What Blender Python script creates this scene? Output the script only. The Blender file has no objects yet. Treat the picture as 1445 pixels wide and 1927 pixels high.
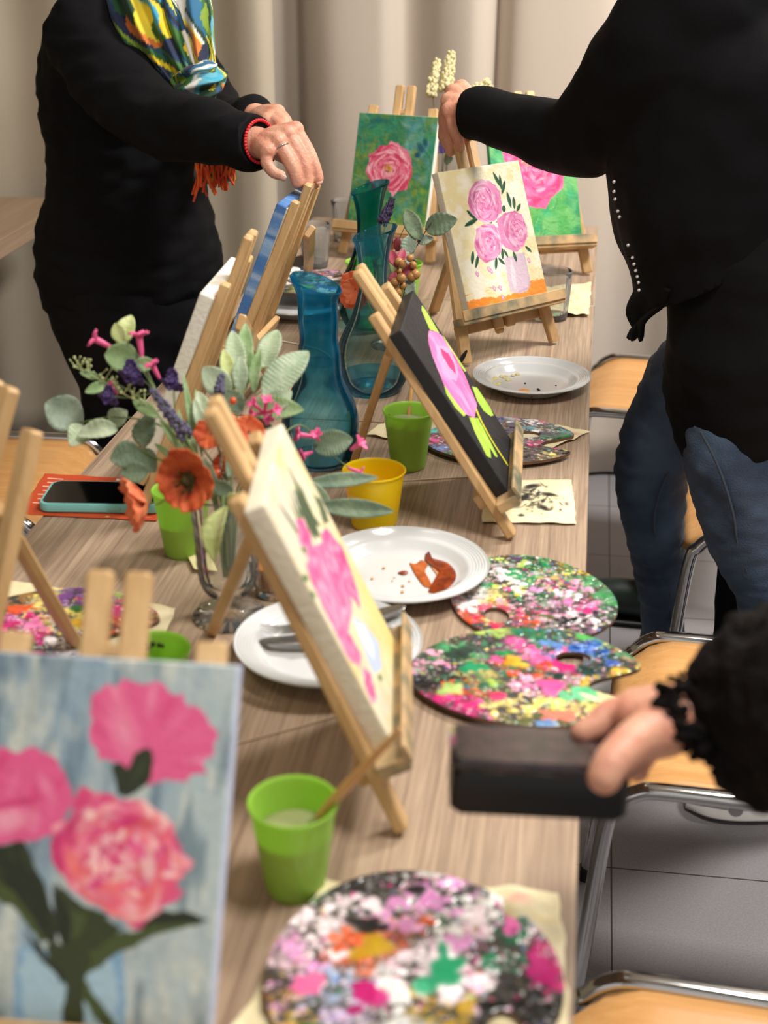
import bpy, bmesh, math, random
import numpy as np
from mathutils import Vector, Matrix, noise as mnoise

# ------------------------------------------------------------------ camera, world, lights, exposure
SC = bpy.context.scene
COL = SC.collection
CAM_H, PITCH, YAW = 1.478, math.radians(23.73), math.radians(8.14)
camd = bpy.data.cameras.new('camera'); cam = bpy.data.objects.new('camera', camd); COL.objects.link(cam)
cam.location = (0, 0, CAM_H)
cam.rotation_euler = (math.pi / 2 - PITCH, 0, YAW)
camd.sensor_fit = 'HORIZONTAL'; camd.sensor_width = 36.0
camd.lens = 36.0 * 2670 / 1445
camd.clip_start = 0.05; camd.clip_end = 50
camd.dof.use_dof = True; camd.dof.focus_distance = 2.2; camd.dof.aperture_fstop = 6.2
SC.camera = cam

world = bpy.data.worlds.new('world'); SC.world = world; world.use_nodes = True
world.node_tree.nodes['Background'].inputs[0].default_value = (1.0, 0.965, 0.92, 1)
world.node_tree.nodes['Background'].inputs[1].default_value = 0.42

def area_light(name, loc, target, sx, sy, power, col):
    l = bpy.data.lights.new(name, 'AREA'); l.shape = 'RECTANGLE'; l.size = sx; l.size_y = sy
    l.energy = power; l.color = col
    o = bpy.data.objects.new(name, l); COL.objects.link(o); o.location = loc
    o.rotation_euler = (Vector(target) - Vector(loc)).to_track_quat('-Z', 'Y').to_euler()
    return o
area_light('ceiling_light_front', (0.55, 0.95, 2.75), (0.2, 1.1, 0), 0.55, 0.55, 27, (1.0, 0.955, 0.90))
area_light('ceiling_light_back', (0.95, 2.65, 2.75), (0.75, 2.7, 0), 0.5, 0.5, 55, (1.0, 0.955, 0.90))
area_light('ceiling_light_left', (-1.1, 0.6, 2.75), (-1.0, 0.9, 0), 0.6, 0.6, 5, (1.0, 0.92, 0.80))

SC.view_settings.view_transform = 'Standard'; SC.view_settings.look = 'None'
SC.view_settings.gamma = 1; SC.view_settings.use_curve_mapping = False
SC.view_settings.exposure = 0.56
SC.cycles.max_bounces = 16; SC.cycles.transmission_bounces = 14; SC.cycles.transparent_max_bounces = 48
SC.cycles.caustics_reflective = False
SC.cycles.sample_clamp_indirect = 6

# ------------------------------------------------------------------ helpers
R = math.radians
def lin(c):
    c = np.asarray(c, float)
    return np.where(c <= 0.04045, c / 12.92, ((c + 0.055) / 1.055) ** 2.4)
def rgb(*c):
    return lin(np.array(c) / 255.0)

MATS = {}
def mat(name, color=(200, 200, 200), rough=0.5, metal=0.0, trans=0.0, ior=1.45, spec=0.5, bump=None, attr=False,
        sheen=0.0, sss=0.0, coat=0.0, var=None, alpha=1.0):
    """Principled material; bump=(scale, strength); var=(scale, second colour, amount) mixes a noise-driven second colour."""
    if name in MATS: return MATS[name]
    m = bpy.data.materials.new(name); m.use_nodes = True; MATS[name] = m
    nt = m.node_tree; b = nt.nodes['Principled BSDF']
    b.inputs['Base Color'].default_value = (*rgb(*color), 1)
    b.inputs['Roughness'].default_value = rough; b.inputs['Metallic'].default_value = metal
    b.inputs['Transmission Weight'].default_value = trans; b.inputs['IOR'].default_value = ior
    b.inputs['Specular IOR Level'].default_value = spec
    b.inputs['Sheen Weight'].default_value = sheen
    b.inputs['Coat Weight'].default_value = coat
    b.inputs['Alpha'].default_value = alpha
    if sss:
        b.inputs['Subsurface Weight'].default_value = sss
        b.inputs['Subsurface Radius'].default_value = (0.01, 0.004, 0.002)
        b.inputs['Subsurface Scale'].default_value = 1.0
    tc = None
    if bump or var:
        tc = nt.nodes.new('ShaderNodeTexCoord')
    if attr:
        a = nt.nodes.new('ShaderNodeAttribute'); a.attribute_name = 'Col'
        nt.links.new(a.outputs['Color'], b.inputs['Base Color'])
    if var:
        n = nt.nodes.new('ShaderNodeTexNoise'); n.inputs['Scale'].default_value = var[0]; n.inputs['Detail'].default_value = 4
        nt.links.new(tc.outputs['Object'], n.inputs['Vector'])
        mx = nt.nodes.new('ShaderNodeMix'); mx.data_type = 'RGBA'
        mx.inputs[6].default_value = (*rgb(*color), 1); mx.inputs[7].default_value = (*rgb(*var[1]), 1)
        mr = nt.nodes.new('ShaderNodeMapRange'); mr.inputs[1].default_value = 0.35; mr.inputs[2].default_value = 0.65
        mr.inputs[4].default_value = var[2]
        nt.links.new(n.outputs[0], mr.inputs[0]); nt.links.new(mr.outputs[0], mx.inputs[0])
        nt.links.new(mx.outputs[2], b.inputs['Base Color'])
    if bump:
        n = nt.nodes.new('ShaderNodeTexNoise'); n.inputs['Scale'].default_value = bump[0]; n.inputs['Detail'].default_value = 5
        nt.links.new(tc.outputs['Object'], n.inputs['Vector'])
        bp = nt.nodes.new('ShaderNodeBump'); bp.inputs['Strength'].default_value = bump[1]; bp.inputs['Distance'].default_value = 0.01
        nt.links.new(n.outputs[0], bp.inputs['Height']); nt.links.new(bp.outputs[0], b.inputs['Normal'])
    return m

def wood(name, c1, c2, scale=(60, 60, 2.5), rough=0.45, streak=0.6, c3=None):
    """Straight-grained wood, grain along local Z of `scale` (small number = long grain)."""
    if name in MATS: return MATS[name]
    m = bpy.data.materials.new(name); m.use_nodes = True; MATS[name] = m
    nt = m.node_tree; b = nt.nodes['Principled BSDF']; b.inputs['Roughness'].default_value = rough
    b.inputs['Specular IOR Level'].default_value = 0.4
    tc = nt.nodes.new('ShaderNodeTexCoord'); mp = nt.nodes.new('ShaderNodeMapping'); mp.inputs['Scale'].default_value = scale
    nt.links.new(tc.outputs['Object'], mp.inputs['Vector'])
    n = nt.nodes.new('ShaderNodeTexNoise'); n.inputs['Scale'].default_value = 1; n.inputs['Detail'].default_value = 6; n.inputs['Roughness'].default_value = 0.65
    n.inputs['Distortion'].default_value = 0.6
    nt.links.new(mp.outputs[0], n.inputs['Vector'])
    n2 = nt.nodes.new('ShaderNodeTexNoise'); n2.inputs['Scale'].default_value = 0.22; n2.inputs['Detail'].default_value = 3
    nt.links.new(mp.outputs[0], n2.inputs['Vector'])
    ad = nt.nodes.new('ShaderNodeMath'); ad.operation = 'MULTIPLY_ADD'; ad.inputs[1].default_value = streak; ad.inputs[2].default_value = 0.5 - streak / 2
    nt.links.new(n.outputs[0], ad.inputs[0])
    mr = nt.nodes.new('ShaderNodeMath'); mr.operation = 'MULTIPLY_ADD'; mr.inputs[1].default_value = 0.6
    nt.links.new(n2.outputs[0], mr.inputs[0]); nt.links.new(ad.outputs[0], mr.inputs[2])
    rp = nt.nodes.new('ShaderNodeValToRGB'); e = rp.color_ramp.elements
    e[0].position = 0.55; e[0].color = (*rgb(*c1), 1); e[1].position = 1.0; e[1].color = (*rgb(*c2), 1)
    nt.links.new(mr.outputs[0], rp.inputs[0]); nt.links.new(rp.outputs[0], b.inputs['Base Color'])
    bp = nt.nodes.new('ShaderNodeBump'); bp.inputs['Strength'].default_value = 0.08; bp.inputs['Distance'].default_value = 0.002
    nt.links.new(n.outputs[0], bp.inputs['Height']); nt.links.new(bp.outputs[0], b.inputs['Normal'])
    return m

def glass(name, color, rough=0.0, ior=1.47):
    return mat(name, color, rough, 0, 1.0, ior, 0.5)

def thin_glass(name, color, tint=0.0):
    """Thin clear tumbler wall: see-through with a Fresnel sheen."""
    if name in MATS: return MATS[name]
    m = bpy.data.materials.new(name); m.use_nodes = True; MATS[name] = m
    nt = m.node_tree; nt.nodes.remove(nt.nodes['Principled BSDF'])
    out = nt.nodes['Material Output']
    t = nt.nodes.new('ShaderNodeBsdfTransparent'); t.inputs[0].default_value = (*rgb(*color), 1)
    g = nt.nodes.new('ShaderNodeBsdfGlossy'); g.inputs['Roughness'].default_value = 0.04
    d = nt.nodes.new('ShaderNodeBsdfDiffuse'); d.inputs[0].default_value = (0.9, 0.9, 0.9, 1)
    lw = nt.nodes.new('ShaderNodeLayerWeight'); lw.inputs[0].default_value = 0.2
    mx0 = nt.nodes.new('ShaderNodeMixShader'); mx0.inputs[0].default_value = tint
    nt.links.new(t.outputs[0], mx0.inputs[1]); nt.links.new(d.outputs[0], mx0.inputs[2])
    mx = nt.nodes.new('ShaderNodeMixShader')
    nt.links.new(lw.outputs['Fresnel'], mx.inputs[0]); nt.links.new(mx0.outputs[0], mx.inputs[1]); nt.links.new(g.outputs[0], mx.inputs[2])
    nt.links.new(mx.outputs[0], out.inputs[0])
    return m

def tinted_glass(name, pale, deep, zmid, NECK=0.9, hue=(20, 150, 190), haze=0.16):
    """Coloured blown glass: the tint deepens towards the rims of the silhouette and up the thick neck."""
    if name in MATS: return MATS[name]
    m = bpy.data.materials.new(name); m.use_nodes = True; MATS[name] = m
    nt = m.node_tree; nt.nodes.remove(nt.nodes['Principled BSDF']); L = nt.links.new
    t = nt.nodes.new('ShaderNodeBsdfTransparent'); r_ = nt.nodes.new('ShaderNodeBsdfRefraction'); r_.inputs['IOR'].default_value = 1.12
    g = nt.nodes.new('ShaderNodeBsdfGlossy'); g.inputs['Roughness'].default_value = 0.03
    lw = nt.nodes.new('ShaderNodeLayerWeight'); lw.inputs[0].default_value = 0.35
    tc = nt.nodes.new('ShaderNodeTexCoord'); sx = nt.nodes.new('ShaderNodeSeparateXYZ'); L(tc.outputs['Object'], sx.inputs[0])
    mr = nt.nodes.new('ShaderNodeMapRange'); mr.inputs[1].default_value = zmid - .05; mr.inputs[2].default_value = zmid + .04; mr.inputs[4].default_value = NECK; L(sx.outputs['Z'], mr.inputs[0])
    mx = nt.nodes.new('ShaderNodeMath'); mx.operation = 'MAXIMUM'; L(lw.outputs['Facing'], mx.inputs[0]); L(mr.outputs[0], mx.inputs[1])
    c = nt.nodes.new('ShaderNodeMix'); c.data_type = 'RGBA'; c.inputs[6].default_value = (*rgb(*pale), 1); c.inputs[7].default_value = (*rgb(*deep), 1); L(mx.outputs[0], c.inputs[0])
    L(c.outputs[2], t.inputs[0]); L(c.outputs[2], r_.inputs[0])
    m0 = nt.nodes.new('ShaderNodeMixShader'); m0.inputs[0].default_value = 0.08; L(t.outputs[0], m0.inputs[1]); L(r_.outputs[0], m0.inputs[2])
    fr = nt.nodes.new('ShaderNodeLayerWeight'); fr.inputs[0].default_value = 0.2
    m1 = nt.nodes.new('ShaderNodeMixShader'); L(fr.outputs['Fresnel'], m1.inputs[0]); L(m0.outputs[0], m1.inputs[1]); L(g.outputs[0], m1.inputs[2])
    df = nt.nodes.new('ShaderNodeBsdfTranslucent'); df.inputs[0].default_value = (*rgb(*hue), 1)
    d2 = nt.nodes.new('ShaderNodeBsdfDiffuse'); d2.inputs[0].default_value = (*rgb(*hue), 1)
    m3 = nt.nodes.new('ShaderNodeMixShader'); L(df.outputs[0], m3.inputs[1]); L(d2.outputs[0], m3.inputs[2])
    am = nt.nodes.new('ShaderNodeMath'); am.operation = 'MULTIPLY'; am.inputs[1].default_value = haze; L(mx.outputs[0], am.inputs[0])
    m4 = nt.nodes.new('ShaderNodeMixShader'); L(am.outputs[0], m4.inputs[0]); L(m1.outputs[0], m4.inputs[1]); L(m3.outputs[0], m4.inputs[2])
    L(m4.outputs[0], nt.nodes['Material Output'].inputs[0])
    return m

def tag(o, label=None, cat=None, group=None, kind=None):
    if label: o['label'] = label
    if cat: o['category'] = cat
    if group: o['group'] = group
    if kind: o['kind'] = kind
    return o

def empty(name, loc=(0, 0, 0), rz=0, label=None, cat=None, group=None):
    o = bpy.data.objects.new(name, None); COL.objects.link(o); o.empty_display_size = 0.03
    o.location = loc; o.rotation_euler = (0, 0, rz)
    return tag(o, label, cat, group)

def copy_tree(o, parent=None):
    c = o.copy(); COL.objects.link(c)
    if parent: c.parent = parent
    for ch in list(o.children): copy_tree(ch, c)
    return c

def link(name, me, m=None, parent=None, smooth=True):
    if m is not None:
        me.materials.clear(); me.materials.append(m)
    if smooth:
        for p in me.polygons: p.use_smooth = True
    o = bpy.data.objects.new(name, me); COL.objects.link(o)
    if parent: o.parent = parent
    return o

def mesh(name, verts, faces, m=None, parent=None, smooth=True, cols=None):
    me = bpy.data.meshes.new(name)
    me.from_pydata([tuple(map(float, v)) for v in verts], [], [tuple(map(int, f)) for f in faces]); me.update()
    if cols is not None: set_cols(me, cols)
    return link(name, me, m, parent, smooth)

def set_cols(me, cols):
    a = me.color_attributes.new('Col', 'FLOAT_COLOR', 'POINT')
    c = np.ones((len(me.vertices), 4), np.float32); c[:, :3] = lin(np.clip(cols, 0, 1))
    a.data.foreach_set('color', c.ravel())

def sharp(o, ang=35):
    """Smooth shading that keeps hard edges sharp."""
    bm = bmesh.new(); bm.from_mesh(o.data)
    for e in bm.edges:
        if len(e.link_faces) == 2 and e.calc_face_angle(0) > R(ang): e.smooth = False
    bm.to_mesh(o.data); bm.free()
    return o

class MB:
    """Collects shapes and links them as ONE mesh object."""
    def __init__(s): s.v = []; s.f = []
    def add(s, v, f):
        n = len(s.v); s.v += [tuple(map(float, p)) for p in v]; s.f += [tuple(int(i) + n for i in q) for q in f]; return s
    def bar(s, a, b, w, h, side=(1, 0, 0), bev=0.0015):
        """Rectangular bar from a to b, w wide along side, h thick, chamfered."""
        a = Vector(a); b = Vector(b); t = (b - a).normalized(); sd = Vector(side); sd = (sd - t * sd.dot(t)).normalized(); n = t.cross(sd)
        w /= 2; h /= 2; e = min(bev, w * .45, h * .45)
        pr = [(-w + e, -h), (w - e, -h), (w, -h + e), (w, h - e), (w - e, h), (-w + e, h), (-w, h - e), (-w, -h + e)]
        def ring(c, k): return [c + sd * (x * k) + n * (y * k) for x, y in pr]
        k = 1 - e / max(w, h)
        rings = [ring(a, k), ring(a + t * e, 1), ring(b - t * e, 1), ring(b, k)]
        v = [p for r_ in rings for p in r_]; f = []
        for j in range(3):
            for i in range(8): f.append((j * 8 + i, j * 8 + (i + 1) % 8, j * 8 + 8 + (i + 1) % 8, j * 8 + 8 + i))
        f.append(tuple(range(7, -1, -1))); f.append(tuple(range(24, 32)))
        return s.add(v, f)
    def box(s, c, size, bev=0.002, rz=0.0):
        c = Vector(c); d = Vector((math.cos(rz), math.sin(rz), 0))
        z = Vector((0, 0, size[2] / 2))
        return s.bar(c - z, c + z, size[0], size[1], d, bev)
    def tube(s, pts, rad, n=10, cap=True):
        v, f = tube_geo(pts, rad, n, cap); return s.add(v, f)
    def lathe(s, prof, n=40, c=(0, 0, 0), close=False):
        v, f = lathe_geo(prof, n, c, close); return s.add(v, f)
    def sphere(s, c, r, n=8, sc=(1, 1, 1)):
        v = []; f = []; m = max(4, n // 2 + 1)
        for j in range(m + 1):
            th = math.pi * j / m
            for i in range(n):
                ph = 2 * math.pi * i / n
                v.append((c[0] + r * sc[0] * math.sin(th) * math.cos(ph), c[1] + r * sc[1] * math.sin(th) * math.sin(ph), c[2] + r * sc[2] * math.cos(th)))
        for j in range(m):
            for i in range(n): f.append((j * n + i, j * n + n + i, j * n + n + (i + 1) % n, j * n + (i + 1) % n))
        return s.add(v, f)
    def build(s, name, m=None, parent=None, smooth=True, ang=35):
        o = mesh(name, s.v, s.f, m, parent, smooth)
        return sharp(o, ang) if smooth else o

def spline(pts, n=8):
    """Catmull-Rom through pts (tuples of any length)."""
    P = [np.array(p, float) for p in pts]
    if len(P) < 3: return [P[0] + (P[-1] - P[0]) * t for t in np.linspace(0, 1, n + 1)]
    P = [2 * P[0] - P[1]] + P + [2 * P[-1] - P[-2]]; out = []
    for i in range(1, len(P) - 2):
        for t in np.linspace(0, 1, n, endpoint=False):
            a, b, c, d = P[i - 1], P[i], P[i + 1], P[i + 2]
            out.append(0.5 * (2 * b + (c - a) * t + (2 * a - 5 * b + 4 * c - d) * t * t + (-a + 3 * b - 3 * c + d) * t ** 3))
    out.append(P[-2]); return out

def tube_geo(pts, rad, n=10, cap=True, flat=None, ref=None):
    """Ring loft; rad scalar or list, flat = list of (a, b) half-axes with `ref` fixing the a-axis."""
    P = [Vector(p[:3]) for p in pts]; m = len(P); v = []; f = []
    if np.isscalar(rad): rad = [rad] * m
    prev = None
    for i, p in enumerate(P):
        t = (P[min(i + 1, m - 1)] - P[max(i - 1, 0)]).normalized()
        if ref is not None:
            a = Vector(ref); a = (a - t * a.dot(t)).normalized()
        else:
            if prev is None:
                a = Vector((0, 0, 1)) if abs(t.z) < 0.9 else Vector((1, 0, 0))
            else: a = prev
            a = (a - t * a.dot(t)).normalized()
        prev = a; b = t.cross(a)
        ra, rb = (rad[i], rad[i]) if flat is None else flat[i]
        for k in range(n):
            th = 2 * math.pi * k / n
            v.append(p + a * (ra * math.cos(th)) + b * (rb * math.sin(th)))
    for i in range(m - 1):
        for k in range(n): f.append((i * n + k, i * n + (k + 1) % n, i * n + n + (k + 1) % n, i * n + n + k))
    if cap:
        f.append(tuple(range(n - 1, -1, -1))); f.append(tuple(range((m - 1) * n, m * n)))
    return v, f

def lathe_geo(prof, n=40, c=(0, 0, 0), close=False):
    v = []; f = []; m = len(prof)
    for (r_, z) in prof:
        for k in range(n):
            th = 2 * math.pi * k / n
            v.append((c[0] + r_ * math.cos(th), c[1] + r_ * math.sin(th), c[2] + z))
    for i in range(m - 1):
        for k in range(n): f.append((i * n + k, i * n + (k + 1) % n, i * n + n + (k + 1) % n, i * n + n + k))
    if close:
        for k in range(n): f.append(((m - 1) * n + k, (m - 1) * n + (k + 1) % n, (k + 1) % n, k))
    else:
        f.append(tuple(range(n - 1, -1, -1)))
        if prof[-1][0] < 1e-3: f.append(tuple(range((m - 1) * n, m * n)))
    return v, f

def grid(nu, nv, fn):
    """fn(u, v) -> point, u, v in 0..1."""
    v = [fn(i / nu, j / nv) for j in range(nv + 1) for i in range(nu + 1)]
    f = [(j * (nu + 1) + i, j * (nu + 1) + i + 1, (j + 1) * (nu + 1) + i + 1, (j + 1) * (nu + 1) + i) for j in range(nv) for i in range(nu)]
    return v, f

def with_mods(o, *mods):
    """Apply modifiers given as (type, {settings}) by evaluating the object."""
    for t, kw in mods:
        md = o.modifiers.new(t.lower(), t)
        for k, val in kw.items(): setattr(md, k, val)
    dg = bpy.context.evaluated_depsgraph_get(); dg.update()
    me = bpy.data.meshes.new_from_object(o.evaluated_get(dg))
    old = o.data; mats = [m for m in old.materials]; o.modifiers.clear(); o.data = me
    me.materials.clear()
    for m in mats: me.materials.append(m)
    for p in me.polygons: p.use_smooth = True
    bpy.data.meshes.remove(old)
    return o

def solid(o, th, off=0.0):
    return with_mods(o, ('SOLIDIFY', dict(thickness=th, offset=off)))

def vnoise(p, s, seed=0):
    return mnoise.noise(Vector((p[0] * s + seed * 7.3, p[1] * s - seed * 3.1, p[2] * s + seed)))

def fold(o, scale, amp, seed=0, stretch=(1, 1, 1)):
    """Push vertices along their normals by noise: cloth folds and creases."""
    me = o.data; ns = [v.normal.copy() for v in me.vertices]
    for v, n in zip(me.vertices, ns):
        p = (v.co.x * stretch[0], v.co.y * stretch[1], v.co.z * stretch[2])
        a = vnoise(p, scale, seed); b = vnoise(p, scale * 2.3, seed + 5)
        v.co += n * (amp * ((1 - abs(a) * 2.2) * 0.7 + b * 0.5))
    me.update()
    return o

def blob(name, lofts, m, parent, voxel=0.012, smooth=6, extra=None):
    """One continuous skin over overlapping closed lofts. loft = (pts, radii or [(a, b)], ref)."""
    mb = MB()
    for L in lofts:
        pts, rad = L[0], L[1]; ref = L[2] if len(L) > 2 else None
        two = not np.isscalar(rad[0])
        data = [tuple(p) + (tuple(r_) if two else (r_, r_)) for p, r_ in zip(pts, rad)]
        sp = spline(data, 7) if len(data) > 2 else [np.array(data[0]) + (np.array(data[1]) - np.array(data[0])) * t for t in np.linspace(0, 1, 8)]
        # rounded ends
        q = []
        d0 = Vector(sp[0][:3] - sp[1][:3]).normalized(); d1 = Vector(sp[-1][:3] - sp[-2][:3]).normalized()
        for k in (0.98, 0.8, 0.45):
            s_ = sp[0]; q.append(np.array([*(Vector(s_[:3]) + d0 * (min(s_[3], s_[4]) * k)), s_[3] * math.sqrt(1 - k * k) + 1e-4, s_[4] * math.sqrt(1 - k * k) + 1e-4]))
        q += sp
        for k in (0.45, 0.8, 0.98):
            s_ = sp[-1]; q.append(np.array([*(Vector(s_[:3]) + d1 * (min(s_[3], s_[4]) * k)), s_[3] * math.sqrt(1 - k * k) + 1e-4, s_[4] * math.sqrt(1 - k * k) + 1e-4]))
        v, f = tube_geo(q, 1, 20, True, [(a_[3], a_[4]) for a_ in q], ref)
        mb.add(v, f)
    if extra: extra(mb)
    o = mesh(name, mb.v, mb.f, m, parent)
    return with_mods(o, ('REMESH', dict(mode='VOXEL', voxel_size=voxel)), ('SMOOTH', dict(factor=0.5, iterations=smooth)))

def join_into(a, b):
    """Append mesh of b to a (same material) and delete b."""
    bm = bmesh.new(); bm.from_mesh(a.data); bm.from_mesh(b.data); bm.to_mesh(a.data); bm.free()
    me = b.data; bpy.data.objects.remove(b); bpy.data.meshes.remove(me)
    for p in a.data.polygons: p.use_smooth = True
    return a

# ------------------------------------------------------------------ a small painter: fills colour rasters that become vertex colours
class Paint:
    def __init__(s, w, h, base, seed=0):
        s.w, s.h = w, h; s.rng = np.random.default_rng(seed)
        s.U, s.V = np.meshgrid((np.arange(w)) / (w - 1), (np.arange(h)) / (h - 1)); s.asp = h / w
        s.img = np.ones((h, w, 3)) * np.array(base) / 255.0
        s.hgt = np.zeros((h, w))
    def noise(s, fu, fv):
        out = np.zeros((s.h, s.w)); amp = 1; tot = 0
        for o in range(3):
            gu, gv = max(1, int(fu * 2 ** o)), max(1, int(fv * 2 ** o))
            g = s.rng.random((gv + 2, gu + 2)); x = s.U * gu; y = s.V * gv
            i = x.astype(int); j = y.astype(int); a = x - i; b = y - j; a = a * a * (3 - 2 * a); b = b * b * (3 - 2 * b)
            out += amp * ((g[j, i] * (1 - a) + g[j, i + 1] * a) * (1 - b) + (g[j + 1, i] * (1 - a) + g[j + 1, i + 1] * a) * b)
            tot += amp; amp *= 0.55
        return out / tot
    def mix(s, m, c):
        s.img += (np.array(c) / 255.0 - s.img) * np.clip(m, 0, 1)[..., None]
    def wash(s, cols, fu, fv, k=1.0, sharp_=6):
        for c in cols:
            s.mix(np.clip((s.noise(fu, fv) - 0.5) * sharp_ + 0.3, 0, 1) * k, c)
    def mask(s, pts, wob=0.0, soft=0.0):
        U, V = s.U, s.V
        if wob:
            U = U + (s.noise(14, 14 * s.asp) - .5) * wob; V = V + (s.noise(14, 14 * s.asp) - .5) * wob / s.asp
        ins = np.zeros(U.shape, bool); n = len(pts)
        for k in range(n):
            (x1, y1), (x2, y2) = pts[k], pts[(k + 1) % n]
            if y1 == y2: continue
            c = ((y1 > V) != (y2 > V)) & (U < (x2 - x1) * (V - y1) / (y2 - y1) + x1)
            ins ^= c
        return ins.astype(float)
    def poly(s, pts, c, wob=0.0, k=1.0):
        m = s.mask(pts, wob); s.mix(m * k, c); return m
    def dab(s, u, v, ru, rv, ang, c, k=1.0, soft=0.25, clip=None, hgt=0.0):
        """One elliptical brush dab; ru, rv in units of the width."""
        rr = max(ru, rv) * 1.1
        i0, i1 = int(max(0, (u - rr) * (s.w - 1))), int(min(s.w, (u + rr) * (s.w - 1) + 2))
        j0, j1 = int(max(0, (v - rr / s.asp) * (s.h - 1))), int(min(s.h, (v + rr / s.asp) * (s.h - 1) + 2))
        if i1 <= i0 or j1 <= j0: return
        x = s.U[j0:j1, i0:i1] - u; y = (s.V[j0:j1, i0:i1] - v) * s.asp
        ca, sa = math.cos(ang), math.sin(ang)
        d = np.sqrt(((x * ca + y * sa) / ru) ** 2 + ((-x * sa + y * ca) / rv) ** 2)
        m = np.clip((1 - d) / soft, 0, 1) * k
        if clip is not None: m = m * clip[j0:j1, i0:i1]
        s.img[j0:j1, i0:i1] += (np.array(c) / 255.0 - s.img[j0:j1, i0:i1]) * m[..., None]
        if hgt: s.hgt[j0:j1, i0:i1] = s.hgt[j0:j1, i0:i1] * (1 - m) + m * hgt
    def stroke(s, pts, w0, w1, c, k=1.0, soft=0.4):
        sp = spline([(*p,) for p in pts], 14); n = len(sp)
        for i, p in enumerate(sp):
            t = i / (n - 1); w = w0 + (w1 - w0) * t
            s.dab(p[0], p[1], w, w, 0, c, k, soft)
    def leaf(s, a, b, w, c, c2=None, bend=0.0):
        a = np.array(a, float); b = np.array(b, float); d = b - a; nrm = np.array([-d[1], d[0]])
        for t in np.linspace(0, 1, 22):
            p = a + d * t + nrm * bend * math.sin(math.pi * t)
            ww = w * math.sin(math.pi * min(1, 0.06 + t * 0.94)) ** 0.8 + 0.002
            s.dab(p[0], p[1], ww, ww, 0, c, 1, 0.3)
        if c2 is not None:
            for t in np.linspace(0.12, 0.85, 16):
                p = a + d * t + nrm * (bend * math.sin(math.pi * t) + 0.06)
                ww = w * 0.35 * math.sin(math.pi * t)
                s.dab(p[0], p[1], ww + .001, ww + .001, 0, c2, 0.7, 0.6)
    def peony(s, cu, cv, ru, rv, cols, n=170, clip=None, wid=0.16, jit=0.25, fall=0.0, rot=0.0):
        """Petal dabs laid round a centre, outer ring first."""
        for i in range(n):
            q = 1 - i / n; r = (q ** 0.7) * (0.95 + s.rng.normal() * 0.08)
            th = s.rng.random() * 2 * math.pi
            u = cu + math.cos(th) * ru * r; v = cv + math.sin(th) * rv * r / 1.0
            c = np.array(cols[s.rng.integers(len(cols))], float) + s.rng.normal() * 8
            L = (0.12 + 0.35 * r) * ru * (0.6 + s.rng.random() * 0.8)
            s.dab(u, v, L, L * wid * (0.6 + s.rng.random()), th + math.pi / 2 + s.rng.normal() * jit + rot, c, 0.85, 0.5, clip)
# ------------------------------------------------------------------ materials
M_TABLE = wood('oak_table', (128, 106, 88), (188, 164, 140), (300, 6, 300), 0.42, 1.0)
M_PINE = wood('pine', (182, 142, 92), (216, 180, 130), (90, 90, 5), 0.5, 0.6)
M_PLY = wood('beech_ply', (196, 138, 78), (222, 170, 108), (5, 140, 140), 0.35, 0.7)
M_CHROME = mat('chrome', (205, 205, 205), 0.12, 1.0)
M_BLACK = mat('black_plastic', (18, 18, 18), 0.4)
M_WHITE = mat('white_china', (206, 208, 208), 0.16, coat=0.3)
M_CURT = mat('curtain', (206, 194, 180), 0.9, sheen=0.2, bump=(700, 0.12))
M_CURT2 = mat('curtain_shaded', (196, 184, 164), 0.9, sheen=0.2, bump=(700, 0.12))  # same beige cloth; the left panel's olive shade is put into its colour
M_WALL = mat('wall_paint', (150, 140, 118), 0.9)
M_CEIL = mat('ceiling_paint', (215, 208, 195), 0.9)
M_SKIN = mat('skin', (212, 160, 134), 0.45, sss=0.2, var=(38, (198, 130, 108), 0.75), bump=(220, 0.18))
M_TOP = mat('black_jersey', (13, 13, 16), 0.85, spec=0.2, bump=(600, 0.1))
M_CARD = mat('black_cardigan', (14, 14, 16), 0.8, spec=0.12, bump=(600, 0.1))
M_PANTS = mat('black_trousers', (15, 15, 19), 0.85, spec=0.2, bump=(300, 0.12))
M_TEE = mat('black_tee', (9, 9, 11), 0.85, spec=0.2)
M_COL = mat('painted', (255, 255, 255), 0.5, attr=True, bump=(160, 0.15))
M_PAINT = mat('thick_paint', (255, 255, 255), 0.28, attr=True, coat=0.15)
M_RAW = mat('raw_canvas', (222, 216, 200), 0.9, bump=(1500, 0.2))
M_PAPER = mat('cream_tissue', (232, 218, 178), 0.9, attr=True, bump=(420, 0.25))
M_STEEL = mat('steel', (190, 190, 188), 0.25, 1.0)

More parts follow.
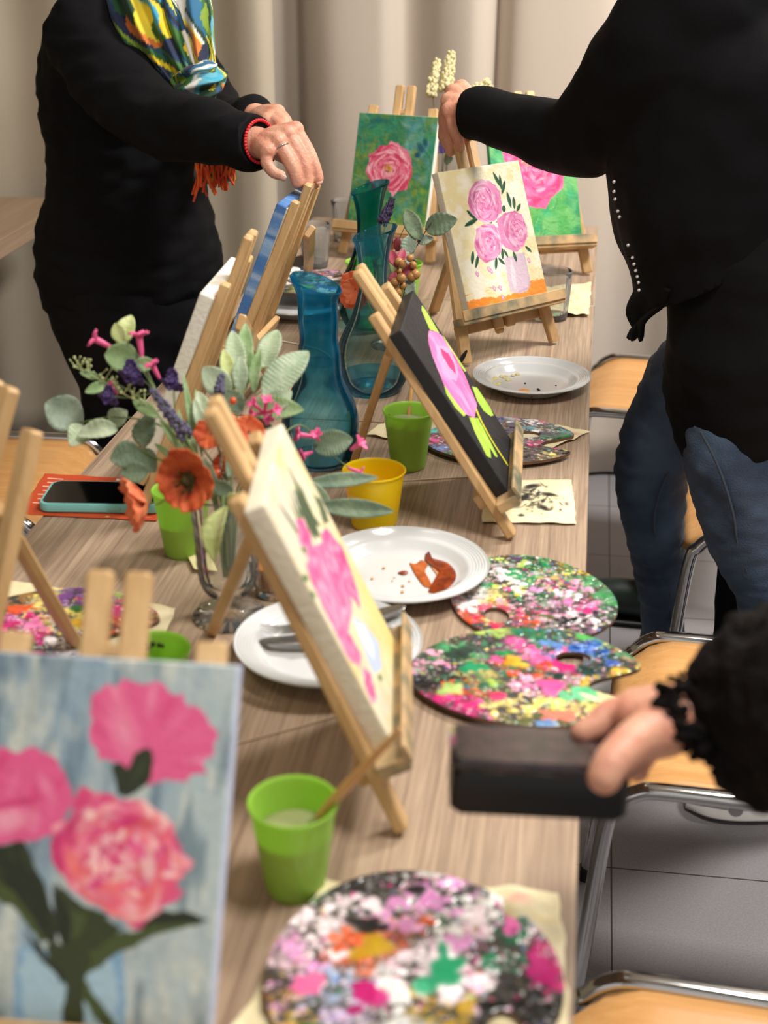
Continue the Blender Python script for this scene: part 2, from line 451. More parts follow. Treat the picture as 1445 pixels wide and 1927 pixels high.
def tile_floor():
    m = bpy.data.materials.new('floor_tile'); m.use_nodes = True; nt = m.node_tree; b = nt.nodes['Principled BSDF']
    b.inputs['Roughness'].default_value = 0.42
    tc = nt.nodes.new('ShaderNodeTexCoord'); mp = nt.nodes.new('ShaderNodeMapping')
    mp.inputs['Location'].default_value = (-0.101, -1.637, 0); mp.vector_type = 'POINT'
    nt.links.new(tc.outputs['Object'], mp.inputs['Vector'])
    br = nt.nodes.new('ShaderNodeTexBrick'); br.offset = 0; br.inputs['Scale'].default_value = 1
    br.inputs['Brick Width'].default_value = 0.302; br.inputs['Row Height'].default_value = 0.302
    br.inputs['Mortar Size'].default_value = 0.0016; br.inputs['Mortar Smooth'].default_value = 0.2
    br.inputs['Color1'].default_value = (*rgb(142, 139, 142), 1); br.inputs['Color2'].default_value = (*rgb(136, 133, 136), 1)
    br.inputs['Mortar'].default_value = (*rgb(44, 40, 39), 1)
    nt.links.new(mp.outputs[0], br.inputs['Vector'])
    n = nt.nodes.new('ShaderNodeTexNoise'); n.inputs['Scale'].default_value = 260; n.inputs['Detail'].default_value = 3
    nt.links.new(tc.outputs['Object'], n.inputs['Vector'])
    mx = nt.nodes.new('ShaderNodeMix'); mx.data_type = 'RGBA'; mx.blend_type = 'OVERLAY'; mx.inputs[0].default_value = 0.25
    nt.links.new(br.outputs['Color'], mx.inputs[6]); nt.links.new(n.outputs[0], mx.inputs[7]); nt.links.new(mx.outputs[2], b.inputs['Base Color'])
    bp = nt.nodes.new('ShaderNodeBump'); bp.inputs['Strength'].default_value = 0.15; bp.inputs['Distance'].default_value = 0.003
    nt.links.new(n.outputs[0], bp.inputs['Height']); nt.links.new(bp.outputs[0], b.inputs['Normal'])
    return m

# ------------------------------------------------------------------ the room
def struct(name, v, f, m): return tag(mesh(name, v, f, m, None, False), kind='structure')
XL, XR, YF, YB, ZC = -2.6, 2.6, -1.8, 3.95, 2.85
struct('floor', [(XL, YF, 0), (XR, YF, 0), (XR, YB, 0), (XL, YB, 0)], [(0, 1, 2, 3)], tile_floor())
struct('wall_back', [(XL, YB, 0), (XR, YB, 0), (XR, YB, ZC), (XL, YB, ZC)], [(0, 1, 2, 3)], M_WALL)
struct('wall_left', [(XL, YF, 0), (XL, YB, 0), (XL, YB, ZC), (XL, YF, ZC)], [(0, 1, 2, 3)], M_WALL)
struct('ceiling', [(XL, YF, ZC), (XL, YB, ZC), (XR, YB, ZC), (XR, YF, ZC)], [(0, 1, 2, 3)], M_CEIL)

def curtain(name, knots, m, label, z0=0.012, z1=2.7):
    """knots: plan of the folds as (x, y)."""
    sp = spline(knots, 10); n = len(sp) - 1
    def fn(u, v):
        t = u * n; i = min(int(t), n - 1); p = sp[i] + (sp[i + 1] - sp[i]) * (t - i)
        z = z0 + (z1 - z0) * v
        sw = 0.012 * math.sin(z * 1.7 + p[0] * 9) * (1 - v)
        return (p[0] + sw, p[1] + 0.008 * math.sin(z * 2.3 + p[0] * 14), z)
    v, f = grid(n, 24, fn)
    o = mesh(name, v, f, m)
    solid(o, 0.003)
    return tag(o, label, 'curtain', 'beige floor-length curtains')
c1 = [(-2.35, 3.70), (-2.2, 3.64), (-2.06, 3.69), (-1.9, 3.63), (-1.74, 3.67), (-1.62, 3.625), (-1.5, 3.66), (-1.36, 3.63), (-1.22, 3.65), (-1.08, 3.635), (-1.0, 3.615), (-0.93, 3.60), (-0.87, 3.575), (-0.825, 3.575), (-0.802, 3.61), (-0.812, 3.665)]
c2 = [(-0.87, 3.755), (-0.815, 3.775), (-0.775, 3.80), (-0.735, 3.73), (-0.66, 3.675), (-0.55, 3.655), (-0.51, 3.665), (-0.475, 3.705), (-0.43, 3.70), (-0.375, 3.66), (-0.32, 3.64), (-0.285, 3.64), (-0.257, 3.665), (-0.24, 3.725), (-0.20, 3.755)]
c3 = [(-0.25, 3.725), (-0.222, 3.675), (-0.185, 3.64), (-0.09, 3.625), (0.0, 3.63), (0.08, 3.655), (0.16, 3.645), (0.26, 3.60), (0.36, 3.64), (0.47, 3.67), (0.58, 3.61), (0.7, 3.66), (0.82, 3.61), (0.95, 3.67), (1.1, 3.61), (1.25, 3.68), (1.4, 3.62)]
curtain('curtain', c1, M_CURT2, 'olive-shadowed beige curtain hanging behind the person in the scarf')
curtain('curtain', c2, M_CURT, 'beige curtain hanging behind the green canvas and the teal carafes')
curtain('curtain', c3, M_CURT, 'pale beige curtain hanging behind the outstretched cardigan arm')

# ------------------------------------------------------------------ tables
def table(loc, lx, ly, rz, label):
    t = empty('folding_table', loc, rz, label, 'table', 'oak-topped tables pushed end to end')
    mb = MB(); mb.box((0, 0, 0.727), (lx, ly, 0.026), 0.0015); mb.build('tabletop', M_TABLE, t)
    for sx in (-1, 1):
        for sy in (-1, 1):
            a = MB(); a.tube([(sx * (lx / 2 - .09), sy * (ly / 2 - .09), 0.714), (sx * (lx / 2 - .09), sy * (ly / 2 - .09), 0)], 0.018, 12)
            a.build('leg', M_CHROME, t)
    a = MB()
    for sx in (-1, 1): a.bar((sx * (lx / 2 - .09), -(ly / 2 - .09), 0.69), (sx * (lx / 2 - .09), (ly / 2 - .09), 0.69), 0.02, 0.045)
    a.build('apron', M_CHROME, t)
    return t
table((-0.3235, 1.195, 0), 0.693, 1.596, 0, 'nearest oak-topped table, carrying the yellow beaker and black canvas')
table((-0.3245, 2.349, 0), 0.693, 0.698, R(-0.25), 'middle oak-topped table, carrying the cream canvas with the vase painting')
table((-0.3205, 3.059, 0), 0.693, 0.714, R(-0.25), 'far oak-topped table by the curtains, carrying the green canvases')

sb = empty('side_counter', (-1.68, 3.15, 0), 0, 'pale wooden counter running behind the person in black', 'counter')
mb = MB(); mb.box((0, 0, 0.7175), (0.70, 0.80, 0.045)); mb.build('counter_top', wood('pale_counter', (150, 124, 100), (190, 164, 138), (120, 4, 120), 0.5), sb)
mb = MB(); mb.box((-0.1, 0.0, 0.3475), (0.42, 0.72, 0.695)); mb.build('counter_base', M_WALL, sb)

# ------------------------------------------------------------------ chairs
def make_chair(label, loc, rz, front_in=0.0):
    """Stacking chair, front along local +x, seat 0.46 m high."""
    t = empty('stacking_chair', loc, rz, label, 'chair', 'beech ply chairs with chrome tube frames')
    def seat(u, v):
        x = -0.21 + 0.43 * u; y = (v - .5) * 0.375
        dz = -0.9 * max(0, x - 0.13) ** 1.6 * 2.2 - 0.006 * math.cos((v - .5) * math.pi) + 0.25 * max(0, -0.15 - x) ** 1.3
        cr = 0.03  # rounded front corners
        e = abs(y) - (0.1875 - cr)
        if x > 0.175 and e > 0: x -= (cr - math.sqrt(max(0, cr * cr - e * e))) * (x - 0.175) / 0.045
        return (x, y, 0.464 + dz)
    v, f = grid(26, 20, seat); o = mesh('seat', v, f, M_PLY, t); solid(o, 0.011, -1)
    def back(u, v):
        y = (u - .5) * 0.40; z = 0.655 + 0.19 * v
        return (-0.235 - 0.03 * v - 0.10 * (1 - (2 * u - 1) ** 2) * 0.5, y, z)
    v, f = grid(20, 8, back); o = mesh('backrest', v, f, M_PLY, t); solid(o, 0.011)
    for s in (-1, 1):
        y = s * 0.199
        fr = [(-0.20, y, 0.462), (0.0, y, 0.462), (0.135, y, 0.462), (0.168, y, 0.456), (0.19, y, 0.436), (0.205, y * 1.005, 0.40), (0.222, y * 1.03, 0.2), (0.24, y * 1.06, 0.012)]
        a = MB(); a.tube(spline(fr, 6), 0.011, 12); a.build('front_leg', M_CHROME, t)
        rr = [(-0.265, s * 0.185, 0.86), (-0.255, s * 0.19, 0.70), (-0.235, y, 0.55), (-0.205, y, 0.455), (-0.24, y, 0.30), (-0.29, y * 1.05, 0.012)]
        a = MB(); a.tube(spline(rr, 6), 0.011, 12); a.build('rear_leg', M_CHROME, t)
        for x, yy in ((0.24, y * 1.06), (-0.29, y * 1.05)):
            a = MB(); a.tube([(x, yy, 0.0), (x, yy, 0.022)], 0.014, 12); a.build('foot_cap', M_BLACK, t)
    a = MB(); a.tube([(0.05, -0.199, 0.447), (0.05, 0.199, 0.447)], 0.009, 10); a.build('cross_bar', M_CHROME, t)
    return t
ch = make_chair('beech chair on the right under the far end of the table, by the pale curtain', (0.215, 3.055, 0), R(173))
def chair_copy(label, loc, rz):
    c = copy_tree(ch); c['label'] = label; c.location = loc; c.rotation_euler = (0, 0, rz); return c
chair_copy('beech chair standing behind the jeans legs', (0.425, 2.465, 0), R(177))
chair_copy('beech chair under the jutting palettes, beside the lace sleeve', (0.285, 1.68, 0), R(176))
chair_copy('beech chair at the bottom right corner beside the nearest table', (0.22, 0.94, 0), R(175))
chair_copy('beech chair on the left behind the orange flyer', (-1.13, 2.36, 0), R(2))
# ------------------------------------------------------------------ people
def hand(name, wrist, knuckles, fingers, radii, parent, palm_r=0.014, thumb=None, fore=None, voxel=0.0022, wr=0.024, web=()):
    lofts = []
    for k in knuckles:
        w = Vector(wrist); kk = Vector(k)
        lofts.append(([w, w.lerp(kk, 0.5), kk], [wr * 0.62, palm_r * 1.12, palm_r * 0.86]))
    for i in range(len(knuckles) - 1):
        a, b = Vector(knuckles[i]), Vector(knuckles[i + 1]); w = Vector(wrist)
        lofts.append(([w.lerp(a, .25).lerp(w.lerp(b, .25), .5), w.lerp(a, .85).lerp(w.lerp(b, .85), .5)], [palm_r, palm_r * 0.9]))
    for ch_, r_ in zip(fingers, radii):
        n = len(ch_); rs = [r_ * (1.06, 1.08, 0.97, 0.90, 0.80)[min(i, 4)] for i in range(n)]
        # denser chain with slight swelling at each joint
        lofts.append((ch_, rs))
    if thumb: lofts.append((thumb[0], thumb[1]))
    for wl in web: lofts.append(wl)
    if fore: lofts.append((fore[0], fore[1]))
    o = blob(name, lofts, M_SKIN, parent, voxel, 4)
    return o

def nail(tip, prev, nrm, r_, parent):
    t = (Vector(tip) - Vector(prev)).normalized(); n = Vector(nrm); n = (n - t * n.dot(t)).normalized(); s = t.cross(n)
    c = Vector(tip) + n * r_ * 0.86 + t * r_ * 0.35
    v, f = grid(6, 6, lambda u, w: c + t * ((w - .5) * r_ * 1.5) + s * ((u - .5) * r_ * 1.35 * (1 - 0.35 * abs(2 * w - 1) ** 3)) - n * (r_ * 0.5 * (2 * u - 1) ** 2 * 0.6))
    return solid(mesh('fingernail', v, f, mat('nail', (232, 176, 160), 0.25), parent), 0.0008)

def cuff(o, co, no, rad=0.075):
    """Trim a sleeve square across at co, facing no."""
    bm = bmesh.new(); bm.from_mesh(o.data); co = Vector(co); no = Vector(no).normalized()
    near = [f for f in bm.faces if (f.calc_center_median() - co).length < rad]
    g = set(near); [g.update(f.edges) for f in near]; [g.update(f.verts) for f in near]
    r_ = bmesh.ops.bisect_plane(bm, geom=list(g), plane_co=co, plane_no=no, clear_outer=True)
    ed = [e for e in r_['geom_cut'] if isinstance(e, bmesh.types.BMEdge)]
    # turned-in hem: a short inner lip
    ex = bmesh.ops.extrude_edge_only(bm, edges=ed); vs = [v for v in ex['geom'] if isinstance(v, bmesh.types.BMVert)]
    for v in vs:
        d = v.co - co; d -= no * d.dot(no); v.co += -d * 0.12 - no * 0.003
    ed2 = [e for e in ex['geom'] if isinstance(e, bmesh.types.BMEdge) and e.is_boundary]
    bmesh.ops.holes_fill(bm, edges=ed2, sides=0)
    bm.to_mesh(o.data); bm.free()
    for p in o.data.polygons: p.use_smooth = True
    return o

# ---- the person on the left: black top, scarf, reaching over the blue canvas
pl = empty('person', (-0.91, 2.72, 0), 0, 'person in a black long-sleeved top and bright scarf, leaning to hold the blue canvas', 'person', 'people standing round the table')
PLI = Matrix.Translation((-0.91, 2.72, 0)).inverted()
def loc_to(o, root):
    """Keep world-space vertices while parenting to a root that stands elsewhere."""
    o.data.transform(Matrix.Translation(root.location).inverted()); return o
YL = 2.72
def rows(tab, Y, ratio):
    pts = []; ab = []
    for y, l, r_ in tab:
        pts.append(((l[0] + r_[0]) / 2, Y, (l[2] + r_[2]) / 2)); a = (r_[0] - l[0]) / 2
        ab.append((a, a * ratio if np.isscalar(ratio) else ratio(y, a)))
    return pts, ab
tl = [(0, (-0.9669, 2.72, 1.2857), (-0.8378, 2.72, 1.287)), (30, (-1.0134, 2.72, 1.2568), (-0.7986, 2.72, 1.2592)), (80, (-1.0391, 2.72, 1.2085), (-0.7676, 2.72, 1.2122)), (140, (-1.0546, 2.72, 1.1497), (-0.7522, 2.72, 1.1547)), (200, (-1.0574, 2.72, 1.0901), (-0.7492, 2.72, 1.096)), (270, (-1.0493, 2.72, 1.0194), (-0.753, 2.72, 1.0261)), (340, (-1.0531, 2.72, 0.9469), (-0.7483, 2.72, 0.955)), (400, (-1.0716, 2.72, 0.8831), (-0.7333, 2.72, 0.8931)), (450, (-1.0904, 2.72, 0.8289), (-0.7208, 2.72, 0.8408)), (500, (-1.1017, 2.72, 0.774), (-0.7201, 2.72, 0.7874)), (545, (-1.0965, 2.72, 0.7244), (-0.729, 2.72, 0.7382))]
tp, tab_ = rows(tl, YL, lambda y, a: 0.145)
tab_[0] = (tab_[0][0], 0.09); tab_[1] = (tab_[1][0], 0.13)
sleeveR = [(-0.9149, 2.6, 1.2307), (-0.8353, 2.52, 1.1535), (-0.7385, 2.43, 1.1105), (-0.6233, 2.33, 1.1086), (-0.5604, 2.28, 1.1042), (-0.5326, 2.262, 1.1035)]
sleeveL = [(-0.847, 2.86, 1.218), (-0.7615, 2.8, 1.1052), (-0.6855, 2.66, 1.0666), (-0.6152, 2.52, 1.0964), (-0.5762, 2.45, 1.1163)]
top = blob('top', [(tp, tab_, (1, 0, 0)),
                   (sleeveR, [0.078, 0.070, 0.060, 0.050, 0.043, 0.041]),
                   (sleeveL, [0.07, 0.06, 0.052, 0.044, 0.038])], M_TOP, pl, 0.009, 8)
fold(top, 9, 0.0085, 3, (1, 1, 2.6)); cuff(top, (-0.5261, 2.26, 1.1032), Vector((-0.5184, 2.258, 1.1111)) - Vector((-0.5617, 2.285, 1.1017))); loc_to(top, pl)
trl = [(535, (-1.084, 2.72, 0.736), (-0.7351, 2.72, 0.7489)), (580, (-1.0798, 2.72, 0.6859), (-0.7375, 2.72, 0.6994)), (640, (-1.0565, 2.72, 0.6187), (-0.7565, 2.72, 0.6316))]
hp, hab = rows(trl, YL, lambda y, a: 0.15)
legN = [(-0.9493, 2.69, 0.6771), (-0.9486, 2.69, 0.587), (-0.9525, 2.69, 0.4943), (-0.9632, 2.7, 0.3709), (-0.93, 2.70, 0.10)]
legF = [(-0.8714, 2.78, 0.6547), (-0.8798, 2.78, 0.5617), (-0.8932, 2.78, 0.4659), (-0.845, 2.78, 0.42), (-0.845, 2.78, 0.10)]
tro = blob('trousers', [(hp, hab, (1, 0, 0)), (legN, [0.098, 0.082, 0.066, 0.054, 0.052]), (legF, [0.098, 0.082, 0.066, 0.056, 0.052])], M_PANTS, pl, 0.010, 6)
fold(tro, 11, 0.006, 8); loc_to(tro, pl)
# body: one skin from head to feet, hands finely built
neck = Vector((-0.8567, 2.74, 1.2949)); head = Vector((-0.8108, 2.74, 1.3969))
body = blob('body', [
    ([(-0.8966, 2.72, 1.1912), (-0.9067, 2.72, 0.992), (-0.9135, 2.72, 0.7587)], [(0.11, 0.09), (0.11, 0.09), (0.13, 0.10)], (1, 0, 0)),
    ([(-0.8932, 2.73, 1.2096), neck, head], [0.07, 0.056, 0.06]),
    ([head + Vector((0, 0, -0.05)), head + Vector((0.01, 0, 0.04)), head + Vector((0.0, 0, 0.10))], [(0.085, 0.068), (0.098, 0.075), (0.085, 0.07)], (1, 0, 0)),
    ([head + Vector((0.075, 0, 0.03)), head + Vector((0.108, 0, -0.01))], [0.012, 0.017]),
    ([head + Vector((0.05, 0, -0.085)), head + Vector((0.085, 0, -0.075))], [0.03, 0.022]),
    ([head + Vector((-0.005, -0.078, 0.01)), head + Vector((-0.01, -0.08, -0.03))], [0.016, 0.012]),
    ([(-0.8863, 2.66, 1.2068), *sleeveR], [0.05, 0.05, 0.045, 0.04, 0.034, 0.030, 0.028]),
    ([(-0.8525, 2.8, 1.1937), *sleeveL], [0.05, 0.05, 0.045, 0.038, 0.032, 0.028]),
    ([*legN, (-0.93, 2.70, 0.05)], [0.08, 0.066, 0.05, 0.042, 0.036, 0.036]),
    ([*legF, (-0.845, 2.78, 0.05)], [0.08, 0.066, 0.05, 0.042, 0.036, 0.036])], M_SKIN, pl, 0.009, 6)
wR = (-0.5256, 2.262, 1.1045)
idx = [(-0.4654, 2.262, 1.1274), (-0.4444, 2.252, 1.0956), (-0.4324, 2.245, 1.0721), (-0.427, 2.242, 1.0553)]
mid = [(-0.4742, 2.242, 1.1237), (-0.451, 2.232, 1.0864), (-0.4439, 2.228, 1.0607), (-0.4405, 2.226, 1.0445)]
rng_ = [(-0.4865, 2.226, 1.1144), (-0.4665, 2.216, 1.0862), (-0.4573, 2.214, 1.0654), (-0.455, 2.214, 1.053)]
pky = [(-0.5008, 2.212, 1.1017), (-0.5005, 2.204, 1.085), (-0.4899, 2.2, 1.0712), (-0.4773, 2.2, 1.0666)]
hR = hand('body', wR, [idx[0], mid[0], rng_[0], pky[0]], [idx, mid, rng_, pky], [0.0108, 0.0112, 0.0106, 0.0092], pl, 0.0165,
          thumb=([wR, (-0.4852, 2.285, 1.0807), (-0.4526, 2.272, 1.0584), (-0.4362, 2.262, 1.0437)], [0.015, 0.0135, 0.0115, 0.0095]),
          fore=([(-0.5565, 2.275, 1.1051), wR], [0.027, 0.026]), wr=0.027)
kL = [(-0.5152, 2.36, 1.139), (-0.5154, 2.34, 1.1384), (-0.5196, 2.33, 1.1346), (-0.5237, 2.32, 1.1309)]
fL = [[kL[0], (-0.4967, 2.33, 1.13), (-0.4884, 2.31, 1.1197)], [kL[1], (-0.4951, 2.31, 1.1296), (-0.4891, 2.3, 1.1161)], [kL[2], (-0.4984, 2.3, 1.126), (-0.4932, 2.29, 1.1125)], [kL[3], (-0.5064, 2.3, 1.1208), (-0.5012, 2.29, 1.109)]]
hL = hand('body', (-0.5687, 2.43, 1.1193), kL, fL, [0.011, 0.011, 0.0105, 0.009], pl, 0.0165,
          thumb=([(-0.5627, 2.42, 1.1191), (-0.5356, 2.38, 1.1151), (-0.5158, 2.35, 1.1079)], [0.015, 0.013, 0.010]), fore=([(-0.6035, 2.5, 1.1014), (-0.5687, 2.43, 1.1193)], [0.027, 0.026]), wr=0.027)
for h in (hR, hL): join_into(body, h)
loc_to(body, pl)
for ch_, nn in ((mid, (0, -1, .3)), (idx, (.3, -1, .3)), (pky, (.3, -.9, -.3))):
    loc_to(nail(ch_[-1], ch_[-2], nn, 0.0085, pl), pl)
# hair, shoes
hair = blob('hair', [([head + Vector((-0.02, 0, 0.11)), head + Vector((-0.05, 0, 0.03)), head + Vector((-0.085, 0, -0.08)), (-0.8737, 2.73, 1.2878), (-0.8699, 2.7, 1.2806)], [(0.095, 0.085), (0.09, 0.09), (0.05, 0.08), (0.03, 0.05), (0.018, 0.03)], (1, 0, 0))], mat('grey_brown_hair', (96, 84, 70), 0.6, bump=(300, 0.4)), pl, 0.009, 4)
loc_to(hair, pl)
for x, y in ((-0.93, 2.70), (-0.845, 2.78)):
    s = blob('shoe', [([(x - 0.06, y, 0.045), (x, y, 0.05), (x + 0.10, y, 0.036), (x + 0.165, y, 0.03)], [(0.034, 0.044), (0.036, 0.05), (0.046, 0.034), (0.035, 0.028)], (0, 1, 0))], M_BLACK, pl, 0.008, 4); loc_to(s, pl)
# bracelet and ring
def ring_at(c, nrm, r_, tube_, m, name, parent, beads=0, sq=1.0, tilt=None):
    n = Vector(nrm).normalized(); a = n.orthogonal().normalized() if tilt is None else (Vector(tilt) - n * Vector(tilt).dot(n)).normalized(); b = n.cross(a); mb = MB(); N = beads or 28
    pts = [Vector(c) + a * (r_ * math.cos(2 * math.pi * k / N)) + b * (r_ * sq * math.sin(2 * math.pi * k / N)) for k in range(N)]
    if beads:
        for p in pts: mb.sphere(p, tube_, 8)
    else: mb.tube(pts + [pts[0]], tube_, 8, False)
    return mb.build(name, m, parent, True, 80)
bc = Vector((-0.5238, 2.262, 1.1079))
o = ring_at(bc, Vector((-0.5184, 2.258, 1.1111)) - Vector((-0.5617, 2.285, 1.1017)), 0.0345, 0.0030, mat('red_beads', (214, 40, 52), 0.35), 'bracelet', pl, 42, 0.9); loc_to(o, pl); o['label'] = 'red beaded bracelet'
rc = Vector(rng_[0]).lerp(Vector(rng_[1]), 0.32)
o = ring_at(rc, Vector(rng_[1]) - Vector(rng_[0]), 0.0122, 0.0013, M_STEEL, 'finger_ring', pl); loc_to(o, pl); o['label'] = 'plain silver ring'

# scarf: two pleated drapes running down to a knot, tail with an orange fringe
SCARF = [(28, 74, 40), (24, 60, 36), (40, 96, 40), (226, 196, 30), (238, 214, 60), (60, 160, 190), (34, 100, 136), (20, 46, 84), (232, 230, 222), (122, 150, 40), (22, 32, 62), (226, 224, 214), (64, 112, 44), (28, 76, 110), (20, 54, 44), (96, 170, 190), (214, 120, 50)]
def scarf_cols(n, u, v, seed):
    rg = np.random.default_rng(seed); K = 26
    su, sv, sc = rg.random(K * 3), rg.random(K * 3), rg.integers(0, len(SCARF), K * 3)
    out = []
    for a, b in zip(u, v):
        w = 0.05 * math.sin(b * 21 + a * 9)
        d = ((a + w - su + .5 * (b - sv)) * 7.5) ** 2 + ((b - sv) * 1.9) ** 2
        out.append(np.array(SCARF[sc[int(np.argmin(d))]]) / 255.0)
    return np.array(out)
def drape(name, path, widths, side, out, seed, pleats=5, amp=0.012, th=0.02):
    """Pleated band: path of centres, half-widths, side direction and outward direction."""
    data = [(*p, w) for p, w in zip(path, widths)]; sp = spline(data, 22); n = len(sp) - 1; W = 120
    vs, us, vv = [], [], []
    sd0, ou0 = Vector(side), Vector(out)
    for j, q in enumerate(sp):
        t = (Vector(sp[min(j + 1, n)][:3]) - Vector(sp[max(j - 1, 0)][:3])).normalized()
        sd = (sd0 - t * sd0.dot(t)).normalized(); ou = sd.cross(t); ou = ou if ou.dot(ou0) > 0 else -ou
        for i in range(W):
            th_ = 2 * math.pi * i / W; x = math.cos(th_); y = math.sin(th_)
            pl_ = amp * math.sin(x * pleats * 2.6 + seed + 0.8 * math.sin(j * 0.06 + seed)) * (abs(y) ** 0.4)
            vs.append(Vector(q[:3]) + sd * (x * q[3]) + ou * (y * th + (pl_ if y > 0 else 0)))
            us.append(i / W * 2 if i < W / 2 else 2 - i / W * 2); vv.append(j / n * 1.0 + seed * 0.37 % 1)
    f = [(j * W + i, j * W + (i + 1) % W, (j + 1) * W + (i + 1) % W, (j + 1) * W + i) for j in range(n) for i in range(W)]
    f += [tuple(range(W - 1, -1, -1)), tuple(range(n * W, n * W + W))]
    cols = scarf_cols(len(vs), np.array(us), np.array(vv) % 1.0, seed)
    return mesh(name, vs, f, M_SCARF, None, True, cols)
M_SCARF = mat('scarf_cloth', (255, 255, 255), 0.75, attr=True, sheen=0.1)
sc = empty('scarf', (0, 0, 0)); sc.parent = pl; sc['label'] = 'green, yellow and blue patterned scarf with an orange fringe'
def scp(o): o.parent = sc; return loc_to(o, pl)
scp(drape('scarf_loop', [(-0.8467, 2.66, 1.3274), (-0.801, 2.575, 1.282), (-0.7602, 2.545, 1.2216), (-0.7219, 2.535, 1.1673), (-0.6959, 2.53, 1.141)], [0.055, 0.062, 0.058, 0.040, 0.024], (1, 0.1, 0.5), (0, -1, 0.1), 4, 4, 0.012, 0.03))
scp(drape('scarf_loop', [(-0.7563, 2.64, 1.3292), (-0.7215, 2.565, 1.2676), (-0.6999, 2.545, 1.2116), (-0.6881, 2.535, 1.166), (-0.6882, 2.53, 1.1394)], [0.055, 0.052, 0.036, 0.026, 0.022], (1, 0.1, 0.25), (0, -1, 0.1), 11, 3, 0.010, 0.028))
scp(drape('scarf_knot', [(-0.727, 2.525, 1.1484), (-0.6985, 2.5, 1.1556), (-0.6737, 2.5, 1.1722), (-0.6657, 2.52, 1.1879)], [0.026, 0.036, 0.034, 0.02], (0.2, 0, 1), (0, -1, 0), 7, 3, 0.008, 0.026))
scp(drape('scarf_tail', [(-0.6959, 2.53, 1.141), (-0.6873, 2.55, 1.1091), (-0.6843, 2.58, 1.0482), (-0.6832, 2.575, 0.9835)], [0.024, 0.024, 0.034, 0.040], (1, 0.1, 0), (0, -1, 0), 15, 3, 0.007, 0.014))
fr = MB(); rg = random.Random(5)
for k in range(44):
    px = k / 43
    a = Vector((-0.7127, 2.56, 1.0164)).lerp(Vector((-0.642, 2.56, 1.0143)), px) + Vector((0, rg.uniform(-.012, .012), rg.uniform(-.004, .006)))
    L = rg.uniform(0.03, 0.062) * (1.1 - 0.45 * px)
    p1 = a + Vector((rg.uniform(-.008, .006), rg.uniform(-.006, .006), -L * .55)); p2 = p1 + Vector((rg.uniform(-.014, .012), 0, -L * .5))
    fr.tube(spline([a, p1, p2], 5), 0.0022, 6)
o = fr.build('fringe', mat('orange_fringe', (236, 112, 34), 0.8, var=(60, (206, 44, 44), 0.8)), None, True, 80); scp(o)

# ---- the person on the right: cardigan, tee and jeans, holding the easel of the cream canvas
pr = empty('person', (0.33, 2.2, 0), 0, 'person in black cardigan and jeans, reaching to the easel of the cream canvas', 'person', 'people standing round the table')
crd = [(0, (0.1227, 2.2, 1.3312), (0.2931, 2.2, 1.3328)), (40, (0.0911, 2.2, 1.3019), (0.3258, 2.2, 1.3046)), (100, (0.064, 2.2, 1.2574), (0.3459, 2.2, 1.2614)), (180, (0.045, 2.2, 1.1969), (0.357, 2.2, 1.2026)), (260, (0.0311, 2.2, 1.135), (0.3608, 2.2, 1.1423)), (330, (0.0298, 2.2, 1.0798), (0.3637, 2.2, 1.0884)), (390, (0.0361, 2.2, 1.0317), (0.3673, 2.2, 1.0413)), (450, (0.057, 2.2, 0.9833), (0.3732, 2.2, 0.9935)), (500, (0.0744, 2.2, 0.9424), (0.3783, 2.2, 0.953)), (550, (0.0847, 2.2, 0.9006), (0.3834, 2.2, 0.9119)), (600, (0.0852, 2.2, 0.8579), (0.3885, 2.2, 0.8702)), (650, (0.075, 2.2, 0.814), (0.3938, 2.2, 0.8279))]
cp, cab = rows(crd, 2.2, lambda y, a: 0.150)
cab[0] = (cab[0][0], 0.08); cab[1] = (cab[1][0], 0.12)
slv = [(0.1511, 2.16, 1.32), (0.0867, 2.18, 1.2524), (0.0273, 2.24, 1.172), (-0.0229, 2.3, 1.1198), (-0.0963, 2.35, 1.1254), (-0.1641, 2.395, 1.1369), (-0.1934, 2.41, 1.1376)]
slv2 = [(0.2658, 2.32, 1.2942), (0.3397, 2.34, 1.1524), (0.3721, 2.28, 1.017), (0.3238, 2.2, 0.9346)]
card = blob('cardigan', [(cp, cab, (1, 0, 0)), (slv, [0.098, 0.094, 0.072, 0.062, 0.048, 0.043, 0.040]), (slv2, [0.08, 0.07, 0.055, 0.045])], M_CARD, pr, 0.008, 7)
fold(card, 8, 0.008, 21, (1, 1, 1.2)); cuff(card, (-0.2016, 2.415, 1.1333), Vector((-0.2017, 2.415, 1.135)) - Vector((-0.1594, 2.39, 1.1377)), 0.07)
def cut(o, a, b, c, keep):
    """Slice a closed mesh by the plane a-b-c, keep the side containing `keep`, close the hole."""
    bm = bmesh.new(); bm.from_mesh(o.data)
    n = (Vector(b) - Vector(a)).cross(Vector(c) - Vector(a)).normalized()
    if (Vector(keep) - Vector(a)).dot(n) > 0: n = -n
    r_ = bmesh.ops.bisect_plane(bm, geom=bm.verts[:] + bm.edges[:] + bm.faces[:], plane_co=a, plane_no=n, clear_outer=True)
    ed = [e for e in r_['geom_cut'] if isinstance(e, bmesh.types.BMEdge)]
    bmesh.ops.holes_fill(bm, edges=ed, sides=0)
    bm.to_mesh(o.data); bm.free(); return o
hemA, hemB = (0.0768, 2.05, 0.871), (0.2584, 2.05, 0.9963)
cut(card, hemA, hemB, (hemA[0], hemA[1] + 0.4, hemA[2] + 0.02), (0.1811, 2.2, 1.1843))
for p in card.data.polygons: p.use_smooth = True
loc_to(card, pr)
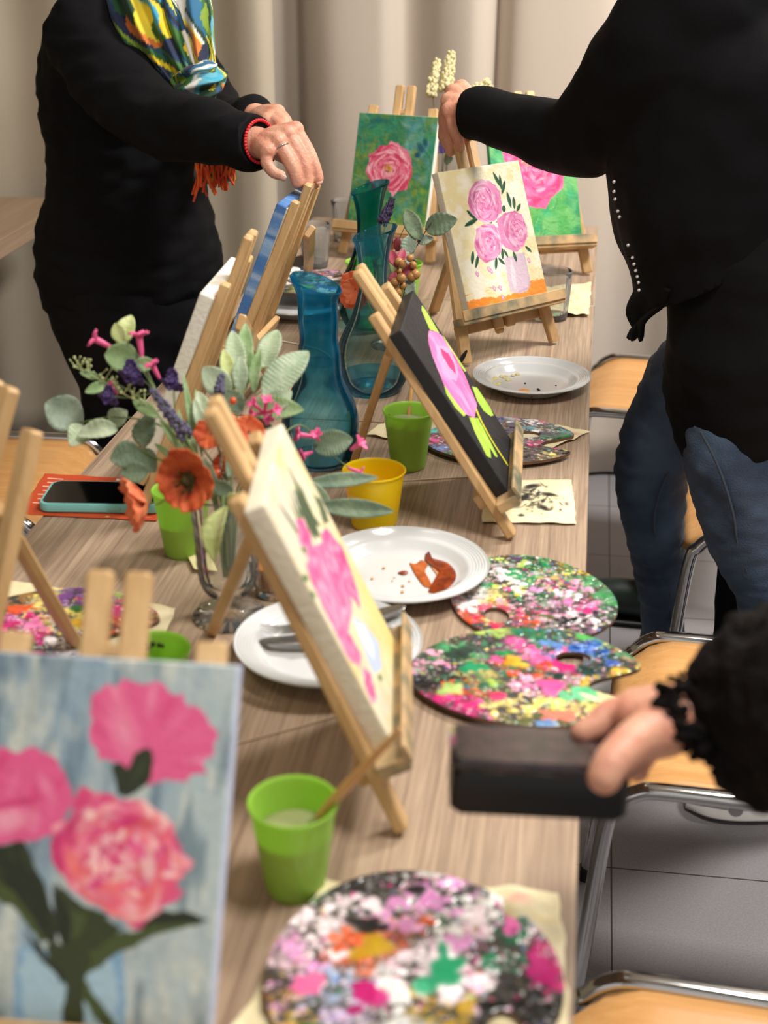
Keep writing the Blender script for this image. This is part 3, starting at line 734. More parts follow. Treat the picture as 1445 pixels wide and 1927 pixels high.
tipv, tipf = grid(14, 14, lambda u, w: (Vector((0.0765, 2.19, 0.9449)) * (1 - u) + Vector((0.1331, 2.085, 0.9368)) * u) * (1 - w) ** 1.0 + (Vector((0.0761, 2.19, 0.8328)) * (1 - u) + Vector((0.0884, 2.16, 0.837)) * u) * w + Vector((0.006 * math.sin(w * 9 + u * 5), -0.012 * math.sin(w * math.pi), 0.004 * math.sin(u * 17) * w)) + Vector((0, 0, 0.020)) * (math.sin(w * math.pi) * (u - .5)))
o = mesh('cardigan_corner', tipv, tipf, M_CARD, pr); solid(o, 0.006); loc_to(o, pr)
rh = MB()
for p in [(0.0326, 2.17, 1.0853), (0.0335, 2.17, 1.0711), (0.0357, 2.17, 1.0601), (0.0407, 2.165, 1.0437), (0.0437, 2.165, 1.0351), (0.059, 2.16, 0.9948), (0.0666, 2.16, 0.9764), (0.0696, 2.16, 0.9667), (0.0725, 2.155, 0.9582), (0.0755, 2.155, 0.9493), (0.0776, 2.15, 0.9416), (0.0792, 2.15, 0.9302)]: rh.sphere(Vector(p) + Vector((0.004, -0.05, 0)), 0.0026, 8)
o = rh.build('rhinestones', mat('rhinestone', (225, 225, 228), 0.08, 0.6), pr, True, 80); loc_to(o, pr)
tee = [(470, (0.137, 2.2, 0.9694), (0.3581, 2.2, 0.9768)), (560, (0.1317, 2.2, 0.8939), (0.3718, 2.2, 0.9031)), (620, (0.1309, 2.2, 0.8425), (0.3811, 2.2, 0.8529)), (680, (0.1333, 2.2, 0.7903), (0.389, 2.2, 0.8018)), (740, (0.1408, 2.2, 0.7373), (0.3954, 2.2, 0.7497)), (785, (0.1574, 2.2, 0.6975), (0.3986, 2.2, 0.7098)), (800, (0.1787, 2.2, 0.6849), (0.3986, 2.2, 0.6964))]
tp2, tb2 = rows(tee, 2.185, lambda y, a: 0.145 if y < 600 else 0.165)
tb2[-1] = (tb2[-1][0], 0.15)
o = blob('tee_shirt', [(tp2, tb2, (1, 0, 0))], M_TEE, pr, 0.009, 6); fold(o, 7, 0.006, 30, (1, 1, 2.5)); loc_to(o, pr)
# blouse showing between cardigan and tee
blm = mat('printed_blouse', (226, 196, 170), 0.8)
nt = blm.node_tree; b_ = nt.nodes['Principled BSDF']; tc_ = nt.nodes.new('ShaderNodeTexCoord'); vo = nt.nodes.new('ShaderNodeTexVoronoi'); vo.feature = 'DISTANCE_TO_EDGE'; vo.inputs['Scale'].default_value = 42
wn = nt.nodes.new('ShaderNodeTexNoise'); wn.inputs['Scale'].default_value = 90
vm = nt.nodes.new('ShaderNodeMix'); vm.data_type = 'VECTOR'; vm.inputs[0].default_value = 0.02
nt.links.new(tc_.outputs['Object'], vm.inputs[4]); nt.links.new(wn.outputs['Color'], vm.inputs[5]); nt.links.new(vm.outputs[1], vo.inputs['Vector'])
rp_ = nt.nodes.new('ShaderNodeValToRGB'); rp_.color_ramp.elements[0].position = 0.035; rp_.color_ramp.elements[0].color = (*rgb(24, 22, 22), 1); rp_.color_ramp.elements[1].position = 0.06; rp_.color_ramp.elements[1].color = (*rgb(226, 196, 170), 1)
nt.links.new(vo.outputs['Distance'], rp_.inputs[0]); nt.links.new(rp_.outputs[0], b_.inputs['Base Color'])
o = blob('blouse', [([(0.2933, 2.13, 0.9608), (0.2984, 2.122, 0.9414), (0.3064, 2.118, 0.921)], [(0.085, 0.070), (0.062, 0.070), (0.034, 0.06)], (1, 0, 0))], blm, pr, 0.007, 4); loc_to(o, pr)
# jeans
M_JEAN = mat('denim', (38, 54, 78), 0.8, sheen=0.05, var=(7, (84, 106, 132), 0.85), bump=(420, 0.3))
ln = [(0.251, 2.13, 0.7664), (0.2538, 2.1, 0.6729), (0.2795, 2.09, 0.5526), (0.3166, 2.1, 0.4569), (0.3485, 2.12, 0.3518), (0.43, 2.13, 0.10)]
lf = [(0.1944, 2.28, 0.7312), (0.139, 2.31, 0.5845), (0.145, 2.33, 0.4767), (0.1665, 2.37, 0.3337), (0.1849, 2.4, 0.2094), (0.185, 2.42, 0.09)]
hip = [(0.2587, 2.2, 0.8307), (0.2675, 2.2, 0.7434)]
o = blob('jeans', [(hip, [(0.115, 0.11), (0.11, 0.11)], (1, 0, 0)), (ln, [0.086, 0.082, 0.066, 0.052, 0.048, 0.05]), (lf, [0.085, 0.066, 0.056, 0.042, 0.039, 0.042])], M_JEAN, pr, 0.008, 5)
fold(o, 16, 0.005, 40, (1, 1, 1.8)); loc_to(o, pr)
seam = MB()
seam.tube(spline([(0.1835, 2.004, 0.7467), (0.2152, 2.009, 0.6892), (0.2424, 2.014, 0.6197), (0.2622, 2.029, 0.5431), (0.3022, 2.049, 0.4532)], 8), 0.0022, 6)
seam.tube(spline([(0.1726, 2.233, 0.6334), (0.1475, 2.25, 0.5409), (0.1434, 2.26, 0.4821), (0.1599, 2.308, 0.4053), (0.1845, 2.338, 0.3185), (0.1966, 2.353, 0.2464)], 8), 0.0022, 6)
o = seam.build('jeans_seam', mat('denim_seam', (64, 76, 92), 0.8), pr, True, 80); loc_to(o, pr)
hd2 = Vector((0.1919, 2.2, 1.4232))
body2 = blob('body', [
    ([(0.1983, 2.2, 1.2445), (0.2192, 2.2, 1.0689), (0.2547, 2.2, 0.8305)], [(0.12, 0.10), (0.12, 0.10), (0.10, 0.10)], (1, 0, 0)),
    ([(0.2052, 2.2, 1.2887), (0.1967, 2.2, 1.3745), hd2], [0.07, 0.056, 0.06]),
    ([hd2 + Vector((0, 0, -0.05)), hd2 + Vector((-0.01, 0, 0.04)), hd2 + Vector((0, 0, 0.10))], [(0.085, 0.068), (0.098, 0.075), (0.085, 0.07)], (1, 0, 0)),
    ([hd2 + Vector((-0.075, 0, 0.03)), hd2 + Vector((-0.108, 0, -0.01))], [0.012, 0.017]),
    ([hd2 + Vector((-0.05, 0, -0.085)), hd2 + Vector((-0.085, 0, -0.075))], [0.03, 0.022]),
    (slv, [0.06, 0.055, 0.05, 0.042, 0.034, 0.031, 0.030]), (slv2, [0.05, 0.045, 0.04, 0.03]),
    ([slv2[-1], (0.3073, 2.18, 0.906)], [0.03, 0.028]),
    ([*ln, (0.43, 2.13, 0.05)], [0.08, 0.07, 0.052, 0.042, 0.036, 0.034, 0.034]), ([*lf, (0.185, 2.42, 0.05)], [0.07, 0.052, 0.045, 0.034, 0.03, 0.03, 0.03]),
    (hip, [(0.11, 0.10), (0.10, 0.10)], (1, 0, 0))], M_SKIN, pr, 0.009, 6)
w2 = (-0.1983, 2.415, 1.1402)
k2 = [(-0.2217, 2.47, 1.1695), (-0.2336, 2.455, 1.1643), (-0.2385, 2.435, 1.153), (-0.2354, 2.415, 1.1403)]
f2 = [[k2[0], (-0.2469, 2.495, 1.1317), (-0.2513, 2.49, 1.1012), (-0.2524, 2.485, 1.0859)],
      [k2[1], (-0.2479, 2.47, 1.129), (-0.2468, 2.465, 1.0962), (-0.2442, 2.46, 1.0811)],
      [k2[2], (-0.2424, 2.435, 1.1201), (-0.2378, 2.44, 1.0897), (-0.2353, 2.445, 1.0695)],
      [k2[3], (-0.2291, 2.41, 1.1171), (-0.2207, 2.42, 1.0932), (-0.2178, 2.43, 1.0786)]]
h2 = hand('body', w2, k2, f2, [0.0108, 0.0112, 0.0108, 0.0095], pr, 0.0175,
          thumb=([(-0.2063, 2.43, 1.1242), (-0.2062, 2.455, 1.1022), (-0.2089, 2.47, 1.0856)], [0.017, 0.0125, 0.0105]), fore=([(-0.1687, 2.398, 1.1372), w2], [0.029, 0.028]), wr=0.029,
          web=[([(-0.2046, 2.41, 1.1296), (-0.2249, 2.42, 1.1244)], [0.019, 0.016])])
join_into(body2, h2); loc_to(body2, pr)
o = blob('hair', [([hd2 + Vector((0.02, 0, 0.11)), hd2 + Vector((0.05, 0, 0.03)), hd2 + Vector((0.08, 0, -0.07))], [(0.095, 0.085), (0.09, 0.09), (0.05, 0.07)], (1, 0, 0))], mat('brown_hair', (70, 52, 40), 0.6, bump=(300, 0.4)), pr, 0.009, 4); loc_to(o, pr)
M_SNK = mat('white_sneaker', (214, 210, 210), 0.5)
def sneaker(hx, hy, tx, ty, m, parent, name='shoe'):
    a = Vector((hx, hy, 0.05)); b = Vector((tx, ty, 0.042)); d = (b - a)
    s = blob(name, [([a, a + d * .35 + Vector((0, 0, 0.012)), a + d * .7, b], [(0.036, 0.038), (0.04, 0.044), (0.048, 0.032), (0.04, 0.026)], (-d.y, d.x, 0))], m, parent, 0.007, 4)
    q = [(a.lerp(b, t), w) for t, w in ((-.12, .03), (0, .043), (.3, .045), (.7, .055), (.95, .048), (1.13, .022))]
    so = MB(); sp = spline([(p.x, p.y, 0.013, w) for p, w in q], 8)
    v, f = tube_geo(sp, 1, 20, True, [(x[3], 0.013) for x in sp], (-d.y, d.x, 0)); so.add(v, f)
    o2 = so.build('shoe_sole', mat('white_sole', (206, 202, 200), 0.55), parent); 
    return s, o2
for o in sneaker(0.45, 2.14, 0.255, 2.135, M_SNK, pr): loc_to(o, pr)
for o in sneaker(0.19, 2.43, 0.02, 2.47, M_SNK, pr): loc_to(o, pr)

# ---- the third person: only the lace-sleeved arm and hand with the case are in view
pf = empty('person', (0.72, 1.28, 0), 0, 'person in a black lace sleeve holding the black glossy case', 'person', 'people standing round the table')
M_LACE = mat('black_lace', (12, 11, 11), 0.85, spec=0.15, bump=(90, 0.9), var=(80, (28, 21, 18), 0.6))
armw = [(0.60, 1.28, 1.27), (0.56, 1.16, 1.10), (0.1995, 0.8801, 0.9605), (0.1591, 0.8917, 0.9499), (0.1307, 0.896, 0.9439), (0.1127, 0.8969, 0.9392), (0.0967, 0.8982, 0.9348)]
slf = blob('lace_sleeve', [(armw[:3], [0.075, 0.066, 0.066]), (armw[2:], [0.076, 0.072, 0.055, 0.038, 0.023]),
        ([(0.1464, 0.8747, 0.9156), (0.1295, 0.8738, 0.9191), (0.1134, 0.8839, 0.9221)], [0.036, 0.028, 0.012]),
        ([(0.1507, 0.9169, 0.9845), (0.125, 0.9094, 0.9758), (0.0973, 0.9049, 0.9498)], [0.03, 0.026, 0.012])], M_LACE, pf, 0.006, 4)
fold(slf, 42, 0.006, 50); loc_to(slf, pf)
lc = MB(); rg = random.Random(9)
edge = spline([(0.0913, 0.8892, 0.966), (0.0738, 0.8779, 0.9587), (0.0796, 0.8651, 0.9528), (0.0902, 0.8563, 0.942), (0.1006, 0.8586, 0.9315), (0.1167, 0.8586, 0.9138), (0.1294, 0.8565, 0.905)], 7)
for q in [e_ for e_ in edge for _ in range(4)]:
    lc.sphere(Vector(q) + Vector((rg.uniform(-.007, .007), rg.uniform(-.004, .004), rg.uniform(-.007, .007))), rg.uniform(0.0025, 0.0045), 8, (1, .6, 1))
o = lc.build('lace_edge', M_LACE, pf, True, 80); loc_to(o, pf)
tor = blob('blouse', [([(0.72, 1.30, 1.36), (0.73, 1.30, 1.22), (0.74, 1.30, 1.0), (0.74, 1.30, 0.82)], [(0.07, 0.12), (0.12, 0.19), (0.12, 0.16), (0.14, 0.18)], (1, 0, 0)), ([(0.70, 1.45, 1.28), (0.74, 1.52, 1.05), (0.70, 1.50, 0.85)], [0.07, 0.06, 0.05])], M_LACE, pf, 0.012, 5); loc_to(tor, pf)
trs = blob('trousers', [([(0.74, 1.30, 0.9), (0.74, 1.30, 0.8)], [(0.14, 0.18), (0.13, 0.18)], (1, 0, 0)), ([(0.74, 1.21, 0.82), (0.74, 1.20, 0.45), (0.75, 1.20, 0.09)], [0.10, 0.07, 0.055]), ([(0.74, 1.39, 0.82), (0.74, 1.40, 0.45), (0.75, 1.40, 0.09)], [0.10, 0.07, 0.055])], M_PANTS, pf, 0.012, 5); loc_to(trs, pf)
for y in (1.20, 1.40):
    s = blob('shoe', [([(0.79, y, 0.045), (0.74, y, 0.05), (0.64, y, 0.036), (0.57, y, 0.03)], [(0.034, 0.044), (0.036, 0.05), (0.046, 0.034), (0.035, 0.028)], (0, 1, 0))], M_BLACK, pf, 0.008, 4); loc_to(s, pf)
hd3 = Vector((0.69, 1.30, 1.60))
body3 = blob('body', [
    ([(0.73, 1.30, 1.3), (0.735, 1.30, 1.05), (0.74, 1.30, 0.85)], [(0.09, 0.13), (0.09, 0.12), (0.10, 0.13)], (1, 0, 0)),
    ([(0.72, 1.30, 1.36), (0.71, 1.30, 1.46), hd3 + Vector((0.02, 0, -.02))], [0.06, 0.052, 0.06]),
    ([hd3 + Vector((0, 0, -0.05)), hd3 + Vector((-0.01, 0, 0.04)), hd3 + Vector((0, 0, 0.10))], [(0.085, 0.068), (0.098, 0.075), (0.085, 0.07)], (1, 0, 0)),
    ([hd3 + Vector((-0.075, 0, 0.03)), hd3 + Vector((-0.108, 0, -0.01))], [0.012, 0.017]),
    ([(0.68, 1.30, 1.28)] + armw, [0.06, 0.055, 0.05, 0.042, 0.038, 0.034, 0.03, 0.022]),
    ([(0.74, 1.21, 0.85), (0.74, 1.20, 0.45), (0.75, 1.20, 0.05)], [0.08, 0.05, 0.036]), ([(0.74, 1.39, 0.85), (0.74, 1.40, 0.45), (0.75, 1.40, 0.05)], [0.08, 0.05, 0.036])], M_SKIN, pf, 0.009, 5)
w3 = (0.0915, 0.8971, 0.9341)
k3 = [(0.0557, 0.9066, 0.9297), (0.0604, 0.9175, 0.9156), (0.0651, 0.9254, 0.9019), (0.07, 0.9297, 0.8902)]
f3 = [[k3[0], (0.0383, 0.9025, 0.9261), (0.0272, 0.893, 0.9207), (0.019, 0.8882, 0.9175)],
      [k3[1], (0.0419, 0.922, 0.9019), (0.0369, 0.9211, 0.8865), (0.0374, 0.918, 0.8792)],
      [k3[2], (0.055, 0.9317, 0.8847), (0.0505, 0.9284, 0.8736), (0.0508, 0.9239, 0.8685)],
      [k3[3], (0.0665, 0.9332, 0.8743), (0.0622, 0.9293, 0.8669), (0.0624, 0.9256, 0.8636)]]
h3 = hand('body', w3, k3, f3, [0.0112, 0.0115, 0.011, 0.0095], pf, 0.019,
          thumb=([(0.0794, 0.8793, 0.9352), (0.0557, 0.8546, 0.9369), (0.0394, 0.8318, 0.933), (0.0334, 0.8214, 0.9264)], [0.021, 0.0158, 0.0135, 0.0122]), fore=([(0.1107, 0.8975, 0.9413), w3], [0.026, 0.025]), wr=0.026,
          web=[([(0.0769, 0.8848, 0.936), (0.0549, 0.8911, 0.9324)], [0.022, 0.015])])
join_into(body3, h3); loc_to(body3, pf)
o = blob('hair', [([hd3 + Vector((0.02, 0, 0.11)), hd3 + Vector((0.05, 0, 0.03)), hd3 + Vector((0.08, 0, -0.09))], [(0.095, 0.085), (0.09, 0.09), (0.05, 0.08)], (1, 0, 0))], mat('dark_hair', (40, 30, 26), 0.6), pf, 0.009, 4); loc_to(o, pf)
# eyes, brows and lips for the three heads
def face(h, sx, root_):
    for sy in (-1, 1):
        e = MB(); e.sphere(h + Vector((sx * 0.088, sy * 0.032, 0.018)), 0.0125, 12); loc_to(e.build('eye', mat('eye_white', (228, 222, 214), 0.2), root_), root_)
        e = MB(); e.sphere(h + Vector((sx * 0.0975, sy * 0.032, 0.018)), 0.0052, 10); loc_to(e.build('iris', mat('iris_brown', (60, 40, 28), 0.2), root_), root_)
        e = MB(); e.tube([h + Vector((sx * 0.088, sy * 0.012, 0.040)), h + Vector((sx * 0.090, sy * 0.032, 0.046)), h + Vector((sx * 0.080, sy * 0.052, 0.040))], [0.003, 0.0035, 0.002], 8); loc_to(e.build('eyebrow', mat('brow', (70, 52, 40), 0.8), root_), root_)
    e = MB(); e.tube([h + Vector((sx * 0.080, -0.024, -0.052)), h + Vector((sx * 0.096, 0, -0.050)), h + Vector((sx * 0.080, 0.024, -0.052))], [0.003, 0.007, 0.003], 10); loc_to(e.build('lips', mat('lip', (176, 92, 86), 0.4), root_), root_)
face(head, 1, pl); face(hd2, -1, pr); face(hd3, -1, pf)
# the case in that hand
bx = empty('glossy_case', (0, 0, 0), 0, 'black glossy case gripped by the hand in the lace sleeve', 'case')
A_, B_, C_, D_ = [Vector(p) for p in ((-0.0721, 0.8309, 0.9247), (0.0554, 0.8466, 0.919), (-0.068, 0.8285, 0.8807), (-0.0679, 0.8676, 0.9191))]
ux = (B_ - A_).normalized(); uz = (A_ - C_); uz = (uz - ux * uz.dot(ux)).normalized(); uy = uz.cross(ux); Lx = (B_ - A_).length; Lz = (A_ - C_).length; Ly = 0.052
ctr = A_ + ux * Lx / 2 - uz * Lz / 2 + uy * Ly / 2
bx.matrix_world = Matrix((( ux.x, uy.x, uz.x, ctr.x), (ux.y, uy.y, uz.y, ctr.y), (ux.z, uy.z, uz.z, ctr.z), (0, 0, 0, 1)))
mb = MB(); mb.box((0, 0, -0.005), (Lx * 0.97, Ly, Lz - 0.010), 0.004); mb.build('case_body', mat('case_black', (14, 13, 13), 0.3), bx)
mb = MB(); mb.box((0, 0, Lz / 2 - 0.005), (Lx, Ly * 1.06, 0.010), 0.004); mb.build('case_lid', mat('case_lid_black', (20, 17, 17), 0.12, coat=0.6, var=(60, (70, 48, 52), 0.7)), bx)
# ------------------------------------------------------------------ easels and canvases
Z0 = 0.74
def frame(x, y, phi, al):
    f = Vector((math.cos(phi), math.sin(phi), 0)); Rr = Vector((-math.sin(phi), math.cos(phi), 0))
    U = -f * math.sin(al) + Vector((0, 0, math.cos(al))); N = f * math.cos(al) + Vector((0, 0, math.sin(al)))
    O = Vector((x, y, Z0)); return f, Rr, U, N, O
M_SMEAR = mat('paint_smeared_pine', (214, 176, 126), 0.5, var=(24, (64, 92, 84), 0.85))
def easel(label, x, y, phi, al, sl, rear, mast=0.37, smear=False, a=0.104, at=0.068, so=0.325, ledge=True, drop=0.05):
    """Small A-frame table easel: two splayed legs, twin-slat mast, ledge, hinged rear leg; rear = where its foot stands."""
    f, Rr, U, N, O = frame(x, y, phi, al)
    t = empty('table_easel', O, 0, label, 'easel', 'small pine table easels')
    def L(u, s, n): return Rr * u + U * s + N * n
    for sg in (-1, 1):
        b = MB(); p0 = L(sg * a, 0.006, 0); p1 = L(sg * at, so, 0)
        b.bar(p0, p1, 0.021, 0.012, Rr, 0.002); b.build('leg', M_PINE, t)
        m_ = MB(); m_.bar(L(sg * 0.0135, drop, -0.001), L(sg * 0.0135, mast, -0.001), 0.019, 0.012, Rr, 0.0035); m_.build('mast_slat', M_PINE, t)
    c = MB(); c.bar(L(-0.10, drop + 0.012, -0.012), L(0.10, drop + 0.012, -0.012), 0.018, 0.010, U); c.build('cross_bar', M_PINE, t)
    s = MB(); s.bar(L(-0.012, mast - 0.055, 0), L(0.012, mast - 0.055, 0), 0.010, 0.008, U); s.build('mast_spacer', M_PINE, t)
    k = MB(); k.bar(L(0, sl - 0.03, -0.022), L(0, sl - 0.03, -0.012), 0.02, 0.02, U, .004); k.build('clamp_knob', M_PINE, t)
    if ledge:
        g = MB(); g.bar(L(-0.118, sl - 0.007, 0.021), L(0.118, sl - 0.007, 0.021), 0.013, 0.030, U, 0.0015)
        g.bar(L(-0.118, sl + 0.002, 0.0375), L(0.118, sl + 0.002, 0.0375), 0.018, 0.004, U, 0.001)
        g.build('ledge', M_SMEAR if smear else M_PINE, t)
    r_ = Vector(rear) - O; h = L(0, 0.262, -0.026)
    q = MB(); q.bar(h, Vector((r_.x, r_.y, 0.004)), 0.022, 0.011, Rr, 0.002); q.build('rear_leg', M_PINE, t)
    return t

CW, CH, CT = 0.18, 0.24, 0.017
def canvas(label, pos, art, edge=None, mat_=None):
    """Stretched canvas standing on an easel ledge; art is the painter's raster, edge a side colour or None for a wrapped picture."""
    x, y, phi, al, sl = pos; f, Rr, U, N, O = frame(x, y, phi, al)
    base = O + U * sl + N * 0.0065
    t = empty('painted_canvas', base, 0, label, 'painting', 'painted canvases on the easels')
    w, h = art.w, art.h
    # front grid, then a rounded rim to the sides and the turned edge
    V = np.zeros((h, w, 3)); uu = (art.U - .5) * CW; ss = (1 - art.V) * CH
    rel = art.hgt * 0.0006
    for k in range(3): V[..., k] = Rr[k] * uu + U[k] * ss + N[k] * (CT + rel)
    vs = V.reshape(-1, 3).tolist(); cols = art.img.reshape(-1, 3).tolist()
    F = []
    for j in range(h - 1):
        o_ = j * w; F += [(o_ + i, o_ + w + i, o_ + w + i + 1, o_ + i + 1) for i in range(w - 1)]
    ringi = [i for i in range(w)] + [j * w + w - 1 for j in range(1, h)] + [(h - 1) * w + i for i in range(w - 2, -1, -1)] + [j * w for j in range(h - 2, 0, -1)]
    nr = len(ringi); prev = ringi
    for dn, out in ((-0.0006, 0.0008), (-0.0022, 0.0014), (-CT, 0.0014)):
        cur = []
        for q, i in enumerate(ringi):
            p = Vector(vs[i]); a_ = (p.dot(Rr)) / (CW / 2); b_ = (p.dot(U) - CH / 2) / (CH / 2)
            dx = Rr * (out * (1 if a_ > .999 else -1 if a_ < -.999 else 0)) + U * (out * (1 if b_ > .999 else -1 if b_ < -.999 else 0))
            cur.append(len(vs)); vs.append(tuple(p + dx + N * dn)); cols.append(cols[i] if edge is None or out < 0.001 else np.array(edge) / 255.0)
        for q in range(nr): F.append((prev[q], prev[(q + 1) % nr], cur[(q + 1) % nr], cur[q]))
        prev = cur
    o = mesh('canvas', vs, F, mat_ or M_COL, t, True, np.array(cols))
    bk = MB(); bk.bar(U * 0.001, U * (CH - 0.001), CW - 0.002, 0.002, Rr, 0.0005); bk.build('canvas_back', M_RAW, t)
    sb_ = MB()
    for sg in (-1, 1):
        sb_.bar(Rr * sg * 0.078 + U * 0.002 + N * 0.0055, Rr * sg * 0.078 + U * (CH - .002) + N * 0.0055, 0.02, 0.010, Rr)
    for s_ in (0.012, CH - 0.012): sb_.bar(Rr * -0.068 + U * s_ + N * 0.0055, Rr * 0.068 + U * s_ + N * 0.0055, 0.02, 0.010, U)
    sb_.build('stretcher_frame', M_PINE, t)
    return t

def edge_cols(p): return p

# --- near canvas: three pink peonies on grey blue
def art_near():
    p = Paint(300, 400, (150, 172, 184), 1)
    p.wash([(112, 130, 142), (190, 200, 198), (132, 156, 174), (200, 206, 196)], 9, 4, 0.7, 3.5)
    p.mix(np.clip((p.U - .6) * 3, 0, 1) * .6, (186, 198, 196)); p.mix(np.clip(.35 - p.U, 0, 1) * np.clip(.4 - p.V, 0, 1) * 8 * .6, (104, 122, 132))
    p.mix(np.clip((p.noise(16, 4) - .55) * 6, 0, 1) * .6, (92, 112, 126)); p.mix(np.clip((p.noise(20, 10) - .55) * 6, 0, 1) * .55, (214, 214, 198))
    DG, DG2, MG = (38, 44, 28), (70, 82, 42), (54, 62, 34)
    p.poly([(0.2911, 0.7757), (0.6844, 0.7715), (0.7153, 0.9875), (0.2997, 1.0125)], (128, 168, 200), .02, .85); p.poly([(0.3133, 0.7937), (0.6525, 0.7951), (0.6848, 0.9894), (0.3248, 1.011)], (172, 198, 208), .07, .8)
    p.wash([(150, 176, 190), (186, 206, 208)], 8, 6, .0)
    for pts, c_ in (([(0.1312, 0.522), (0.2793, 0.4989), (0.3262, 0.578), (0.4288, 0.6936), (0.4298, 0.7583), (0.3649, 0.7564), (0.2834, 0.6807), (0.1455, 0.6183)], DG), ([(0.1402, 0.5821), (0.2488, 0.6324), (0.3452, 0.7134), (0.4007, 0.76), (0.3649, 0.7564), (0.2848, 0.6903), (0.1484, 0.6378)], DG2), ([(0.4041, 0.599), (0.5084, 0.6588), (0.6163, 0.6778), (0.5853, 0.7098), (0.5214, 0.7573), (0.4583, 0.7664), (0.4231, 0.7091)], MG), ([(0.4805, 0.67), (0.533, 0.6824), (0.5325, 0.7375), (0.4904, 0.744)], DG2), ([(0.4041, 0.599), (0.4414, 0.6416), (0.4833, 0.7058), (0.4789, 0.7597), (0.4434, 0.7576), (0.4156, 0.6832)], DG), ([(0.4971, 0.7944), (0.5647, 0.7604), (0.6722, 0.7201), (0.7788, 0.6896), (0.9861, 0.6673), (0.8915, 0.6971), (0.7822, 0.7182), (0.65, 0.7748), (0.573, 0.8242), (0.5204, 0.8518)], DG2), ([(0.4957, 0.7835), (0.5169, 0.7232), (0.6117, 0.6877), (0.6703, 0.7051), (0.6445, 0.7313), (0.5659, 0.7699)], MG), ([(0.4007, 0.76), (0.5344, 0.7525), (0.5698, 0.7998), (0.5486, 0.8597), (0.5609, 0.9968), (0.4843, 1.0014), (0.4812, 0.8785), (0.4152, 0.8086)], MG), ([(0.5408, 0.8451), (0.7058, 0.9881), (0.6506, 0.9914), (0.5474, 0.895)], DG2), ([(0.303, 0.735), (0.3657, 0.7619), (0.4689, 0.8452), (0.4715, 0.8641), (0.3873, 0.8047)], DG)): p.poly(pts, c_, .03)
    p.poly([(0.7755, 0.6623), (0.8855, 0.6453), (0.9861, 0.6673), (0.8839, 0.6811), (0.7793, 0.6937), (0.6984, 0.7132)], DG, .03)
    GM = p.mask([(0.1312, 0.522), (0.2793, 0.4989), (0.3262, 0.578), (0.4288, 0.6936), (0.408, 0.5988), (0.5084, 0.6588), (0.6163, 0.6778), (0.6703, 0.7051), (0.5647, 0.7604), (0.5698, 0.7998), (0.5486, 0.8597), (0.4812, 0.8785), (0.4007, 0.76), (0.2834, 0.6807), (0.1455, 0.6183)])
    for k in range(110): p.dab(*[(p.rng.random() * .45 - .02), .52 + p.rng.random() * .32], .05, .007, R(55) + p.rng.normal() * .3, (84, 96, 48) if k % 2 else (30, 36, 24), .35, .8, GM)
    PK = [(226, 96, 140), (236, 122, 158), (214, 70, 120), (244, 160, 182), (232, 108, 150), (206, 58, 108)]
    c1_ = p.poly([(0.4673, 0.1527), (0.475, 0.1046), (0.5096, 0.0929), (0.5359, 0.0641), (0.5708, 0.0714), (0.6037, 0.0467), (0.6477, 0.0477), (0.695, 0.0602), (0.7243, 0.056), (0.7671, 0.0816), (0.8175, 0.0895), (0.835, 0.1219), (0.879, 0.1271), (0.9236, 0.1566), (0.96, 0.185), (0.939, 0.2074), (0.9463, 0.2383), (0.9171, 0.2567), (0.9296, 0.2987), (0.8746, 0.2956), (0.8343, 0.3202), (0.756, 0.3211), (0.7277, 0.331), (0.68, 0.3106), (0.5831, 0.2782), (0.5287, 0.2722), (0.5074, 0.2302), (0.4839, 0.2025)], (228, 96, 144), .05)
    for k in range(26):
        th = R(-170 + 190 * p.rng.random()); o_ = np.array((0.6762, 0.2795)); e_ = np.array((0.7092, 0.1778)); L = .16 + .14 * p.rng.random()
        p.dab(o_[0] + math.cos(th) * L, o_[1] + math.sin(th) * L * .75, .10, .028, th, PK[p.rng.integers(6)], .55, .8, c1_)
    p.dab(*(0.6124, 0.1966), .13, .07, 1.2, (246, 176, 190), .55, .9, c1_)
    p.poly([(0.5693, 0.2788), (0.6083, 0.2741), (0.6347, 0.2957), (0.653, 0.252), (0.6902, 0.2332), (0.7184, 0.2376), (0.7297, 0.2656), (0.7166, 0.3202), (0.6848, 0.3501), (0.6442, 0.3719), (0.6036, 0.3625)], (44, 52, 34), .02)
    p.dab(*(0.6779, 0.2936), .025, .07, .5, (64, 70, 44), .6, .7)
    c2_ = p.poly([(0.0327, 0.2811), (0.1497, 0.2525), (0.2114, 0.2612), (0.2701, 0.2498), (0.3223, 0.2646), (0.3577, 0.2745), (0.402, 0.3068), (0.4315, 0.3482), (0.4381, 0.3976), (0.4162, 0.4411), (0.3781, 0.4812), (0.3044, 0.4934), (0.2274, 0.5114), (0.0697, 0.5251)], (226, 92, 142), .04)
    for k in range(22): p.dab(-.02 + p.rng.random() * .4, (0.2889, 0.3836)[1] + (p.rng.random() - .5) * .2, .08, .03, p.rng.random() * 3, PK[p.rng.integers(6)], .55, .8, c2_)
    p.dab(*(0.2088, 0.4515), .12, .06, -.3, (246, 180, 192), .7, .7, c2_); p.dab(*(0.2219, 0.404), .13, .016, -.25, (200, 46, 110), .7, .6, c2_)
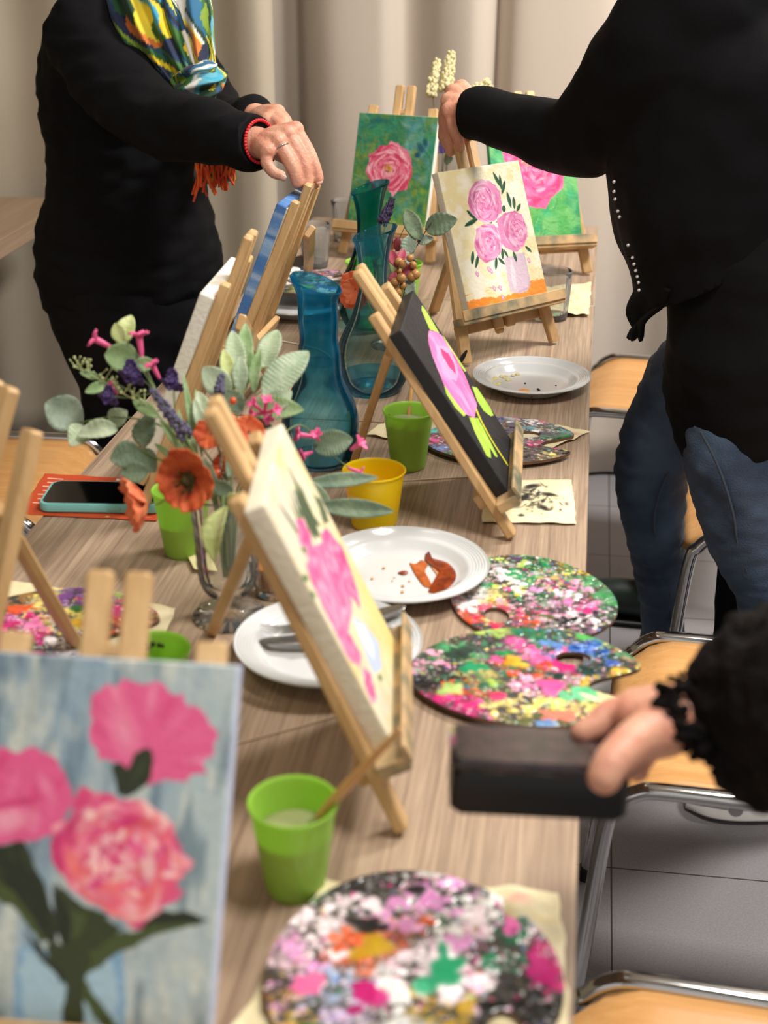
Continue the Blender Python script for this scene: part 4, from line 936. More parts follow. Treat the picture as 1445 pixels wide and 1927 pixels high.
    c3_ = p.poly([(0.4634, 0.3495), (0.5054, 0.3673), (0.5648, 0.3673), (0.615, 0.3747), (0.6865, 0.3641), (0.7446, 0.3895), (0.7965, 0.4151), (0.8305, 0.4554), (0.8393, 0.4969), (0.9, 0.5188), (0.8919, 0.5497), (0.8558, 0.5724), (0.8848, 0.5888), (0.8499, 0.6211), (0.8035, 0.6373), (0.7782, 0.669), (0.7147, 0.7041), (0.654, 0.684), (0.6143, 0.6779), (0.5843, 0.6713), (0.5217, 0.6414), (0.4597, 0.617), (0.4107, 0.575), (0.3677, 0.5211), (0.3699, 0.4647), (0.432, 0.4403), (0.449, 0.39)], (226, 88, 132), .05)
    PK2 = [(238, 130, 150), (206, 50, 110), (240, 112, 118), (246, 176, 180), (222, 76, 128), (236, 96, 120), (250, 206, 196)]
    cu_, cv_ = (0.6286, 0.5287)
    p.peony(cu_, cv_, .24, .19, PK2, 190, c3_, .28, .5)
    for q_ in range(26): p.dab(cu_ + (p.rng.random() - .6) * .2, cv_ + (p.rng.random() - .55) * .16, .018, .012, p.rng.random() * 3, (250, 206, 200), .7, .7, c3_)
    p.dab(*(0.4714, 0.5578), .10, .035, 1.0, (246, 120, 112), .8, .7, c3_)
    return p

def art_white():
    p = Paint(170, 230, (236, 226, 186), 2)
    p.wash([(244, 236, 210), (226, 206, 140), (214, 206, 190), (240, 230, 200)], 5, 6, .6)
    p.poly([(0, 0), (.5, 0), (.62, .2), (.3, .22), (0, .3)], (222, 214, 200), .2, .6)
    for k in range(14):
        u = .3 + p.rng.random() * .5; p.leaf((u, .30 + p.rng.random() * .1), (u + (p.rng.random() - .5) * .3, .06 + p.rng.random() * .22), .025, (92, 108, 72), (140, 150, 110))
    PK = [(246, 140, 180), (238, 84, 146), (250, 176, 200), (236, 64, 136), (248, 190, 210)]
    p.mix(np.clip((p.U - .55) * 3, 0, 1) * np.clip((p.V - .4) * 3, 0, 1) * .8, (236, 214, 130))
    for pts in ([(0.5627, 0.1413), (0.7062, 0.2073), (0.6948, 0.3242), (0.5191, 0.328), (0.4823, 0.2753)], [(0.9195, 0.2748), (0.9842, 0.3287), (0.9241, 0.4088), (0.786, 0.3745)], [(0.9008, 0.4952), (0.8798, 0.5534), (0.8454, 0.5227)]): p.poly(pts, (74, 92, 66), .05, .85)
    p.poly([(0.4191, 0.6335), (0.5936, 0.7391), (0.6731, 0.8642), (0.4919, 0.9025), (0.2796, 0.8256), (0.3513, 0.7319)], (196, 212, 232), .03); p.poly([(0.4224, 0.6468), (0.5404, 0.7229), (0.5507, 0.8159), (0.4161, 0.8346), (0.381, 0.7624)], (232, 238, 244), .05, .9)
    for pts, c_ in (([(0.3632, 0.1907), (0.4743, 0.2202), (0.4657, 0.2986), (0.2794, 0.3305), (0.1873, 0.294), (0.2314, 0.2187)], (244, 96, 156)), ([(0.1242, 0.2843), (0.4162, 0.3252), (0.6923, 0.401), (0.8085, 0.5253), (0.6467, 0.6105), (0.4615, 0.64), (0.2321, 0.6096), (0.2518, 0.71), (0.1279, 0.7295), (0.0273, 0.6656), (0.04, 0.5374), (0.0495, 0.4031)], (246, 130, 176)), ([(0.6425, 0.3515), (0.8299, 0.4028), (0.9149, 0.5178), (0.7953, 0.6725), (0.6481, 0.699), (0.5877, 0.6003), (0.5583, 0.4573)], (240, 90, 152)), ([(0.1665, 0.7408), (0.2481, 0.8177), (0.102, 0.8631), (0.0016, 0.8268), (0.0401, 0.7642)], (242, 92, 154))):
        m_ = p.poly(pts, c_, .05); ys_, xs_ = np.nonzero(m_ > .5)
        for k in range(70):
            i_ = p.rng.integers(len(xs_)); p.dab(xs_[i_] / (p.w - 1), ys_[i_] / (p.h - 1), .07, .03, p.rng.random() * 3, PK[p.rng.integers(5)], .6, .6, m_)
    for q_ in [(0.1926, 0.252), (-0.0094, 0.2869), (-0.0416, 0.3427), (0.3261, 0.8698)]: p.leaf(q_, (q_[0] + .08, q_[1] + .03), .02, (116, 140, 96))
    return p

def art_cream():
    p = Paint(230, 308, (240, 228, 186), 3)
    p.wash([(246, 238, 212), (232, 214, 158), (248, 242, 226)], 7, 10, .7)
    for k in range(60): p.dab(p.rng.random(), p.rng.random(), .10, .012, p.rng.normal() * .5 - .4, (250, 244, 226) if k % 2 else (232, 216, 160), .35, .8)
    p.poly([(-0.0235, 0.8904), (0.5407, 0.9232), (0.8338, 0.8509), (1.1175, 0.8535), (1.0426, 1.0406), (-0.0173, 1.0414)], (242, 146, 52), .05)
    for k in range(40): p.dab(p.rng.random(), .84 + p.rng.random() * .16, .05, .008, p.rng.normal() * .3, [(250, 178, 90), (232, 120, 30), (252, 196, 120)][k % 3], .6, .7)
    for pts, c in (([(0.5507, 0.6564), (0.8196, 0.6404), (0.81, 0.8752), (0.7671, 0.9126), (0.6519, 0.9216), (0.5378, 0.8959)], (214, 192, 206)),): p.poly(pts, c, .02)
    p.leaf((0.6368, 0.6814), (0.6049, 0.9004), .03, (228, 212, 222)); p.stroke([(0.8137, 0.6552), (0.7966, 0.8736), (0.6416, 0.9126)], .012, .016, (196, 170, 190), .6)
    G, G2 = (28, 74, 50), (74, 118, 80)
    for a_, b_, w in (((928,325),(942,352),.020),((940,330),(943,356),.017),((950,341),(944,366),.020),((954,362),(962,392),.022),((966,371),(968,394),.020),((979,384),(972,398),.017),((948,388),(948,398),.022),((898,413),(878,396),.024),((898,412),(874,426),.022),((918,414),(926,420),.016),((952,402),(932,420),.007),((890,474),(888,498),.020),((900,480),(895,505),.018),((934,484),(933,508),.018),((938,486),(950,498),.016),((945,468),(946,488),.018),((948,470),(956,484),.014),((966,474),(972,493),.018),((989,464),(1000,474),.016)):
        p.leaf(UV3(a_), UV3(b_), w, G, G2)
    PK = [(226, 150, 190), (216, 118, 168), (238, 182, 208), (206, 96, 150), (244, 206, 222), (230, 164, 198)]
    for pts, ctr, rr, deep in (([(0.3184, 0.1566), (0.3924, 0.1034), (0.4911, 0.0897), (0.5893, 0.1134), (0.646, 0.1412), (0.6782, 0.1972), (0.6754, 0.273), (0.6493, 0.339), (0.5504, 0.3823), (0.425, 0.3924), (0.3437, 0.3615), (0.2743, 0.3021), (0.2709, 0.2269)], (909,378), (.17, .165), (210, 84, 142)), ([(0.2953, 0.4167), (0.3978, 0.3934), (0.5157, 0.4016), (0.5868, 0.4621), (0.5934, 0.5314), (0.5419, 0.6096), (0.4595, 0.6461), (0.319, 0.6605), (0.2438, 0.6143), (0.2271, 0.5222)], (921,456), (.155, .14), (196, 60, 128)), ([(0.5794, 0.3777), (0.6888, 0.3429), (0.814, 0.3399), (0.8959, 0.3787), (0.9269, 0.4589), (0.9079, 0.5418), (0.8402, 0.5886), (0.7396, 0.6315), (0.6395, 0.6051), (0.5651, 0.5512), (0.5578, 0.4667)], (972,430), (.16, .15), (214, 60, 120))):
        c_ = p.poly(pts, (222, 140, 184), .03); u_, v_ = UV3(ctr); p.peony(u_, v_, rr[0] * 1.05, rr[1] * 1.0, PK, 170, c_, .2, .2)
        for k in range(36): p.dab(u_ + p.rng.normal() * .035, v_ + p.rng.normal() * .03, .016, .006, p.rng.random() * 3, deep if k % 2 else (240, 170, 200), .75, .5, c_)
    for q in ((900,520),(926,514),(922,511),(997,494),(932,547),(943,546),(948,564)): p.leaf(UV3(q), (UV3(q)[0] - .015, UV3(q)[1] - .035), .018, (222, 140, 184), (246, 214, 226))
    return p

def art_black():
    p = Paint(230, 308, (34, 34, 36), 4)
    p.wash([(44, 44, 46), (26, 26, 28)], 3, 4, .5)
    LG, LG2 = (172, 214, 70), (206, 232, 110)
    for pts in ([(0.9635, 0.0827), (0.9759, 0.124), (0.9387, 0.2616), (0.7384, 0.1854), (0.7987, 0.1319), (0.8599, 0.0886)], [(0.9852, 0.2843), (1.051, 0.3657), (1.0412, 0.4597), (0.9942, 0.5292), (0.9431, 0.5218), (0.9306, 0.4789), (0.9412, 0.3965)], [(0.1548, 0.3793), (0.1564, 0.4499), (0.2257, 0.5825), (0.1286, 0.5688), (0.062, 0.4878), (0.069, 0.4069)], [(0.8718, 0.5978), (1.006, 0.6447), (1.0529, 0.7428), (0.9494, 0.8207), (0.8468, 0.792), (0.7494, 0.7254), (0.7561, 0.6596)], [(0.2532, 0.6116), (0.4702, 0.6872), (0.2856, 0.8082), (0.1211, 0.8318), (0.0505, 0.7939), (0.144, 0.6754)], [(0.4235, 0.6794), (0.4438, 0.7312), (0.3152, 0.8916), (0.2602, 0.8727), (0.2675, 0.8091)]):
        m_ = p.poly(pts, LG, .01); ys_, xs_ = np.nonzero(m_ > .5)
        for k in range(14):
            i_ = p.rng.integers(len(xs_)); p.dab(xs_[i_] / (p.w - 1), ys_[i_] / (p.h - 1), .05, .16, p.rng.normal() * .3, LG2 if k % 2 else (156, 204, 60), .5, .8, m_)
    p.stroke([(0.5772, 0.6541), (0.4994, 0.7175), (0.4426, 0.8327), (0.4336, 0.9785)], .030, .022, (214, 206, 40))
    c_ = p.poly([(0.6902, 0.1798), (0.5077, 0.1932), (0.3412, 0.2456), (0.2538, 0.3047), (0.159, 0.3739), (0.1564, 0.4499), (0.1801, 0.5243), (0.2257, 0.5825), (0.3721, 0.6561), (0.6444, 0.6608), (0.7069, 0.6517), (0.7963, 0.5755), (0.883, 0.526), (0.9624, 0.4165), (0.9598, 0.2812), (0.8874, 0.2343)], (246, 128, 188), .02); ys_, xs_ = np.nonzero(c_ > .5)
    for k in range(120):
        i_ = p.rng.integers(len(xs_)); p.dab(xs_[i_] / (p.w - 1), ys_[i_] / (p.h - 1), .05, .16, p.rng.normal() * .4, [(250, 150, 204), (244, 104, 174), (252, 176, 216), (242, 92, 166)][k % 4], .5, .8, c_)
    p.poly([(0.6317, 0.2534), (0.97, 0.3724), (0.8054, 0.4612), (0.5512, 0.4754), (0.3958, 0.3993), (0.424, 0.2887)], (252, 170, 208), .03, .8); p.poly([(0.6859, 0.2955), (0.8201, 0.3633), (0.7889, 0.4249), (0.6353, 0.4477), (0.5899, 0.3828), (0.6106, 0.3129)], (226, 50, 120), .03, .95); 
    return p

def art_green():
    p = Paint(220, 294, (64, 128, 84), 5)
    p.wash([(30, 110, 110), (120, 150, 60), (50, 140, 100), (96, 150, 130)], 4, 5, .7)
    for k in range(420):
        u_, v_ = p.rng.random(), p.rng.random(); t_ = v_ + p.rng.normal() * .12
        cs = [(34, 122, 116), (60, 150, 104), (40, 110, 84)] if t_ < .3 else [(70, 124, 70), (140, 146, 62), (48, 110, 78), (150, 160, 80)] if t_ < .62 else [(60, 112, 78), (84, 136, 64), (44, 104, 80), (120, 150, 60)]
        if u_ > .58 and t_ < .42: cs = [(84, 150, 150), (60, 130, 132), (126, 172, 168)]
        if t_ > .88 and u_ > .5: cs = [(170, 184, 30), (140, 170, 40), (190, 190, 60)]
        p.dab(u_, v_, .06 + .07 * p.rng.random(), .025 + .03 * p.rng.random(), p.rng.random() * 3, cs[p.rng.integers(len(cs))], .5, .8)
    p.dab(.83, .27, .09, .06, .7, (24, 80, 104), .9, .6); p.dab(.88, .22, .07, .04, 1.2, (20, 72, 100), .8, .6); p.dab(.80, .33, .05, .04, 0, (18, 66, 100), .9, .6); p.dab(.25, .06, .2, .03, 0, (24, 90, 96), .6, .9)
    for k in range(70): p.dab(p.rng.random(), p.rng.random(), .07, .010, p.rng.random() * 3, [(150, 186, 160), (190, 206, 150), (40, 100, 70), (110, 160, 60)][k % 4], .3, .9)
    p.leaf((.36, .62), (.22, .70), .03, (44, 84, 78)); p.leaf((.55, .64), (.72, .62), .035, (50, 92, 86)); p.leaf((.22, .58), (.19, .66), .03, (54, 84, 90))
    c_ = p.poly([(.16, .50), (.20, .42), (.19, .36), (.26, .34), (.30, .27), (.38, .28), (.46, .24), (.54, .24), (.60, .28), (.68, .31), (.72, .38), (.76, .44), (.76, .52), (.73, .58), (.72, .64), (.62, .66), (.55, .70), (.48, .64), (.36, .66), (.26, .66), (.24, .58)], (224, 120, 146), .05)
    PK = [(236, 160, 176), (206, 60, 96), (242, 184, 192), (216, 84, 116), (230, 130, 152), (196, 48, 84)]
    p.peony(.46, .48, .29, .23, PK, 230, c_, .16, .15)
    p.dab(.45, .50, .10, .09, 0, (240, 180, 190), .8, .8)
    for k in range(26): p.dab(.45 + p.rng.normal() * .04, .465 + p.rng.normal() * .022, .022, .010, p.rng.random() * 3, [(196, 140, 40), (150, 84, 30), (216, 168, 60)][k % 3], .9, .5)
    return p

def art_far():
    p = Paint(180, 240, (40, 160, 96), 6)
    p.wash([(30, 178, 130), (90, 170, 70), (24, 130, 80), (120, 190, 110)], 5, 6, .7)
    for k in range(80): p.dab(p.rng.random(), .55 + p.rng.random() * .45, .09, .010, 2.2 + p.rng.normal() * .4, [(110, 186, 80), (20, 120, 80), (140, 200, 110), (60, 150, 60)][k % 4], .6, .7)
    p.stroke([(.42, .72), (.43, .95)], .02, .018, (110, 170, 50))
    c_ = p.poly([(.14, .22), (.30, .10), (.5, .06), (.7, .10), (.84, .22), (.86, .40), (.82, .54), (.68, .62), (.60, .70), (.46, .70), (.36, .66), (.28, .5), (.2, .36)], (236, 90, 150), .05)
    p.peony(.52, .36, .34, .28, [(244, 130, 176), (224, 50, 120), (248, 170, 196), (232, 84, 150), (240, 110, 150), (214, 40, 110)], 200, c_, .28, .4)
    for k in range(40): p.dab(.44 + p.rng.normal() * .05, .27 + p.rng.normal() * .035, .025, .012, p.rng.random() * 3, [(248, 170, 80), (246, 120, 70), (252, 214, 150), (238, 90, 110)][k % 4], .85, .5)
    return p

def art_sea():
    p = Paint(120, 160, (92, 136, 196), 7)
    p.wash([(60, 104, 170), (150, 184, 220), (196, 210, 226), (70, 120, 186)], 5, 8, .8)
    p.mix(np.clip((p.V - .93) * 20, 0, 1), (170, 90, 120)); return p
def art_blank():
    p = Paint(100, 130, (240, 236, 222), 8); p.wash([(230, 224, 204)], 3, 3, .4)
    p.peony(.5, .5, .25, .2, [(236, 140, 170), (220, 90, 140)], 60); return p

def UV3(q): return _homo(HM3, q)
def UV4(q): return _homo(HM4, q)
def _homo(H, q):
    w = H[6] * q[0] + H[7] * q[1] + H[8]; return ((H[0] * q[0] + H[1] * q[1] + H[2]) / w, (H[3] * q[0] + H[4] * q[1] + H[5]) / w)
HM3, HM4 = [0.001329422883075108, -0.000299592462526613, -1.0, 0.00011452236296825139, 0.0007639287238626597, -0.34312459029351067, -5.947272229246178e-05, 4.416230929812475e-06, 0.2625128435167516], [-0.0029087721078063502, 0.0019267499429318955, 1.0, -0.0007523371458090213, -0.00024028468420331958, 0.7178007127633468, 0.00031452164644491713, -0.0001783240702173202, -0.35868677885653905]

E1, E2, E3, E4, E5 = (-0.297, 0.637, -1.542, 0.58, 0.068), (-0.137, 1.095, 0.129, 0.431, 0.077), (-0.114, 2.356, -0.758, 0.376, 0.082), (-0.07, 1.706, 0.04, 0.584, 0.055), (-0.426, 3.002, -1.842, 0.302, 0.064)
E6, E7, E8, E9 = (-0.089, 2.897, -1.231, 0.443, 0.068), (-0.561, 2.234, 3.093, 0.382, 0.068), (-0.548, 1.697, 3.177, 0.379, 0.068), (-0.592, 1.011, 3.993, 0.4, 0.068)
easel('table easel holding the blue-grey peony canvas, nearest to the camera', *E1, (E1[0] + .01, E1[1] + .27, Z0), a=0.078)
canvas('canvas of three big pink peonies on a grey-blue ground', E1, art_near(), (188, 198, 222))
easel('table easel seen side-on holding the pale pink-flower canvas beside the glass vase', *E2, (-0.3751, 1.3173, 0.74), 0.385, True)
canvas('side-on canvas of pink flowers in a pale vase, beside the dirty plates', E2, art_white(), (226, 218, 196))
easel('paint-smeared table easel held by the person in the cardigan', *E3, (-0.2769, 2.6008, 0.74), 0.372, True)
canvas('cream canvas of three pink peonies in a lilac vase on orange', E3, art_cream(), (206, 200, 184))
easel('table easel holding the black canvas beside the green cup with brushes', *E4, (-0.3023, 1.8077, 0.74), 0.372, True)
canvas('black canvas of one pink flower with lime leaves', E4, art_black(), (22, 22, 23))
easel('table easel at the far end holding the green canvas with one rose-pink peony', *E5, (E5[0] + .03, E5[1] + .24, Z0))
canvas('green canvas of a single rose-pink peony, behind the teal carafes', E5, art_green(), (236, 232, 224))
easel('table easel at the far right corner under the cardigan arm', *E6, (E6[0] - .06, E6[1] + .22, Z0), 0.39, True)
canvas('bright green canvas of a hot-pink peony, partly behind the cardigan arm', E6, art_far(), (60, 160, 110))
easel('table easel held by the person in the scarf, seen from behind', *E7, (-0.564, 2.8354, 0.74), 0.337, so=0.318)
canvas('blue canvas seen from behind under the person\'s hand', E7, art_sea())
easel('table easel seen from behind carrying a blank-edged white canvas', *E8, (-0.5031, 2.187, 0.74), 0.375)
canvas('white-edged canvas seen from behind beside the person in black', E8, art_blank(), (240, 236, 222))
easel('empty table easel at the left edge, its rear leg standing by a palette', *E9, (-0.5083, 1.258, 0.74), 0.372, so=0.348)
# ------------------------------------------------------------------ cups, brushes, carafes, tumblers
def plastic(name, col, tr=0.35):
    if name in MATS: return MATS[name]
    m = bpy.data.materials.new(name); m.use_nodes = True; MATS[name] = m; nt = m.node_tree; b = nt.nodes['Principled BSDF']
    b.inputs['Base Color'].default_value = (*rgb(*col), 1); b.inputs['Roughness'].default_value = 0.3
    t = nt.nodes.new('ShaderNodeBsdfTranslucent'); t.inputs[0].default_value = (*rgb(*col), 1)
    mx = nt.nodes.new('ShaderNodeMixShader'); mx.inputs[0].default_value = tr
    nt.links.new(b.outputs[0], mx.inputs[1]); nt.links.new(t.outputs[0], mx.inputs[2]); nt.links.new(mx.outputs[0], nt.nodes['Material Output'].inputs[0])
    return m
M_CUP = plastic('green_plastic', (188, 234, 100), 0.42); M_YEL = plastic('yellow_plastic', (255, 228, 20), 0.3)
M_WATER = mat('murky_water', (150, 154, 108), 0.08)
def cup_mesh(h=0.083, rb=0.0235, rt=0.0345, lip=0.0014, ridges=True, th=0.0009):
    pr = [(0.0005, 0.002), (rb - .004, 0.002), (rb - .001, 0.0), (rb, 0.002)]
    for k in range(1, 30):
        t = k / 30; r_ = rb + (rt - rb) * t; pr.append((r_ + (0.00025 * (k % 2) if ridges and 0.15 < t < 0.8 else 0), h * t))
    pr += [(rt + lip, h - .0012), (rt + lip * 1.2, h), (rt + lip * .4, h + .0012), (rt - th, h - .0005)]
    for k in range(29, 0, -1): t = k / 30; pr.append((rb - th + (rt - rb) * t, h * t + .001))
    pr.append((0.0005, 0.0035)); return pr
def cup(label, loc, level=0.35, name='plastic_cup', cat='cup', m=None, h=0.083, rb=0.0235, rt=0.0345, water=None, group='green plastic water cups', dirt=False):
    t = empty(name, loc, random.random() * 6, label, cat, group)
    mb = MB(); mb.lathe(cup_mesh(h, rb, rt, ridges=m is None), 48); mb.build('cup_wall', m or M_CUP, t, True, 60)
    if level:
        r_ = rb + (rt - rb) * level - 0.0013
        w = MB(); w.lathe([(0.0005, 0.004), (rb - .0015, 0.004), (r_, h * level - .0005), (r_ - .0004, h * level), (0.0005, h * level)], 40); w.build('rinse_water', water or M_WATER, t, True, 40)
    if dirt:
        s = MB(); rg = random.Random(3)
        for k in range(14):
            th = rg.uniform(0.6, 2.9); zz = h - rg.uniform(.004, .014); r_ = rt - .0042 - (h - zz) * .13
            s.sphere((r_ * math.cos(th), r_ * math.sin(th), zz), rg.uniform(.0016, .0028), 8)
        s.build('paint_residue', mat('dark_paint', (34, 40, 30), 0.5), t)
    return t
random.seed(4)
G1, G2, G3, G4, G5, G6 = (-0.2019, 0.9073, 0.74), (-0.4594, 1.5064, 0.74), (-0.2266, 1.8225, 0.74), (-0.3809, 1.1265, 0.823), (-0.3406, 2.6496, 0.823), (-0.4188, 2.6512, 0.823)
cup('green plastic cup of murky water with one brush, nearest to the camera', G1, .66)
cup('green plastic cup standing between the phone and the glass flower vase', G2, .5)
cup('green ribbed plastic cup holding two brushes behind the black canvas', G3, .8, dirt=True, water=mat('grey_water', (150, 160, 120), 0.08))
cup('green plastic cup with dark paint inside, behind the nearest canvas', (G4[0], G4[1], Z0), .3, dirt=True)
cup('green plastic cup at the far end beside the berry spray', (G5[0], G5[1], Z0), .3)
cup('green plastic cup half hidden behind the farthest teal carafe', (G6[0], G6[1], Z0), .3)
cup('yellow plastic beaker of orange drink', (-0.2447, 1.6228, 0.74), .34, 'beaker', 'beaker', M_YEL, 0.074, 0.0285, 0.0385, mat('orange_drink', (232, 110, 10), 0.1), group=None)

def brush(label, a, b, col, ferr=True, r_=0.0028, tipcol=(40, 36, 30)):
    """a = bristle end, b = handle end."""
    a = Vector(a); b = Vector(b); t = empty('paint_brush', a, 0, label, 'brush', 'paint brushes in the cups'); d = b - a
    h = MB(); sp = [d * k for k in (0.24, .35, .5, .75, .95, 1.0)]; h.tube(sp, [r_ * q for q in (.85, 1.1, 1.25, 1.0, .8, .4)], 10); h.build('handle', wood('brush_wood', (190, 140, 84), (218, 172, 112)) if col is None else mat('brush_%d_%d' % (col[0], col[1]), col, 0.3), t)
    f = MB(); f.tube([d * .13, d * .25], [r_ * .9, r_ * .9], 10); f.build('ferrule', M_STEEL, t)
    q = MB(); q.tube([d * .14, d * .07, d * 0.005], [r_ * .9, r_ * 1.15, r_ * .2], 8); q.build('bristles', mat('bristle', tipcol, 0.7), t)
brush('wooden-handled brush leaning out of the nearest green cup', (-0.2067, 0.9247, 0.7694), (-0.1146, 0.8903, 0.9086), None, r_=0.0034)
brush('wooden-handled brush standing in the cup behind the black canvas', (G3[0] - .006, G3[1] + .002, Z0 + .006), (-0.228, 1.8742, 0.8519), None)
brush('black-handled brush leaning right in the cup behind the black canvas', (G3[0] - .012, G3[1], Z0 + .006), (-0.1632, 1.9963, 0.8574), (16, 16, 17), r_=0.0042)

def carafe_prof(h, rb, rw, rn, rr, zw, zn):
    """outer radius against height, smooth."""
    K = [(rb, 0.0), (rb * 1.12, 0.006), (rw * .93, zw * .45), (rw, zw), (rw * .90, zw + (zn - zw) * .25), (rw * .60, zw + (zn - zw) * .55), (rn * 1.12, zw + (zn - zw) * .85), (rn, zn), (rn * 1.04, zn + (h - zn) * .35), (rr * .82, zn + (h - zn) * .72), (rr, h)]
    return spline(K, 7)
def carafe(label, loc, m, tilt_dir, h=0.255, rw=0.0575, lift=0.011, water=0.35, wm=None, rn=0.0215):
    t = empty('carafe', loc, 0, label, 'carafe', 'teal glass carafes')
    pr = carafe_prof(h, 0.040, rw, rn, 0.0325, 0.056, 0.178); th = 0.0022
    out = [(r_, z) for r_, z in pr]; inn = [(max(.002, r_ - th), max(z, 0.007)) for r_, z in pr][::-1]
    prof = [(0.001, 0.003), (0.030, 0.0025)] + out + [(0.0325 - th * .5, h + .0012)] + inn[0:-2] + [(0.001, 0.008)]
    v, f = lathe_geo(prof, 64)
    vv = []
    for x, y, z in v:   # slanted pouring rim
        k = max(0, (z - h * .72) / (h * .28)); p = x * tilt_dir[0] + y * tilt_dir[1]
        sp_ = 1 + 0.16 * k * k * max(0, p / 0.033)
        vv.append((x * sp_, y * sp_, z + k * k * p / 0.033 * lift))
    o = mesh('glass_body', vv, f, m, t)
    if water:
        wp = [(max(.002, r_ - th - .0004), max(z, .0088)) for r_, z in pr if z <= h * water]
        q = [(0.0005, .0088)] + wp + [(0.0005, wp[-1][1])]
        w = MB(); w.lathe(q, 64); w.build('water', wm or tinted_glass('blue_water', (216, 243, 251), (130, 212, 243), 9), t, True, 50)
    return t
M_TEAL = tinted_glass('teal_glass', (234, 248, 251), (164, 230, 245), .14, .85, (10, 140, 185), .2); M_TEAL2 = tinted_glass('pale_teal_glass', (241, 249, 250), (170, 228, 238), .19, .45); M_TEAL3 = tinted_glass('deep_teal_glass', (232, 247, 246), (140, 222, 220), .15, .9, (0, 130, 130), .15)
carafe('teal glass carafe nearest to the camera, behind the flowers, half full of water', (-0.3505, 1.825, 0.74), M_TEAL, (-0.97, 0.2), water=.58, rw=0.054, rn=.0262)
carafe('teal glass carafe in the middle of the three, beside the black canvas', (-0.3227, 2.1389, 0.74), M_TEAL2, (0.95, 0.25), water=.12, rw=0.0585)
carafe('deep teal glass carafe farthest back, in front of the green canvas', (-0.3841, 2.4956, 0.74), M_TEAL3, (0.95, 0.25), water=.2, rw=0.0575)

M_TUMB = thin_glass('clear_tumbler', (250, 251, 250), 0.13)
def tumbler(label, loc, level, wm=None, h=0.092, rb=0.026, rt=0.0325, tags='ribbed water tumblers'):
    t = empty('tumbler', loc, 0, label, 'glass', tags)
    pr = [(0.0005, 0.001), (rb - .002, 0.0), (rb, .002)] + [(rb + (rt - rb) * k / 16, h * k / 16) for k in range(1, 17)] + [(rt - .0008, h + .001)] + [(rb - .002 + (rt - rb) * k / 16, h * k / 16) for k in range(16, 1, -1)] + [(rb - .003, .011), (.0005, .010)]
    v, f = lathe_geo(pr, 96); vv = []
    for x, y, z in v:
        r_ = math.hypot(x, y); a = math.atan2(y, x)
        k = 1 + (0.022 * math.cos(a * 24) if r_ > rb * .9 and h * .10 < z < h * .86 else 0); vv.append((x * k, y * k, z))
    mesh('glass_wall', vv, f, M_TUMB, t)
    if level:
        w = MB(); r_ = rb - .003 + (rt - rb) * level; w.lathe([(.0005, .011), (rb - .0035, .0115), (r_, h * level), (.0005, h * level)], 48); w.build('drink', wm or thin_glass('still_water', (226, 234, 232), 0.10), t, True, 50)
    return t
tumbler('ribbed tumbler a third full of water beside the person\'s easel', (-0.5655, 2.9263, 0.74), .36)
tumbler('ribbed tumbler by the left edge of the green rose-peony canvas', (-0.5442, 3.1811, 0.74), 0)
tumbler('ribbed tumbler at the right behind the cream canvas', (-0.0522, 2.5963, 0.74), .12)
tumbler('small ribbed tumbler of orange juice behind the side-on flower canvas', (-0.3294, 1.4134, 0.74), .5, mat('orange_juice', (250, 150, 24), 0.15), 0.075, 0.020, 0.026, None)

# ------------------------------------------------------------------ plates, cutlery, food
def plate(label, loc, r_=0.097, group='white dinner plates'):
    t = empty('plate', loc, 0, label, 'plate', group)
    pr = [(0.0005, 0.0035), (r_ * .52, 0.003), (r_ * .56, 0.0), (r_ * .60, 0.001), (r_ * .66, .0055), (r_ * .74, .0125), (r_ * .9, .018), (r_ * .99, .0212), (r_, .0228), (r_ * .992, .0240)]
    for k in range(6): # concentric rim ridges
        a = .965 - k * .032; pr += [(r_ * a, .0224 - (1 - a) * .018), (r_ * (a - .016), .0236 - (1 - a) * .022)]
    pr += [(r_ * .74, .0165), (r_ * .68, .010), (r_ * .62, .0072), (r_ * .5, .0065), (.0005, .0065)]
    mb = MB(); mb.lathe(pr, 72); mb.build('dish', M_WHITE, t, True, 50); return t
P1, P2, P3, P4 = (-0.0735, 2.188, 0.74), (-0.1886, 1.4692, 0.74), (-0.2415, 1.2778, 0.74), (-0.5276, 2.5724, 0.74)
plate('white plate with crumbs and an orange smear at the table\'s right edge', P1, 0.0955)
plate('white plate smeared with brown sauce', P2, 0.101)
plate('white plate holding a fork and knife behind the side-on canvas', P3, 0.0985)
plate('white plate at the far left carrying a crumpled napkin and a palette', P4, 0.0985)
def smear(name, label, c, pts, m, h=0.0012, cat='food'):
    """Flat lumpy residue on a plate: closed outline, slightly domed."""
    n = len(pts); sp = spline(pts + [pts[0]], 6)[:-1]; cx = sum(p[0] for p in sp) / len(sp); cy = sum(p[1] for p in sp) / len(sp)
    v = [(cx, cy, h * 1.6)]; f = []; m_ = len(sp); K = 6
    for k in range(1, K + 1):
        for p in sp:
            x = cx + (p[0] - cx) * k / K; y = cy + (p[1] - cy) * k / K
            v.append((x, y, (h * (1.2 + 1.1 * vnoise((x, y, 0), 160, 2)) if k < K else 0.0)))
    for i in range(m_): f.append((0, 1 + i, 1 + (i + 1) % m_))
    for k in range(K - 1):
        for i in range(m_): a = 1 + k * m_ + i; b = 1 + k * m_ + (i + 1) % m_; f.append((a, a + m_, b + m_, b))
    o = mesh(name, v, f, m); o.location = c; return tag(o, label, cat)
M_SAUCE = mat('brown_sauce', (150, 62, 18), 0.25, var=(55, (92, 32, 12), 0.9))
c = (P2[0], P2[1], Z0 + .0075)
def rel(L, c): return [(p[0] - c[0], p[1] - c[1]) for p in L]
